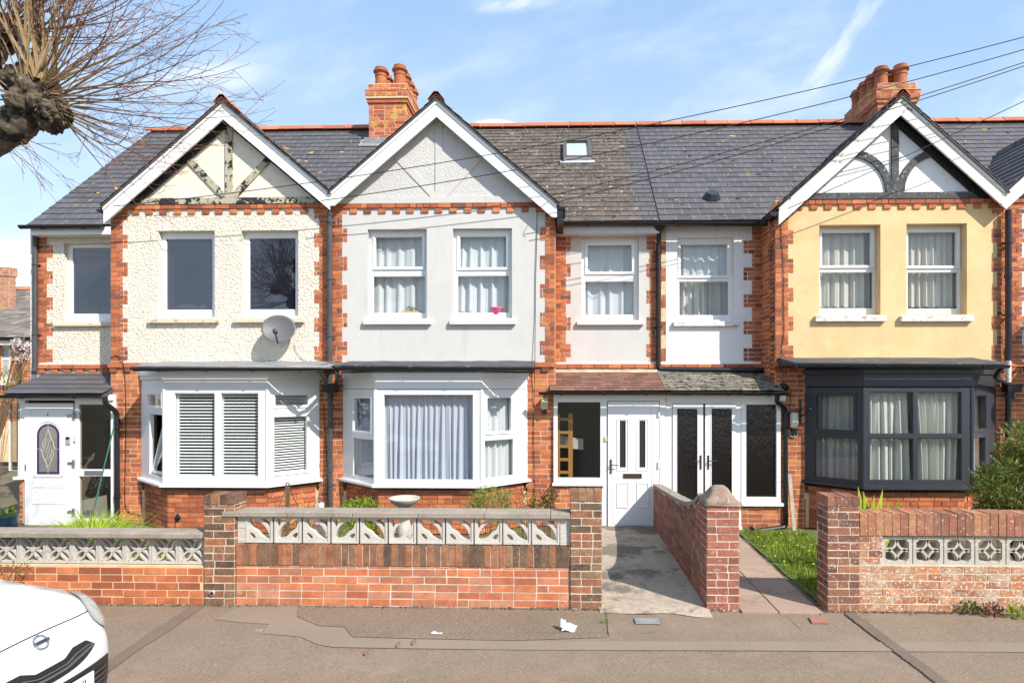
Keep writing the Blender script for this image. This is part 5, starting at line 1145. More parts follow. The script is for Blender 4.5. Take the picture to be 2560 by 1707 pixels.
bkD=holes_plate([(0,0),(s,0),(s,hh),(0,hh)],[[(q+ch,q),(s-q-ch,q),(s-q,q+ch),(s-q,hh-q-ch),(s-q-ch,hh-q),(q+ch,hh-q),(q,hh-q-ch),(q,q+ch)]],.075,None)
for sx,sz,a0 in ((0,0,0),(1,0,90),(1,1,180),(0,1,270)):
    arcbar(bkD,q+sx*(s-2*q),q+sz*(hh-2*q),(s-2*q)/2,.021,a0+4,a0+86,.006,.07)
bx0=X(2209,YW); b_=shift(bkD,(bx0+.004,YW+.03,zb0)).build('screen_block',conc_old,wD)
for k in range(1,11): copy_part(b_,wD,(.299*k,0,0))
mo=MB()
for k in range(0,12): mo.box(bx0+.299*k-.008,bx0+.299*k+.003,YW+.04,YW+.12,zb0-.002,zb1); 
mo.build('mortar_joints',mortar_g,wD)
pier(qx0,qx1,zw(1240,2108),261,[mortar_g,M('dark_red_brick',ramp=[(.11,.055,.042),(.20,.085,.055),(.32,.14,.075),(.16,.075,.055),(.26,.10,.06)],rough=.9,var=((10,.2),(60,.16)),spots=((34,.63,(.58,.52,.45),.7,.05),),bump=((80,.7,.006),))],parent=wD,dp=.25)
# covers in the pavement, litter
mc=MB(); c=G(1617,1553); mc.box(c.x-.115,c.x+.115,c.y-.065,c.y+.065,.0,.012); o=mc.build('water_meter_cover',M('grey_iron_cover',col=(.22,.22,.22),rough=.6,bump=((80,.3,.003),)),None,loc=(c.x,c.y,0),bevel=.004); tag(o,'small grey rectangular service cover set in the pavement before the concrete path','manhole cover')
mc=MB(); mc.prism([(c.x+.10*math.cos(t)*.9,c.y+.05*math.sin(t),.0122) for t in [2*math.pi*k/20 for k in range(20)]],(0,0,.002)); mc.build('raised_oval',M('grey_iron_cover_top',col=(.27,.27,.265),rough=.6),o)
c=G(2045,1551); tp=G(2022,1544),G(2056,1543),G(2073,1558),G(2030,1558); mc=MB(); mc.prism([(p.x,p.y,0) for p in tp],(0,0,.011)); o=mc.build('tile_cover',M('red_clay_cover',col=(.30,.15,.105),rough=.8,var=((20,.1),)),None,loc=(c.x,c.y,0)); tag(o,'red clay cover tile set in the pavement before the slab path','manhole cover')
mc=MB()
for k in range(6): 
    a=tp[0].lerp(tp[3],(k+.5)/6); b=tp[1].lerp(tp[2],(k+.5)/6); mc.tube([(a.x,a.y,.0115),(b.x,b.y,.0115)],.003,5)
mc.build('ribs',M('red_clay_rib',col=(.33,.13,.09)),o)
paper=M('white_paper',col=(.78,.80,.82),rough=.6,trans=.2)
c=G(1417,1578); mb=MB(); mb.grid(lambda a,b:(c.x-.055+.12*a+.03*b,c.y-.03+.07*b+.02*a,.012+.045*b*(1-.3*a)+.012*math.sin(5*a)),8,6); mb.grid(lambda a,b:(c.x-.06+.05*a,c.y+.0+.05*b,.03+.06*b+.01*math.sin(6*a)),5,5); o=mb.build('crumpled_tissue',paper,None,smooth=True,loc=(c.x,c.y,0),solid=.002); tag(o,'crumpled white tissue standing up on the pavement below the right-hand brown pier','litter')
c=G(1091,1585); mb=MB(); mb.grid(lambda a,b:(c.x-.05+.10*a,c.y-.018+.05*b*(.6+.4*math.sin(3*a)),.012+.008*math.sin(7*a)*b),8,4); o=mb.build('paper_scrap',paper,None,smooth=True,loc=(c.x,c.y,0),solid=.001); tag(o,'flat white paper scrap lying on the pavement','litter')
leafm=M('dead_leaf',col=(.30,.16,.10),rough=.8,trans=.2); 
for (px,py,s_,lab) in ((918,1632,.05,'pinkish brown dead leaf nearest the camera on the pavement'),(996,1614,.04,'dark curled dead leaf on the pale asphalt strip'),(1035,1608,.045,'faded tan dead leaf on the pale asphalt strip')):
    c=G(px,py); mb=MB(); mb.grid(lambda a,b:(c.x+(a-.5)*s_*(.4+1.2*b*(1-b)),c.y+(b-.5)*s_*2.2,.010+.012*abs(a-.5)+.006*b),4,6); o=mb.build('dead_leaf',leafm,None,smooth=True,loc=(c.x,c.y,0),solid=.001); tag(o,lab,'leaf','dead leaves on the pavement')
gum=M('pale_spots',col=(.55,.52,.46)); 
for px,py in ((792,1664),(829,1659),(843,1682),(904,1669),(2375,1667),(2390,1649),(2080,1633),(2160,1640),(958,1689)):
    c=G(px,py); mb=MB(); n=9; r0=random.uniform(.015,.028); mb.prism([(c.x+r0*(1+.6*random.random())*math.cos(2*math.pi*k/n),c.y+r0*.6*(1+.5*random.random())*math.sin(2*math.pi*k/n),.0) for k in range(n)],(0,0,.010)); mb.build('paint_splash',gum,None) if False else None

gr=MB(); rn=random.Random(77); xw0,xw1=X(0,YW)-1,X(2560,YW)+1
for i in range(2600):
    x=rn.uniform(xw0,xw1)
    if X(1508,YW)<x<X(1762,YW) or X(1850,YW)<x<X(2040,YW): continue
    y=YW-.004-abs(rn.gauss(0,.022)); s_=rn.uniform(.003,.009); z=.001
    if noise.noise((x*1.3,0,5))<-.25 and rn.random()<.8: continue
    gr.face([(x-s_,y,z),(x,y-s_*1.3,z+s_*.3),(x+s_,y,z+s_*.8),(x,y+s_,z+s_)],rn.random())
tag(gr.build('grit_and_debris',M('dark_grit',ramp=[(.035,.028,.018),(.09,.065,.04),(.05,.06,.018),(.22,.16,.11)],rough=1)),'grit, moss crumbs and debris gathered along the foot of the garden walls','debris',kind='stuff')
# cracks and joints in the asphalt
cr_=MB()
def crack(pts,w_=.004):
    P=[G(a,b) for a,b in pts]; out=[]
    for i in range(len(P)-1):
        for k in range(5): out.append(P[i].lerp(P[i+1],k/5)+Vector((rn.gauss(0,.006),rn.gauss(0,.006),0)))
    out.append(P[-1])
    for i in range(len(out)-1):
        d=(out[i+1]-out[i]).normalized(); n_=Vector((-d.y,d.x,0))*w_*rn.uniform(.5,1.3); cr_.face([out[i]-n_+UZ*.0025,out[i+1]-n_+UZ*.0025,out[i+1]+n_+UZ*.0025,out[i]+n_+UZ*.0025])
crack([(1514,1530),(1519,1560),(1523,1590)]); crack([(1970,1541),(2005,1576)],.002); crack([(1290,1580),(1450,1582),(1640,1581)],.0012)
crack([(2150,1536),(2190,1570),(2230,1600)],.002)
tag(cr_.build('asphalt_cracks',M('crack_dirt',col=(.05,.042,.03),rough=1)),kind='structure')
# ---------------------------------------------------------------- plants
def leafcloud(mb,c,rad,n,size,seed=1,asp=2.6,fn=None,up=.2,lo=0,hi=1,clump=0,m=0):
    rn=random.Random(seed); c=Vector(c); cl=[(Vector((rn.uniform(-1,1),rn.uniform(-1,1),rn.uniform(-.8,1))),rn.random()) for _ in range(clump)] if clump else None
    k=0
    while k<n:
        if cl:
            cc,ct=rn.choice(cl); p=cc*.8+Vector((rn.gauss(0,.2),rn.gauss(0,.2),rn.gauss(0,.2)))
        else:
            p=Vector((rn.uniform(-1,1),rn.uniform(-1,1),rn.uniform(-1,1))); ct=rn.random()
        if p.length>1.08: continue
        k+=1; q=c+Vector((p.x*rad[0],p.y*rad[1],p.z*rad[2]))
        d=(Vector((p.x,p.y,p.z*.5+up))+Vector((rn.gauss(0,.5),rn.gauss(0,.5),rn.gauss(0,.5)))).normalized(); s=d.cross(Vector((rn.gauss(0,1),rn.gauss(0,1),rn.gauss(0,1)))).normalized()
        L_=size*rn.uniform(.6,1.25); w=L_/asp; nn=d.cross(s); bend=nn*L_*rn.uniform(-.15,.15)
        t=lo+(hi-lo)*min(1,max(0,ct*.6+rn.random()*.4))
        mb.face([q,q+d*L_*.4+s*w*.5+bend,q+d*L_,q+d*L_*.4-s*w*.5+bend],t,m)
def stems(mb,base,tips,r=.004,seed=1,t=.2,m=0):
    rn=random.Random(seed)
    for tp in tips:
        b=Vector(base)+Vector((rn.uniform(-.03,.03),rn.uniform(-.02,.02),0)); tp=Vector(tp); mid=(b+tp)/2+Vector((rn.uniform(-.04,.04),rn.uniform(-.04,.04),.03)); mb.tube([b,mid,tp],[r,r*.8,r*.5],5,t,m)
twigm=M('brown_stem',col=(.16,.10,.06),rough=.8)
def plant(name,label,cat,c,rad,n,size,mat,seed,asp=2.6,group=None,base=None,ns=10,**k):
    base=base or (c[0],c[1],0); t=thing(name,label,cat,base,group); mb=MB(); leafcloud(mb,c,rad,n,size,seed,asp,**k); mb.build('foliage',mat,t)
    rn=random.Random(seed+1); st=MB(); stems(st,base,[(c[0]+rn.uniform(-.8,.8)*rad[0],c[1]+rn.uniform(-.8,.8)*rad[1],c[2]+rn.uniform(-.5,.8)*rad[2]) for _ in range(ns)],seed=seed); st.build('stems',twigm,t); return t
lime=M('lime_green_leaf',ramp=[(.10,.19,.012),(.22,.34,.02),(.34,.44,.04)],rough=.55,trans=.35)
midg=M('mid_green_leaf',ramp=[(.045,.085,.015),(.10,.16,.025),(.17,.23,.035)],rough=.55,trans=.3)
shr=M('willowy_shrub_leaf',ramp=[(.035,.06,.012),(.09,.125,.018),(.20,.23,.03),(.42,.44,.07)],rough=.45,spec=.5,trans=.25)
redl=M('reddish_rose_leaf',ramp=[(.16,.05,.03),(.14,.14,.03),(.22,.24,.05)],rough=.55,trans=.3)
fern=M('dusty_green_leaf',ramp=[(.12,.17,.03),(.24,.30,.07),(.34,.38,.12)],rough=.6,trans=.35)
def pa(px,py,Y): return at(px,py,Y)
# big shrub at the right edge
c=pa(2535,1165,7.2); t=thing('shrub','tall willowy green shrub with narrow leaves at the right edge by the black bay','shrub',(c.x+.1,7.2,0))
mb=MB(); rn=random.Random(5)
heads=[]
for i in range(95):
    px=rn.uniform(2455,2700); top=1065+max(0,(2540-px))*1.35+rn.uniform(0,40) if px<2540 else rn.uniform(1050,1120); py=rn.uniform(top,1290); q=pa(px,py,rn.uniform(6.6,7.7)); heads.append(q)
    leafcloud(mb,q,(.12,.12,.13),105,.088,seed=100+i,asp=5.2,up=.6,lo=rn.uniform(0,.35),hi=rn.uniform(.6,1))
mb.build('foliage',shr,t); st=MB(); stems(st,(c.x+.1,7.2,0),heads,r=.008,seed=3); st.build('stems',twigm,t)
c=pa(2190,1255,6.9); t=thing('spiky_plant','yellow-green plant with long pointed sword leaves rising behind the square brick pier','plant',(c.x-.05,6.9,0)); mb=MB(); rn=random.Random(8)
for i,(px,py) in enumerate(((2145,1215),(2207,1222),(2165,1240),(2185,1236),(2225,1250),(2250,1245),(2150,1265),(2240,1272),(2200,1255),(2172,1262),(2262,1262),(2215,1268),(2140,1240),(2158,1226))):
    b=Vector((c.x-.05+rn.uniform(-.04,.04),6.9+rn.uniform(-.04,.04),.02)); tp=pa(px,py,6.9+rn.uniform(-.15,.15)); m_=(b*.28+tp*.72)+Vector((0,0,.05)); s_=Vector((.040,.012,0))
    mb.face([b-s_,m_-s_,tp,m_+s_,b+s_],rn.random())
mb.build('leaves',M('sword_leaf',ramp=[(.42,.50,.03),(.60,.62,.08),(.30,.42,.03)],rough=.5,trans=.4),t,solid=.002)
# plants in the middle garden
Gp='small plants in the middle front garden'
c=pa(905,1272,7.6); plant('euphorbia','bright lime-green bushy plant in front of the middle bay, right of the grey downpipe','plant',(c.x,c.y,c.z-.08),(.30,.2,.22),1200,.04,lime,21,group=Gp,clump=26,asp=2.2)
c=pa(1225,1258,7.3); plant('lavender','feathery light green bush below the right end of the middle white sill','plant',(c.x,c.y,c.z-.06),(.30,.2,.27),1500,.055,fern,22,asp=5,group=Gp,clump=30,up=.8)
c=pa(1362,1265,7.4); plant('rose_bush','leggy reddish-green rose bush beside the end of the grey coping','plant',(c.x,c.y,c.z+.02),(.17,.14,.27),520,.05,redl,23,group=Gp,clump=14,ns=14)
c=pa(1312,1268,7.4); plant('rose_bush','thin bare-stemmed rose with a few dull leaves, under the wall cable','plant',(c.x,c.y,c.z-.02),(.12,.1,.26),150,.045,redl,24,group=Gp,ns=10)
c=pa(735,1290,7.9); plant('weed','small yellow-orange leaved weed beside the black chain post','plant',(c.x+.1,c.y,c.z-.02),(.14,.1,.14),110,.06,M('yellowing_leaf',ramp=[(.30,.32,.03),(.50,.30,.04),(.20,.28,.03)],trans=.3),25,group=Gp,clump=8,ns=5)
c=pa(730,1330,6.9); plant('dark_shrub','dark leggy shrub seen through the second leaf-hole block from the left','plant',(c.x,c.y,c.z),(.2,.15,.16),260,.04,midg,26,group=Gp,clump=12,ns=16)
c=pa(880,1330,6.7); plant('flowering_bush','low green bush with pink flowers seen through the leaf-hole blocks','plant',(c.x,c.y,c.z-.03),(.34,.2,.2),900,.035,lime,27,group=Gp,clump=24)
fl=MB(); rn=random.Random(4)
for i in range(16):
    q=Vector((c.x+rn.uniform(-.3,.1),c.y-.2,c.z+rn.uniform(-.22,.02))); fl.lathe(q,[(.004,0),(.016,.006),(.010,.012)],8)
fl.build('flowers',M('pink_petal',col=(.62,.30,.34),rough=.6),bpy.data.objects['flowering_bush'])
c=pa(800,1335,6.6); plant('lavender','grey-stemmed lavender with purple tips seen through the third leaf-hole block','plant',(c.x,c.y,c.z),(.13,.12,.2),220,.05,M('lavender_leaf',ramp=[(.30,.30,.18),(.34,.22,.36),(.40,.38,.24)],trans=.3),28,asp=6,group=Gp,up=1.2,ns=14)
c=pa(1255,1345,6.8); plant('green_shrub','rounded green shrub seen through the ninth leaf-hole block','plant',(c.x,c.y,c.z),(.25,.2,.22),800,.035,fern,29,group=Gp,clump=20)
# bare side stalks rising above the coping
for k,(px,py) in enumerate(((1063,1248),(1078,1262),(1160,1262))):
    c=pa(px,1300,7.2); t=thing('dry_stalk',('tallest dry brown weed stalk right of the bird bath','shorter leafy weed stalk just right of the bird bath','dry weed stalk left of the feathery bush')[k],'plant',(c.x,7.2,0),'dry stalks in the middle front garden'); mb=MB(); tp=pa(px+8,py,7.2); stems(mb,(c.x,7.2,0),[tp,tp+Vector((-.06,0,-.08)),tp+Vector((.05,0,-.12))],r=.003,seed=k); mb.build('stems',twigm,t); mb=MB(); leafcloud(mb,tp-Vector((0,0,.08)),(.05,.04,.10),26,.03,40+k); mb.build('leaves',redl,t)
c=pa(12,925,10.6); 
t=plant('spiky_bush','narrow-leaved bush poking up at the left edge behind the dark porch roof','shrub',(c.x-.15,c.y,c.z-.35),(.45,.3,.40),420,.16,M('dull_palm_leaf',ramp=[(.10,.12,.03),(.24,.20,.06),(.30,.24,.10)],trans=.2),31,asp=9,up=.8)
# grass
def grass(name,label,pts,n,h,seed,z0=.0,lean=.5,w=.006,mat=None):
    rn=random.Random(seed); mb=MB()
    for i in range(n):
        x,y,s=pts(rn); hh=h*s*rn.uniform(.5,1.1); a=rn.uniform(0,6.28); l=hh*lean*rn.uniform(.2,1.3); d=Vector((math.cos(a)*l,math.sin(a)*l,0)); wv=Vector((-math.sin(a),math.cos(a),0))*w
        b=Vector((x,y,z0)); m_=b+d*.35+UZ*hh*.65; tp=b+d+UZ*hh*rn.uniform(.75,1)
        mb.face([b-wv,m_-wv*.8,tp,m_+wv*.8,b+wv],rn.random())
    o=mb.build(name,mat or grassm); return tag(o,label,'grass',kind='stuff')
def g1(rn):
    px=rn.triangular(120,480,235); x=X(px,6.6)+rn.uniform(-.05,.05); y=rn.uniform(6.25,7.4); return x*y/6.6,y,max(.18,1-abs(px-235)/260)
grass('long_grass','long bright grass flopping over the low coping beside the white front door',g1,7500,.68,51,lean=.8,w=.009,mat=M('bright_grass',ramp=[(.20,.30,.015),(.36,.48,.03),(.50,.58,.09),(.26,.38,.02)],rough=.65,trans=.4))
def g2(rn):
    y=rn.uniform(6.2,9.0); xl=X(2062,YW)+.06+(.03)*(y-6); return rn.uniform(xl,xl+.9),y,1.0
grass('lawn','rough grass with yellow flowers between the slab path and the square brick pier',g2,3000,.095,52,lean=.7,w=.005)
lw=MB(); xl=X(2062,YW)+.03; lw.grid(lambda a,b:(xl+.05*b+1.3*a,6.15+3*b,.004+.018*noise.noise((a*6,b*12,3))),14,30); tag(lw.build('lawn_turf',M('turf_soil',col=(.11,.15,.03),rough=.95,var=((5,.3),(40,.3)),bump=((40,.8,.02),)),smooth=True),kind='structure')
def g3(rn): 
    return rn.uniform(X(590,6.5),X(1420,6.5)),rn.uniform(6.2,8.3),1
grass('garden_grass','patchy short grass in the middle front garden behind the leaf-hole blocks',g3,6000,.10,53,lean=.6)
fl=MB(); rn=random.Random(12); st=MB()
for i in range(34):
    y=rn.uniform(6.3,8.8); xx=X(2062,YW)+.1+rn.uniform(0,.8); z=rn.uniform(.04,.09); fl.lathe((xx,y,z),[(.003,0),(.016,.004),(.014,.010),(.004,.011)],7,t=rn.random())
    st.tube([(xx,y,0),(xx,y,z)],.0015,4)
lf_=MB()
tag(fl.build('dandelion_flowers',M('yellow_petals',col=(.75,.50,.02),rough=.6)),'scattered yellow dandelion heads in the rough lawn','flowers',kind='stuff')
Gw='weeds along the foot of the brick walls'
for k,(px,py,col,lab) in enumerate(((2480,1540,'p','dark purple-leaved weed at the foot of the right-hand wall'),(2405,1525,'g','dark green weed growing up the foot of the right-hand wall'),(2545,1545,'l','pale green rosette weed at the foot of the wall by the right edge'),(1516,1560,'l','tiny green weed in the pavement crack left of the grey cover'))):
    c=G(px,py-2); c.y=min(c.y,YW-.03); m_={'p':M('purple_weed',ramp=[(.10,.03,.035),(.20,.07,.06),(.14,.10,.05)],trans=.2),'g':midg,'l':lime}[col]
    s_=.4 if k==3 else 1
    t=thing('weed',lab,'weed',(c.x,c.y,0),Gw); mb=MB(); leafcloud(mb,(c.x,c.y,.05*s_),(.10*s_,.05*s_,.06*s_),int(120*s_),.04*s_,60+k,asp=2,up=.7); mb.build('leaves',m_,t); st=MB(); stems(st,(c.x,c.y,0),[(c.x+.04*s_,c.y,.08*s_),(c.x-.04*s_,c.y,.07*s_)],r=.003); st.build('stems',twigm,t)
# creeper on the low wall at the left
c=pa(15,1425,YW-.02); plant('creeper','sparse brown and green creeper spilling over the low wall by the car bonnet','plant',(c.x,YW-.03,c.z+.02),(.30,.02,.13),150,.03,M('creeper_leaf',ramp=[(.10,.06,.03),(.16,.17,.03),(.30,.33,.05)],trans=.2),71,base=(c.x,YW-.03,.0),ns=9)
# ---------------------------------------------------------------- pollarded street tree
bark=M('gnarled_bark',col=(.10,.078,.052),rough=.95,var=((5,.35),(25,.3)),spots=((8,.50,(.018,.015,.012),.94,.05),(18,.62,(.36,.32,.22),.7,.06)),bump=((14,1,.03),(50,1,.008)))
twm=M('lime_twigs',ramp=[(.29,.20,.10),(.23,.145,.068),(.15,.08,.045),(.19,.05,.036)],rough=.65,spec=.35,var=((20,.2),))
TY=4.7
tr=thing('pollarded_tree','bare pollarded street tree with knobbly black head and reddish shoots, at the upper left','tree',(-5.55,TY,0))
K1=at(78,235,TY); 
def limb(mb,path,rad,n=18,seg=14,amp=.12,sd=1):
    out=[];rr=[]; P=[Vector(p) for p in path]
    for i in range(len(P)-1):
        p0,p1,p2,p3=P[max(i-1,0)],P[i],P[i+1],P[min(i+2,len(P)-1)]
        for k in range(seg):
            t=k/seg; out.append(.5*((2*p1)+(p2-p0)*t+(2*p0-5*p1+4*p2-p3)*t*t+(3*p1-p0-3*p2+p3)*t**3)); rr.append(rad[i]*(1-t)+rad[i+1]*t)
    out.append(P[-1]); rr.append(rad[-1]); b0=len(mb.v); mb.tube(out,rr,n)
    for i in range(b0,len(mb.v)):
        v=Vector(mb.v[i]); c_=out[min((i-b0)//n,len(out)-1)]; d=v-c_; k=1+amp*2*noise.fractal(v*7+Vector((sd,0,0)),1,2,4)+amp*noise.noise(v*24); mb.v[i]=tuple(c_+d*k)
tk=MB()
LA=at(-60,400,TY)
limb(tk,[(-5.6,TY,-.1),(-5.6,TY,.7),(-5.55,TY,1.7),(-5.35,TY,2.6)],[.30,.22,.20,.21])
limb(tk,[(-5.42,TY,2.35),(-5.1,TY,3.1),tuple(at(-95,415,TY)),tuple(at(5,342,TY)),tuple(at(50,305,TY)),tuple(at(75,262,TY))],[.18,.125,.11,.11,.125,.12],seg=16,amp=.10,sd=3)
limb(tk,[(-5.38,TY,2.5),(-5.35,TY+.1,3.6),(-4.95,TY+.1,4.6),tuple(at(-25,95,TY))],[.17,.13,.12,.13],sd=6)
limb(tk,[(-5.4,TY,2.5),(-6.0,TY-.1,3.4),(-6.5,TY-.2,4.3)],[.16,.13,.17],sd=9)
tk.build('trunk',bark,tr,smooth=True)
def knob(c,r,sd,sub=5,sq=(1,1,1)):
    bm=bmesh.new(); bmesh.ops.create_icosphere(bm,subdivisions=sub,radius=1); mb=MB()
    for v in bm.verts:
        p=v.co; k=1+.42*noise.fractal(p*1.7+Vector((sd,sd,0)),1,2,3)+.22*abs(noise.noise(p*5+Vector((0,sd,0))))+.10*noise.noise(p*13); v.co=p*k
    mb.v=[(c.x+v.co.x*r*sq[0],c.y+v.co.y*r*sq[1],c.z+v.co.z*r*sq[2]) for v in bm.verts]; mb.f=[tuple(q.index for q in f.verts) for f in bm.faces]; mb.t=[.5]*len(mb.f); mb.m=[0]*len(mb.f); bm.free()
    return mb.build('pollard_head',bark,tr,smooth=True)
knob(at(92,262,TY),.165,1.3,sq=(1,1,1.05)); knob(at(55,208,TY+.02),.12,4.2); knob(at(132,285,TY-.03),.115,7.7); knob(at(108,222,TY+.05),.11,2.9)
K2=at(-18,85,TY+.1); knob(K2,.15,9.4); knob(Vector((-6.5,TY-.2,4.35)),.25,3.3,sub=4)
tw=MB()
def shoot(c,ang,dep,L_,r,rn,curl,droop=0,level=0,t0=0):
    p=Vector(c); d=Vector((math.cos(ang)*math.cos(dep),math.sin(dep),math.sin(ang)*math.cos(dep))); n=12 if level==0 else 6; pts=[p.copy()]; st=L_/n; rs=[r]; tt=[]
    side=Vector((rn.gauss(0,1),rn.gauss(0,1),rn.gauss(0,1)))*.05
    wob=rn.uniform(0,6)
    for i in range(n):
        d=(d+Vector((0,0,1))*curl*(i/n)**1.5*.13-UZ*droop*.05+side*.35+Vector((rn.gauss(0,.022),rn.gauss(0,.022),rn.gauss(0,.030)))).normalized(); p=p+d*st; pts.append(p.copy()); rs.append(max(.0015,r*(1-(i+1)/n*.86)))
    for i in range(n): 
        w_=rs[i]; tt.append(min(1,max(0,t0+ (1-w_/.011)*.75+rn.uniform(-.08,.08))))
    tw.tube(pts,rs,5 if level==0 else 4,tt=tt,caps=False)
    if level<2:
        nb=int(L_*(3.9 if level==0 else 4.8)+rn.random())
        for k in range(nb):
            i=rn.randint(3 if level==0 else 1,n-1); b=pts[i]; dd=(pts[i+1]-pts[i]).normalized() if i<n else d; a=math.atan2(dd.z,dd.x)+rn.choice((-1,1))*rn.uniform(.35,.9); shoot(b,a,math.asin(max(-1,min(1,dd.y)))+rn.uniform(-.4,.4),L_*rn.uniform(.18,.42)*(1-i/n*.4),max(.0018,rs[i]*.5),rn,curl*.6,droop+rn.uniform(0,.5),level+1,.25)
rn=random.Random(19)
for i in range(66):      # main head, fanning out to the right
    f=rn.random(); ang=R(-42+f*150); 
    L_=rn.uniform(.95,1.75) if ang<R(60) else rn.uniform(.9,1.6)
    if ang<R(-15): L_*=.85
    base=at(92+52*math.cos(ang),252-48*math.sin(ang),TY)+Vector((0,rn.uniform(-.13,.13),0)); shoot(base,ang+rn.gauss(0,.05),rn.uniform(-.42,.42),L_,rn.uniform(.0038,.0088)*(1.15 if ang>R(45) else 1),rn,1.1 if ang<R(35) else .2,droop=.2 if ang<R(10) else 0)
for i in range(20):      # thick uprights
    ang=R(rn.uniform(68,112)); base=at(78+rn.uniform(-30,45),200+rn.uniform(0,25),TY)+Vector((0,rn.uniform(-.08,.08),0)); shoot(base,ang,rn.uniform(-.2,.2),rn.uniform(1.2,1.9),rn.uniform(.011,.017),rn,.1)
for i in range(16):      # left side of the main head
    ang=R(rn.uniform(120,215)); base=at(60,250,TY)+Vector((0,rn.uniform(-.1,.1),0)); shoot(base,ang,rn.uniform(-.4,.4),rn.uniform(.7,1.3),rn.uniform(.006,.011),rn,.6)
for i in range(30):      # second head at the left edge
    ang=R(rn.uniform(-22,80)); base=K2+Vector((.12*math.cos(ang),rn.uniform(-.1,.1),.12*math.sin(ang))); shoot(base,ang,rn.uniform(-.4,.4),rn.uniform(1.0,1.9),rn.uniform(.005,.010),rn,.8)
for i in range(9):       # drooping twigs from the limb
    base=at(30+rn.uniform(-50,20),350+rn.uniform(-20,15),TY); shoot(base,R(rn.uniform(-45,-8)),rn.uniform(-.3,.3),rn.uniform(.4,.75),.0035,rn,.1,droop=.6)
for i in range(34): 
    ang=R(rn.uniform(30,200)); shoot(Vector((-6.5,TY-.2,4.35))+Vector((.2*math.cos(ang),rn.uniform(-.1,.1),.2*math.sin(ang))),ang,rn.uniform(-.5,.5),rn.uniform(1,1.7),rn.uniform(.007,.013),rn,.5)
tw.build('shoots',twm,tr)
# blossom twigs by the far house
c=pa(55,885,14.0); t=thing('blossom_tree','branch tips with pale pink blossom beside the cream end wall','tree',(c.x-.9,14.0,0)); mb=MB(); rn=random.Random(3)
st=MB(); stems(st,(c.x-.9,14,0),[pa(rn.uniform(30,78),rn.uniform(838,905),14) for _ in range(12)],r=.02,seed=2); st.build('branches',twigm,t)
for i in range(16): 
    q=pa(rn.uniform(32,76),rn.choice((845,860,872,885,895))+rn.uniform(-8,8),14); leafcloud(mb,q,(.07,.07,.06),26,.05,i+80,asp=1.3)
mb.build('blossom',M('pale_blossom',ramp=[(.62,.45,.40),(.74,.62,.58),(.80,.74,.72)],rough=.6,trans=.3),t)

# a second pollard across the street, seen only as a reflection in the upper left windows
t2=copy_tree(tr,(-9.3,-4.2,-.1),'tall bare pollarded tree across the street, reflected in the roughcast house window',rot=(0,0,math.pi)); t2.scale=(1.4,1.4,1.4)
# ---------------------------------------------------------------- curtains and things on window boards
cur_l=M('lilac_white_voile',col=(.70,.71,.80),rough=.9,trans=.30); cur_w=M('grey_white_voile',col=(.80,.80,.81),rough=.9,trans=.30)
cur_c=M('cream_curtain',col=(.66,.62,.54),rough=.9,trans=.2,spots=((9,.70,(.78,.76,.70),.7,.02),)); cur_i=M('ivory_curtain',col=(.76,.74,.67),rough=.9,trans=.25)
cur_t=M('taupe_spotted_curtain',col=(.36,.32,.27),rough=.9,spots=((12,.66,(.62,.60,.55),.8,.02),)); pinkc=M('pink_curtain',col=(.62,.10,.13),rough=.9)
yb_=YF+.22; GU='upstairs window curtains'; GB='bay window curtains'
def cr(p0,p1,q0,q1,Y): return X(p0,Y),X(p1,Y),Z((p0+p1)/2,q1,Y),Z((p0+p1)/2,q0,Y)
def curt(label,p,Y,mat,folds,amp,seed,**k):
    a=cr(*p,Y); return curtain(label,a[0],a[1],a[2],a[3],Y,mat,folds=folds,amp=amp,seed=seed,**k)
curt('sheer white curtain behind the left upstairs window of the grey house',(928,1068,578,800),yb_,cur_w,5,.022,1,group=GU)
curt('white gathered curtain in the second upstairs window of the grey house, behind the pink bucket',(1138,1284,578,800),yb_,cur_w,6,.03,2,group=GU,slant=.08)
curt('plain white net curtain in the set-back upstairs window of the grey house',(1452,1600,600,800),YR+.22,cur_w,5,.022,3,group=GU)
curt('cream net in the upstairs window of the white recessed wall',(1690,1760,600,800),YR+.24,cur_c,5,.03,4,group=GU,slant=.10)
curt('dark taupe spotted curtain in the upstairs window of the white recessed wall',(1752,1838,600,800),YR+.26,cur_t,4,.03,5,group=GU)
curt('pale net filling the top of the white recessed wall window',(1690,1838,600,694),YR+.20,cur_w,7,.02,6,group=GU)
curt('cream curtain drawn across the left window of the yellow wall',(2040,2165,570,768),YF+.28,cur_c,6,.035,7,group=GU)
curt('folded taupe curtain edge at the right of the left yellow-wall window',(2150,2206,570,768),YF+.31,cur_t,3,.03,8,group=GU)
curt('beige pleated curtain across the right window of the yellow wall',(2258,2420,570,768),YF+.28,M('beige_curtain',col=(.60,.55,.47),rough=.9,trans=.15),10,.03,9,group=GU)
# left house: a single pink curtain at the side and dark room
curt('narrow white curtain hanging at the left side of the roughcast middle window',(408,424,590,790),yb_,cur_w,2,.02,10,group=GU); curt('narrow pink curtain beside the white one in the roughcast house',(424,434,640,790),yb_+.03,pinkc,2,.015,11,group=GU)
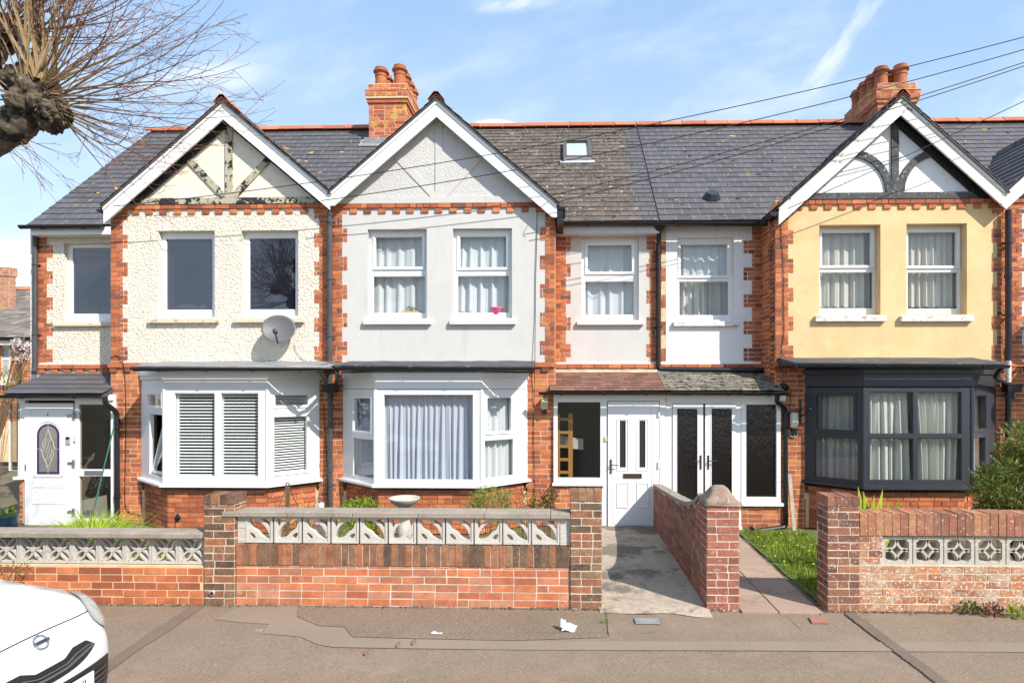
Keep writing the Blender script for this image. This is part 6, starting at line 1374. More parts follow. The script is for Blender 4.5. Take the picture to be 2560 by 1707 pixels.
# bays
def baycurt(label,A,B,u0,u1,z0,z1,mat,folds,amp,seed,off=.14,**k):
    U=Vector((B[0]-A[0],B[1]-A[1],0)).normalized(); N=Vector((U.y,-U.x,0)); O=Vector((A[0],A[1],0))-N*off
    return curtain(label,u0,u1,z0,z1,0,mat,folds=folds,amp=amp,seed=seed,O=O,U=U,N=N,**k)
A,B,C,D,zs_,zt_b=b2; Lf=math.dist(B,C); Ls=math.dist(A,B); Lr=math.dist(C,D)
baycurt('lilac-white curtain closely gathered across the big middle bay pane',B,C,.02,Lf-.02,zs_+.04,zt_b-.02,cur_l,17,.026,21,group=GB,flare=.02,top=.15)
baycurt('lilac curtain, its colour darkened for shade, in the angled left light of the middle bay',A,B,.12,Ls-.08,zs_+.04,zt_b-.02,M('shaded_lilac_voile',col=(.50,.50,.60),rough=.9,trans=.2),7,.03,22,group=GB)  # darker copy of the lilac voile, shade put into its colour
baycurt('pale curtain in the angled right light of the middle bay',C,D,.05,Lr-.1,zs_+.04,zt_b-.02,cur_w,7,.03,23,group=GB)
A3,B3,C3,D3,zs3,zt3=b3; L3=math.dist(B3,C3); Ls3=math.dist(A3,B3); Lr3=math.dist(C3,D3)
baycurt('ivory curtain behind the left half of the black framed bay',B3,C3,.0,L3*.44,zs3+.05,zt3-.01,cur_i,7,.045,31,group=GB,flare=.02,slant=.05)
baycurt('ivory curtain behind the right half of the black framed bay',B3,C3,L3*.50,L3*.93,zs3+.05,zt3-.01,cur_i,7,.055,32,group=GB,slant=-.12)
baycurt('grey-beige curtain in the angled left light of the black bay',A3,B3,.06,Ls3-.05,zs3+.05,zt3-.01,M('grey_beige_curtain',col=(.44,.43,.39),rough=.9,trans=.1),6,.035,33,group=GB)
baycurt('narrow ivory curtain in the angled right light of the black bay',C3,D3,.02,Lr3*.80,zs3+.05,zt3-.01,cur_i,3,.035,34,group=GB)
# blinds of the first bay
A1,B1,C1,D1,zs1_,zt1=b1
bl=M('white_shutter_slats',col=(.80,.80,.79),rough=.4)
def blind(label,A,B,u0,u1,z0,z1,pitch,off=.09,frame=True):
    U=Vector((B[0]-A[0],B[1]-A[1],0)).normalized(); N=Vector((U.y,-U.x,0)); O=Vector((A[0],A[1],0))-N*off; t=thing('louvre_blind',label,'blind',tuple(O+U*u0+UZ*z0),'louvred blinds in the white bay')
    mb=MB(); z=z0+.02; n=(N*.86-UZ*.50).normalized(); 
    while z<z1-.03:
        c0=O+U*(u0+.035)+UZ*z; c1=O+U*(u1-.035)+UZ*z; w_=pitch*.36; nn=(N*.50+UZ*.86)*.002
        mb.hexa([c0-n*w_-nn,c1-n*w_-nn,c1+n*w_-nn,c0+n*w_-nn,c0-n*w_+nn,c1-n*w_+nn,c1+n*w_+nn,c0+n*w_+nn]); z+=pitch
    mb.build('slats',bl,t); fr=MB(); ring(fr,O,U,N,u0,u1,z0-.02,z1+.02,.035,-.018,.018); fr.build('blind_frame',bl,t)
def uh(px,A,B): return hit(px,1000,A,B)[0]
gz=lambda q_: Z(540,q_,YB)
blind('wide white louvred blind behind the left main pane of the first bay',B1,C1,uh(433,B1,C1),uh(541,B1,C1)+.0,gz(1192),gz(984),.0475)
blind('white louvred blind behind the right main pane of the first bay',B1,C1,uh(545,B1,C1),uh(650,B1,C1),gz(1192),gz(984),.0475)
blind('short slatted blind in the angled right light of the first bay',C1,D1,uh(679,C1,D1),uh(776,C1,D1),Z(730,1182,9.0),Z(730,1036,9.0),.040)
blind('small closed slatted blind in the top right light of the first bay',C1,D1,uh(682,C1,D1),uh(776,C1,D1),Z(730,1020,9.0),Z(730,980,9.0),.022)
# sill ornaments
def onsill(px,py,Y): return at(px,py,Y)
c=onsill(1027,787,YF+.16); mb=MB(); w_=X(1049,YF+.16)-X(1007,YF+.16); h_=Z(1027,776,YF+.16)-Z(1027,786,YF+.16); z0=rectp(919,573,1067,796,YF)[2]+.07
t=thing('planter_box','small yellow wooden trough of sprouting green on the window board of the grey house','planter',(c.x,YF+.16,z0)); mb.box(c.x-w_/2,c.x+w_/2,YF+.13,YF+.19,z0,z0+h_); mb.build('box',M('yellow_wood',col=(.60,.38,.13)),t); mb=MB(); leafcloud(mb,(c.x,YF+.16,z0+h_+.03),(w_*.33,.02,.035),90,.03,3,up=1); mb.build('sprouts',midg,t)
pk=M('pink_plastic',col=(.75,.12,.24),rough=.35)
c=onsill(1241,780,YF+.17); mb=MB(); mb.lathe((c.x,YF+.18,z0),[(.085,0),(.10,.10),(.108,.105),(.108,.12),(.10,.12),(.08,.01)],20); o=mb.build('pink_tub',pk,None,smooth=True,loc=(c.x,YF+.18,z0)); tag(o,'bright pink plastic tub on the window board of the second grey-wall window','tub')
c=onsill(1160,782,YF+.17); mb=MB(); mb.tube([(c.x-.09+.10*math.cos(a),YF+.18,z0+.02+.05*abs(math.sin(a))) for a in [math.pi*k/12 for k in range(13)]],.007,6); mb.tube([(c.x+.02,YF+.17,z0+.01),(c.x+.07,YF+.17,z0+.05),(c.x+.12,YF+.17,z0+.07)],.006,6); o=mb.build('pink_sunglasses',pk,None,loc=(c.x,YF+.18,z0)); tag(o,'pink looped plastic toy frames on the window board left of the pink tub','toy')
c=onsill(1268,775,YF+.17); mb=MB(); mb.prism([(c.x-.0,YF+.16,z0),(c.x+.07,YF+.16,z0),(c.x+.07,YF+.16,z0+.16),(c.x+.01,YF+.16,z0+.17)],(0,.05,0)); o=mb.build('yellow_box',M('yellow_card',col=(.75,.58,.05)),None,loc=(c.x,YF+.18,z0)); tag(o,'small yellow box at the right end of the window board by the pink tub','box')
z1_=w1[2]+.09; straw=M('straw_hat',col=(.55,.43,.27),rough=.9,bump=((60,.5,.004),)); c=onsill(464,775,YF+.25); mb=MB(); mb.grid(lambda a,b:(c.x+.20*b*math.cos(a*6.2832),YF+.26+.03*b*math.sin(a*6.2832),z1_+.075+.075*b*math.sin(a*6.2832)+(.05*(1-b))),28,6); o=mb.build('straw_hat',straw,None,smooth=True,loc=(c.x,YF+.26,z1_),solid=.006); tag(o,'woven straw sun hat propped in the middle roughcast window','hat')
c=onsill(505,772,YF+.3); mb=MB(); mb.grid(lambda a,b:(c.x+.20*b*math.cos(a*6.2832),YF+.34+.05*b*math.sin(a*6.2832),z1_+.03+.12*(1-b)**.7),24,6); o=mb.build('white_sun_hat',sill_m,None,smooth=True,loc=(c.x,YF+.34,z1_),solid=.005); tag(o,'greyish soft sun hat behind the straw hat in the roughcast window','hat')
zr_=rh[2]+.09
for (px0,px1,py0,col,name,lab) in ((181,212,776,(.30,.03,.20),'magenta_box','small magenta box in the left recessed window'),(213,242,778,(.52,.42,.28),'cream_box','cream coloured small box right of the magenta one in the left recessed window'),(247,279,768,(.45,.45,.44),'desk_calendar','grey slanted desk calendar in the left recessed window')):
    Y=YR+.2; x0,x1=X(px0,Y),X(px1,Y); h_=Z(200,py0,Y)-zr_; mb=MB()
    if name=='desk_calendar': mb.prism([(x0,Y-.02,zr_),(x0+.01,Y+.04,zr_+h_),(x0+.01,Y+.05,zr_+h_),(x0,Y+.09,zr_)],(x1-x0,0,0))
    else: mb.box(x0,x1,Y,Y+.07,zr_,zr_+h_); 
    mb.box(x0+.02,x1-.02,Y-.004,Y-.001,zr_+h_*.3,zr_+h_*.7,.5,1)
    o=mb.build(name,[M(name+'_card',col=col),sill_m],None,loc=(x0,Y,zr_)); tag(o,lab,'calendar' if 'cal' in name else 'box')
# behind the porch glass
mb=MB(); xL,xR_=X(1396,PY+.15),X(1434,PY+.15); wood=M('orange_pine',col=(.55,.29,.08),rough=.5)
t=thing('wooden_rack','orange pine ladder rack standing behind the large porch pane beside the white door','rack',(xL,PY+.2,0)); 
r_=MB(); r_.box(X(1394,PY+.15),X(1400,PY+.15),PY+.18,PY+.22,.02,Z(1400,1034,PY+.15)); r_.box(X(1421,PY+.15),X(1432,PY+.15),PY+.18,PY+.22,.02,Z(1400,1034,PY+.15)); r_.build('uprights',wood,t); r_=MB()
for py in (1048,1081,1116,1149,1181): z_=Z(1400,py,PY+.15); r_.box(X(1400,PY+.15),X(1421,PY+.15),PY+.18,PY+.22,z_-.022,z_+.022)
r_.build('rungs',wood,t)
mb=MB(); c=at(1412,1100,PY+.3); mb.grid(lambda a,b:(c.x-.08+.38*a,PY+.30+.03*math.sin(9*a),c.z-.10+.18*b-.06*a),12,5); o=mb.build('white_cloth',cur_w,None,smooth=True,loc=(c.x,PY+.3,c.z)); tag(o,'folded white cloth hanging on the pine rack inside the porch','cloth')
coat=M('black_coat',col=(.012,.012,.014),rough=.9); c=at(262,1050,PY+.22); mb=MB()
pr=[(at(277,1040,PY+.2)),(at(264,1055,PY+.2)),(at(250,1095,PY+.2)),(at(226,1160,PY+.2)),(at(236,1168,PY+.2)),(at(252,1171,PY+.2)),(at(262,1120,PY+.2)),(at(279,1075,PY+.2))]
mb.prism(pr,(0,.12,0)); o=mb.build('hanging_coat',coat,None,loc=tuple(pr[0]),bevel=.02); tag(o,'long black coat hanging inside the porch to the right of the arched-glass door','coat')
bagm=M('pale_paper_bag',col=(.62,.68,.66),rough=.8); pr=[at(197,1252,PY+.1),at(252,1240,PY+.1),at(260,1300,PY+.1),at(257,1330,PY+.1),at(197,1330,PY+.1)]; mb=MB(); mb.prism(pr,(0,.14,0)); o=mb.build('paper_bag',bagm,None,loc=tuple(pr[-1])); tag(o,'large pale paper bag with blue letters behind the bottom porch pane','bag')
text('MARL',.115,tuple(at(214,1282,PY+.09)+Vector((0,-.006,0))),(R(90),R(-6),0),M('blue_ink',col=(.16,.32,.48)),'lettering',o,.001)
sil=M('silver_tinsel',col=(.55,.56,.55),rough=.25,metal=.8); c=at(248,1208,PY+.25); mb=MB(); rn=random.Random(2); 
for i in range(150): q=Vector((c.x+rn.gauss(-.06,.09),PY+.22,c.z+rn.gauss(0,.06))); d=Vector((rn.gauss(0,1),rn.gauss(0,1),rn.gauss(0,1))).normalized()*.018; e=d.cross(UY).normalized()*.008; mb.face([q-d,q+e,q+d,q-e])
o=mb.build('silver_tinsel',sil,None,loc=tuple(c)); tag(o,'bunch of glittering silver tinsel behind the bottom porch pane above the paper bag','decoration')
# ---------------------------------------------------------------- satellite dishes
def dish(loc,r,label,aim,name='satellite_dish',mat=None,left=False):
    t=thing(name,label,'satellite dish',tuple(loc)); L_=Vector(loc); D=Vector(aim).normalized(); S=D.cross(UZ).normalized(); T=S.cross(D).normalized(); c=L_+D*.16
    mb=MB(); mb.grid(lambda a,b:c+(S*math.cos(a*6.2832)*r+T*math.sin(a*6.2832)*r*.93)*b+D*(.055*b*b),36,8); mb.build('reflector',mat,t,smooth=True,solid=.006,weld=True)
    ar=MB(); e=c-T*r*.85+D*.05; ar.tube([L_-UZ*.05,e-T*.03,c+D*.30-T*.18],.011,8); ar.build('feed_arm',dark_metal,t)
    lb=MB(); q=c+D*.31-T*.16; lb.tube([q+D*.05,q-D*.03],.032,12); lb.tube([q-D*.03,q-D*.05],.022,12); lb.build('receiver',grey_pipe,t,smooth=True)
    bk=MB(); bk.tube([L_+D*.0,L_+D*.15],.022,10); bk.box(L_.x-.06,L_.x+.06,L_.y-.0,L_.y+.02,L_.z-.09,L_.z+.09); bk.build('bracket',dark_metal,t); return t
dm_=M('grey_mesh_dish',col=(.105,.107,.11),rough=.5,spec=.4,var=((3,.12),(40,.1)))
c=at(702,834,YF-.02); dish((c.x,YF-.02,c.z),.25,'grey oval satellite dish on the roughcast wall under the second window',(.30,-1,.32),mat=dm_)
c=at(2568,830,YF-.02); dish((c.x+.16,YF-.02,c.z),.27,'satellite dish on the white wall, cut off by the right edge of the photo',(.3,-1,.3),mat=dm_)
cable(h1,[W(733,862),W(745,885),W(760,900),W(785,912),W(806,918)],.004)
# ---------------------------------------------------------------- overhead cables and their pole
PX_,PYY=10.1,8.6; ptop=at(3137,-47,8.6); PX_=ptop.x
t=thing('telegraph_pole','wooden telegraph pole standing beyond the right edge of the photo','pole',(ptop.x,8.6,0)); mb=MB(); mb.tube([(ptop.x,8.6,-.2),(ptop.x,8.6,4),(ptop.x,8.6,ptop.z+.35)],[.15,.13,.10],14); mb.build('pole',M('weathered_pole_wood',col=(.20,.14,.09),rough=.9,bump=((20,.5,.01),)),t)
mb=MB(); mb.box(ptop.x-.35,ptop.x+.35,8.44,8.50,ptop.z-.05,ptop.z+.05); mb.build('crossarm',twigm,t)
cm=M('black_cable',col=(.03,.03,.032),rough=.6)
for (px,py,Y,off,sag,lab) in ((283,516,8.97,-.1,.42,'highest overhead cable, reaching the left foot of the first gable'),(803,502,8.97,0,.34,'second overhead cable, ending in the valley between the two left gables'),(1374,490,8.97,.03,.20,'third overhead cable, ending at the right foot of the grey gable'),(1386,507,8.97,.08,.18,'fourth overhead cable, ending just below the third at the grey gable foot'),(1969,522,8.95,.12,.06,'lowest overhead cable, crossing the black and white gable')):
    a=at(px,py,Y); b=Vector((ptop.x+off,8.46,ptop.z-off*.5)); mb=MB(); mb.tube([a.lerp(b,i/40)-UZ*sag*4*(i/40)*(1-i/40) for i in range(41)],.0062,6); o=mb.build('overhead_cable',cm,None,loc=tuple(a)); tag(o,lab,'cable','overhead cables fanning out to the gables')
# ---------------------------------------------------------------- garden objects
stone=M('weathered_stone',col=(.47,.43,.36),rough=.9,var=((8,.15),),spots=((7,.58,(.24,.20,.13),.6,.1),),bump=((50,.5,.005),))
c=at(1011,1245,7.4); t=thing('bird_bath','carved stone bird bath with a shallow round bowl behind the grey coping','bird bath',(c.x,7.4,0)); zt_c=Z(1011,1243,7.4)
mb=MB(); mb.lathe((c.x,7.4,zt_c-.14),[(.05,0),(.07,.01),(.09,.035),(.155,.075),(.188,.12),(.195,.135),(.188,.14),(.17,.125),(.10,.10),(.02,.095)],30); mb.build('bowl',stone,t,smooth=True)
mb=MB(); mb.lathe((c.x,7.4,0),[(.15,0),(.15,.06),(.12,.09),(.075,.14),(.065,.22),(.09,.30),(.10,.40),(.075,.48),(.055,.54),(.065,zt_c-.145)],26); mb.build('pedestal',stone,t,smooth=True)
rust=M('rusty_brown_iron',col=(.14,.095,.06),rough=.8,var=((20,.3),)); c=at(719,1215,7.8); zt_c=Z(719,1210,7.8)
t=thing('chain_post','brown iron post with ring finial carrying a drooping chain, in the middle garden','post',(c.x,7.8,0)); mb=MB(); mb.box(c.x-.022,c.x+.022,7.778,7.822,0,zt_c-.03); mb.build('post',rust,t)
mb=MB(); mb.tube([(c.x+.022*math.cos(a),7.8,zt_c+.0+.022*math.sin(a)) for a in [2*math.pi*k/14 for k in range(15)]],.010,7); mb.build('ring_finial',rust,t)
def chain(p0,p1,sag,name,parent):
    mb=MB(); n=int((Vector(p1)-Vector(p0)).length*1.25/.034)
    for i in range(n):
        f=lambda q: Vector(p0).lerp(Vector(p1),q)-UZ*sag*4*q*(1-q); a=f(i/n);b=f((i+1)/n); d=(b-a).normalized(); s_=(UY if i%2 else d.cross(UY).normalized()); m_=(a+b)/2; L_=(b-a).length*.62
        mb.tube([m_+d*L_*math.cos(q)+s_*.010*math.sin(q) for q in [2*math.pi*k/8 for k in range(9)]],.0035,4,caps=False)
    mb.build(name,rust,parent)
chain((c.x+.03,7.8,zt_c-.05),tuple(at(812,1190,8.9)),.42,'chain',t); chain((c.x-.02,7.8,zt_c-.05),tuple(at(686,1290,7.2)),.02,'chain',t)
c=at(802,1265,8.9); t=thing('glass_lantern','small white glass jar lantern at the foot of the downpipe between the two bays','lantern',(c.x,8.9,c.z-.12)); mb=MB(); mb.lathe((c.x,8.9,c.z-.12),[(.045,0),(.05,.02),(.05,.16),(.04,.18)],16); mb.build('jar',M('milky_jar',col=(.62,.64,.64),rough=.2,spec=.6,spots=((14,.6,(.2,.24,.27),.6,.05),)),t); mb=MB(); mb.lathe((c.x,8.9,c.z+.06),[(.042,0),(.044,.015),(.03,.02)],16); mb.tube([(c.x-.04,8.9,c.z+.07),(c.x,8.9,c.z+.3),(c.x+.04,8.9,c.z+.07)],.002,4); mb.build('lid',rust,t)
c=at(440,1295,8.4); t=thing('solar_light','small black teardrop solar stake light before the first bay','garden light',(c.x-.02,8.4,0)); mb=MB(); mb.tube([(c.x-.03,8.4,0),(c.x-.01,8.4,c.z-.04),(c.x,8.4,c.z)],.007,6); mb.build('stake',black_pl,t); mb=MB(); q=at(442,1296,8.38); mb.grid(lambda a,b:(q.x+(.045*math.sin(b*math.pi)**.7)*math.cos(a*6.2832)+.02*b,8.38+.02*math.sin(a*6.2832)*math.sin(b*math.pi),q.z-.06+.14*b),14,8); mb.build('lamp_head',black_pl,t,smooth=True)
# broom leaning at the porch
a=at(285,1065,9.20); b=at(228,1300,8.8); t=thing('broom','garden rake with thin green handle leaning by the porch of the roughcast house','rake',(b.x,8.8,0)); mb=MB(); k=a.lerp(b,.82); mb.tube([a,k],.010,8); mb.build('handle',M('green_handle',col=(.03,.14,.10),rough=.4),t); mb=MB(); mb.tube([k,b],.009,8); 
for i in range(7): mb.tube([b,b+Vector((-.10+.03*i,-.02,-.13+.006*abs(i-3)))],.003,4)
mb.build('rake_head',rust,t)
# blue pot and key safe
c=at(10,1310,8.3); zt_c=Z(10,1287,8.3); t=thing('plant_pot','glazed dark blue bowl planter at the far left behind the low wall','plant pot',(c.x,8.3,0)); mb=MB(); h_=zt_c; mb.lathe((c.x,8.3,h_-.22),[(.11,0),(.15,.04),(.165,.13),(.16,.19),(.17,.215),(.15,.22),(.13,.17)],26); mb.build('pot',M('blue_glaze',col=(.03,.085,.14),rough=.2,spec=.6),t,smooth=True); mb=MB(); leafcloud(mb,(c.x,8.3,h_+.03),(.13,.12,.07),160,.05,6,up=.8); mb.build('foliage',lime,t); mb=MB(); mb.box(c.x-.16,c.x+.16,8.16,8.44,0,h_-.22); mb.build('plinth',black_pl,t)
r_=rectp(19,1266,34,1284,PY); mb=MB(); mb.box(r_[0],r_[1],PY-.06,PY-.0,r_[2],r_[3]); o=mb.build('key_safe',black_pl,None,loc=(r_[0],PY,r_[2]),bevel=.006); tag(o,'small key safe with grey face on the brick plinth below the narrow porch window','key safe'); mb=MB(); mb.box(r_[0]+.015,r_[1]-.03,PY-.066,PY-.0605,r_[2]+.02,r_[3]-.015); mb.build('keypad',M('pale_keypad',col=(.55,.55,.55)),o)
# plank leaning on house 3, hanging basket bracket
a=at(1974,1184,9.30); b=at(1987,1333,9.15); mb=MB(); s_=Vector((.055,0,0)); 
mb.hexa([b-s_*.5,b+s_*.5,b+s_*.5+UY*.02,b-s_*.5+UY*.02,a-s_*.5,a+s_*.5,a+s_*.5+UY*.02,a-s_*.5+UY*.02]); o=mb.build('wooden_board',M('grey_weathered_wood',col=(.42,.36,.29),rough=.9,var=((10,.2),)),None,loc=tuple(b)); tag(o,'pale weathered board leaning against the brick pier beside the black bay','board')
c=at(2001,1030,YF-.02); t=thing('basket_bracket','black wrought-iron hanging basket bracket on the brick pier next to the black bay','bracket',(c.x,YF-.02,c.z)); mb=MB(); z0,z1=Z(2001,1058,YF-.02),Z(2001,998,YF-.02); mb.box(c.x-.010,c.x+.010,YF-.035,YF-.012,z0,z1); mb.build('back_bar',black_pl,t)
mb=MB(); mb.tube([(c.x,YF-.03,z0+.1),(c.x+.04,YF-.12,z0+.16),(c.x+.06,YF-.25,z0+.24)],.007,6); mb.tube([(c.x+.03+.03*math.cos(a)*(1-a/9),YF-.12,z0+.24+.03*math.sin(a)*(1-a/9)) for a in [k*.5 for k in range(16)]],.005,5); mb.tube([(c.x-.03+.03*math.cos(a)*(1-a/9),YF-.06,z0+.2+.03*math.sin(a)*(1-a/9)) for a in [k*.5 for k in range(16)]],.004,5); mb.build('scroll_arm',black_pl,t)
# ---------------------------------------------------------------- far house at the left
fx=17.0; t=thing('far_house','orange brick house with mossy tiled roof seen between the tree and the cream end wall','house',(X(-60,fx),fx,0))
mb=MB(); xw0,xw1=X(-190,fx),X(140,fx); yw=fx; wr_=(X(3,fx),X(28,fx),Z(15,952,fx),Z(15,860,fx)); plate(mb,(0,yw),UX,-UY,xw0,xw1,0,Z(40,846,fx),[(wr_[0],wr_[1]-.05,wr_[2]+.05,wr_[3])],-.002,-.2); mb.build('wall',mortar,t)
mb=MB(); bricks(mb,(0,yw),UX,-UY,xw0,xw1,1.2,Z(40,846,fx),ivals=lambda k,a,b:subtract([(xw0,xw1)],[(wr_[0],wr_[1])] if b>wr_[2] and a<wr_[3] else []),seed=301,lo=.4); mb.build('brickwork',brickm,t)
window(t,(0,yw+.03),UX,-UY,wr_[0]-.2,wr_[1],wr_[2],wr_[3],[(wr_[0]-.1,wr_[1]-.1,wr_[2]+.1,wr_[2]+.62,False),(wr_[0]-.1,wr_[1]-.1,wr_[2]+.70,wr_[3]-.1,False)],upvc,M('pale_grey_pane',col=(.42,.42,.43),rough=.2)); mb=MB(); mb.box(wr_[0]-.3,wr_[1]+.12,yw-.1,yw,wr_[2]-.12,wr_[2]-.001); mb.build('sill',upvc_aged,t)
ze=Z(40,845,fx); y0=fx-.25; rz=Z(60,722,fx+2.6); rf=MB(); S=Vector((0,2.85,rz-ze)); slates(rf,(xw0,y0,ze),UX,S,xw1-xw0,S.length,w_=.22,e=.14,seed=303,th=.012,wj=.1); rf.prism([(xw0,y0+.02,ze-.03),(xw0,fx+2.6,rz-.03),(xw0,fx+5.4,ze),(xw0,fx+5.4,ze-.05),(xw0,fx+2.6,rz-.1),(xw0,y0+.02,ze-.08)],(xw1-xw0,0,0),.2); rf.build('roof',tile_far,t)
rd=MB(); ridge_tiles(rd,(xw0,fx+2.6,rz+.04),(xw1,fx+2.6,rz+.04),r=.12,seed=4); rd.build('ridge_tiles',ridge_red,t)
gutter(t,(xw0,y0-.05,ze-.03),(xw1,y0-.05,ze-.03),r=.06,mat=black_pl); mb=MB(); mb.box(xw0,xw1,y0+.0,y0+.02,ze-.22,ze-.06); mb.build('fascia_board',upvc_aged,t)
pipe(t,[(X(49,fx-.05),fx-.06,ze-.15),(X(49,fx-.05),fx-.06,.1)],r=.05)
cyk=fx+1.3; a_,b_=X(-22,cyk),X(24,cyk); mb=MB(); brick_block(mb,a_,b_,cyk,cyk+.22,3.2,Z(10,690,cyk),seed=305,hi=.8); brick_block(mb,a_-.05,b_+.03,cyk-.03,cyk+.25,Z(10,690,cyk),Z(10,668,cyk),seed=307); mb.build('chimney',[mortar_g,M('yellow_lichen_brick',ramp=[(.35,.14,.09),(.44,.2,.12),(.5,.27,.17)],rough=.9,spots=((3,.58,(.50,.30,.03),.85,.08),))],t)
# ---------------------------------------------------------------- white hatchback parked along the kerb, nose to the right
YC=3.30; XN=-2.89
paint=M('white_car_paint',col=(.70,.70,.69),rough=.22,spec=.5,coat=.8,spots=((60,.79,(.25,.24,.23),.7,.01),))
trim=M('black_grille_plastic',col=(.018,.018,.020),rough=.35,spec=.5); tyre=M('tyre_rubber',col=(.02,.02,.02),rough=.8); chrome=M('chrome',col=(.75,.76,.80),rough=.12,metal=1)
lampg=M('clouded_headlamp_lens',col=(.42,.405,.36),rough=.12,spec=.7,coat=.6,var=((5,.12),))
car=thing('parked_car','white hatchback parked at the lower left corner, only bonnet and front bumper in view','car',(XN-1.9,YC,-.1))
# centre-line profile from bumper underside over bonnet, screen, roof and tail: (x back from nose, z, half width)
PR=[(.16,.08,.66),(.06,.14,.70),(.015,.24,.73),(.0,.36,.745),(.0,.46,.75),(.012,.55,.755),(.035,.63,.755),(.07,.71,.755),(.125,.775,.755),(.24,.830,.765),(.42,.872,.775),(.64,.905,.785),(.86,.935,.79),(.98,.96,.79),
    (1.10,1.01,.765),(1.45,1.22,.70),(1.75,1.375,.66),(2.1,1.43,.65),(2.6,1.43,.65),(3.0,1.38,.65),(3.35,1.26,.67),(3.58,1.05,.74),(3.66,.80,.78),(3.70,.55,.77),(3.66,.25,.74),(3.55,.12,.70)]
def prof(s):
    i=min(int(s),len(PR)-2); f=s-i; p=[PR[max(i-1,0)],PR[i],PR[i+1],PR[min(i+2,len(PR)-1)]]
    return [.5*((2*p[1][k])+(p[2][k]-p[0][k])*f+(2*p[0][k]-5*p[1][k]+4*p[2][k]-p[3][k])*f*f+(3*p[1][k]-p[0][k]-3*p[2][k]+p[3][k])*f**3) for k in range(3)]
def skin(s,t):
    """s along the profile, t in -1..1 across"""
    d,z,hw=prof(s); a=abs(t); front=max(0,min(1,(10.5-s)/3.0)); rear=max(0,min(1,(s-20)/2.5))
    rec=(.17*a**2.2+.30*max(0,a-.62)**1.6/.38**1.6*.9)      # plan curvature of the nose
    d2=d+rec*front-rec*.8*rear*.6 if front>0 else d-.18*a**3*rear
    mid=1-front-rear; crown=.115*a*a+.16*max(0,a-.80)**2/.04*.35
    z2=z-crown*max(0,min(1,(s-5)/3))*(1-.6*rear)
    if 7<s<13.5: z2+= .028*math.exp(-((a-.62)/.16)**2)*math.sin((s-7)/6.5*math.pi)      # raised wing line
    return Vector((XN-d2, YC+t*hw*(1+.03*front*(1-a)), z2-.0))
body=MB(); ns,ntt=75,44
body.grid(lambda a,b: skin(b*(len(PR)-1),a*2-1),ntt,ns*2)
for sd in (-1,1):
    def side(a,b):
        s=3+a*(len(PR)-1-4); p=skin(s,sd); q=Vector((p.x,YC+sd*min(.83,abs(p.y-YC)+.045),max(.10,min(p.z-.10,.78)))); r_=Vector((p.x,YC+sd*.80,.10))
        if b<.5: return p.lerp(Vector((p.x,q.y,q.z)),b*2)
        return Vector((p.x,q.y,q.z)).lerp(r_,(b-.5)*2)
    body.grid(side,60,8)
bd=body.build('body',paint,car,smooth=True)
def nose_s(z):          # profile parameter where the centre line reaches height z on the front
    lo,hi=2.,12.
    for _ in range(40):
        m=(lo+hi)/2
        if prof(m)[1]<z: lo=m
        else: hi=m
    return lo
def on(y,z,out=.0):
    """point on the nose at lateral offset y (from the centre line) and profile height z"""
    s=nose_s(z); t=y/prof(s)[2]; p=skin(s,t); e=.02; n=(skin(s,t+e)-skin(s,t-e)).cross(skin(s+e,t)-skin(s-e,t)).normalized()
    if n.x<0: n=-n
    return p+n*out
def patch(rows,mat,name,parent,out=.004,thick=.0,cols=24):
    """rows: functions lo(u),hi(u) giving profile heights for lateral position y(u)"""
    y0,y1,lo,hi=rows; mb=MB(); mb.grid(lambda a,b:on(y0+(y1-y0)*a,lo(a)+(hi(a)-lo(a))*b,out),cols,5)
    mb.grid(lambda a,b:on(y0+(y1-y0)*a,hi(a),out*(1-b)-.01*b),cols,1); mb.grid(lambda a,b:on(y0+(y1-y0)*a,lo(a),out*(1-b)-.01*b),cols,1)
    return mb.build(name,mat,parent,smooth=False)
# upper slot grille with a dip under the badge
def gh(a): x=abs(a*2-1); return .600+.035*min(1,max(0,(x-.28)/.22))-.05*max(0,x-.82)/.18-.014*(x>2)
def gl(a): x=abs(a*2-1); return .515+.004*x+.062*x**3
patch((-.34,.34,gl,gh),trim,'upper_grille',car,.005,cols=40)
mb=MB(); 
for f,w_ in ((.34,.012),(.62,.006)): 
    mb.grid(lambda a,b:on(-.31+.62*a,gl(.04+.92*a)+(gh(.04+.92*a)-gl(.04+.92*a))*(f-.02)+w_*b,.016),30,1); mb.grid(lambda a,b:on(-.31+.62*a,gl(.04+.92*a)+(gh(.04+.92*a)-gl(.04+.92*a))*(f-.02)+w_,.016-.014*b),30,1)
mb.build('grille_bar',M('grey_grille_bar',col=(.10,.10,.105),rough=.4),car)
# lower grille and plate
patch((-.46,.46,lambda a:.17+.05*abs(a*2-1)**3,lambda a:.482-.012*abs(a*2-1)),trim,'lower_grille',car,.005,cols=30)
mb=MB()
for z in (.20,.235,.27,.305,.34,.375,.41):
    for sd in (-1,1): mb.grid(lambda a,b:on(sd*(.28+.15*a),z+.012*b,.014),6,1)
mb.build('grille_slats',M('dark_grey_slats',col=(.07,.07,.075),rough=.4),car)
z0p,z1p=.345,.455; xpl=on(0,.42).x+.02
mb=MB(); mb.box(xpl-.01,xpl,YC-.26,YC+.26,z0p,z1p); pl_=mb.build('number_plate',M('white_plate',col=(.80,.80,.80),rough=.3),car,bevel=.003)
text('HVJ',.088,(xpl+.001,YC+.14,(z0p+z1p)/2),(R(90),0,R(90)),trim,'plate_characters',pl_,.0008,sx=.85)
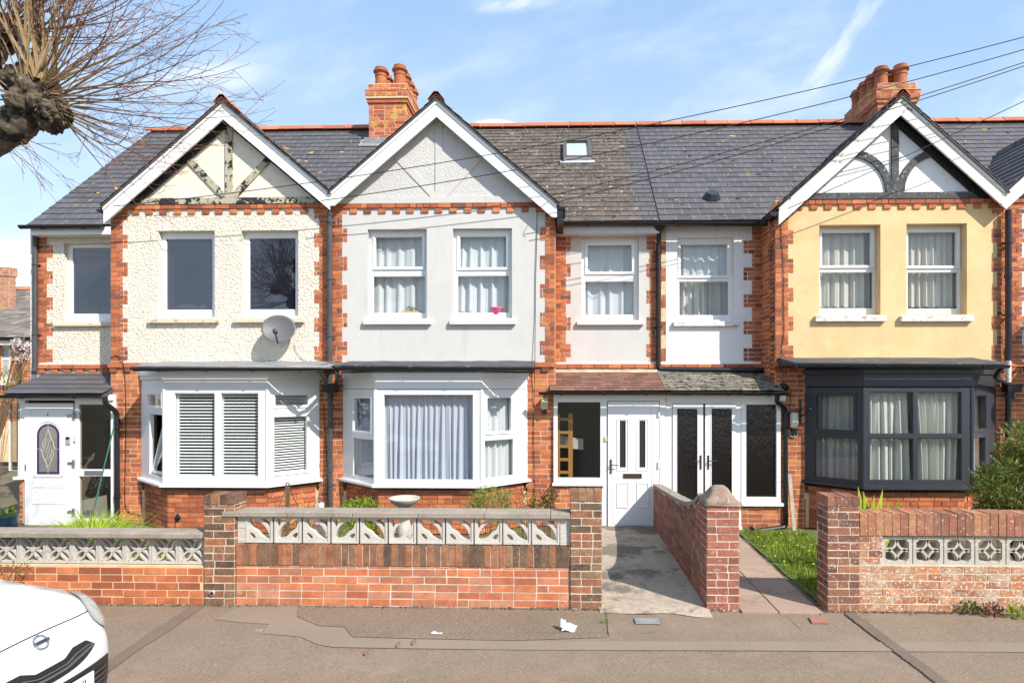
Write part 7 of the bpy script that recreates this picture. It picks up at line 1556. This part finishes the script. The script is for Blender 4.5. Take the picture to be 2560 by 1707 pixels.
# badge: ring with a bar
c=on(0,.735,.006); s_=nose_s(.735); nn=(skin(s_,.02)-skin(s_,-.02)).cross(skin(s_+.1,0)-skin(s_-.1,0)).normalized(); nn=nn if nn.x>0 else -nn; up=UY.cross(nn).normalized(); up=up if up.z>0 else -up
mb=MB(); mb.tube([c+UY*.040*math.cos(a)+up*.040*math.sin(a) for a in [2*math.pi*k/28 for k in range(29)]],.0065,8,caps=False); mb.obox(c,UY,nn,up,-.052,.052,-.004,.006,-.010,.010); bg_=mb.build('badge',chrome,car,smooth=False)
M4=Matrix((UY,up,nn)).transposed().to_euler(); t_=text('NISSAN',.0195,tuple(c+nn*.0065),M4,trim,'badge_lettering',bg_,.0006)
# bonnet shut line
mb=MB(); zb_=.772; mb.grid(lambda a,b:on(-.50+1.0*a,zb_-.10*abs(a*2-1)**3*0+.005*b,.0012),40,1); mb.build('bonnet_gap',trim,car)
# headlamps sweep back along the wings
for sd in (-1,1):
    mb=MB()
    def hl(a,b):
        # a from front-inner tip to rear tip, b across
        s=5.2+5.3*a; e0=math.sin(min(1,max(0,a))*math.pi)**.6; w0=.95-.46*e0*(1-.35*a); w1=.97+.16*e0
        t=(w0+(w1-w0)*b); d,z,hw=prof(s)
        if t<=1: p=skin(s,sd*t)
        else: p=skin(s,sd)+Vector((0,sd*.045*(t-1)/.19,-.11*(t-1)/.19))
        e=.03; tt=min(.97,t); n=(skin(s,tt*sd+e)-skin(s,tt*sd-e)).cross(skin(s+e,tt*sd)-skin(s-e,tt*sd)).normalized(); n=n if n.z>0 else -n
        return p+(n+Vector((.2,sd*.5,0))*(b))  .normalized()*(.012+.022*math.sin(a*math.pi)*math.sin(b*math.pi))
    mb.grid(hl,22,10); h_=mb.build('headlight',lampg,car,smooth=True)
    mb=MB()
    mb.grid(lambda a,b: hl(a,-.03+.05*b)+Vector((0,0,.001)),22,1); mb.build('headlight_seal',M('grey_seal',col=(.30,.29,.27)),h_)
# screen and windows (mostly out of frame)
gm_=M('dark_car_glass',col=(.03,.035,.04),rough=.05,spec=.8)
mb=MB(); mb.grid(lambda a,b:skin(14.3+2.1*b,-.86+1.72*a)+Vector((.006,0,.006)),16,6); mb.build('windscreen',gm_,car,smooth=True)
for sd in (-1,1):
    mb=MB(); mb.grid(lambda a,b:(XN-1.35-1.75*a,YC+sd*(.80-.13*b),.93+.36*b-.10*a*b*0),10,3); mb.build('side_window',gm_,car)
    for xo in (.72,3.08):
        mb=MB(); n=28; c0=Vector((XN-xo,YC+sd*.74,.19)); mb.tube([c0-UY*.095,c0+UY*.095],.29,n); w_=mb.build('wheel',tyre,car); mb=MB(); mb.tube([c0+UY*sd*.05,c0+UY*sd*.101],.19,n); mb.build('rim',steel,w_)
    mb=MB(); mb.grid(lambda a,b:(XN-1.50-.10*a,YC+sd*(.83+.20*b),.93+.13*math.sin(a*3.14)*.5+.06),4,6); mb.build('wing_mirror',paint,car,solid=.08)
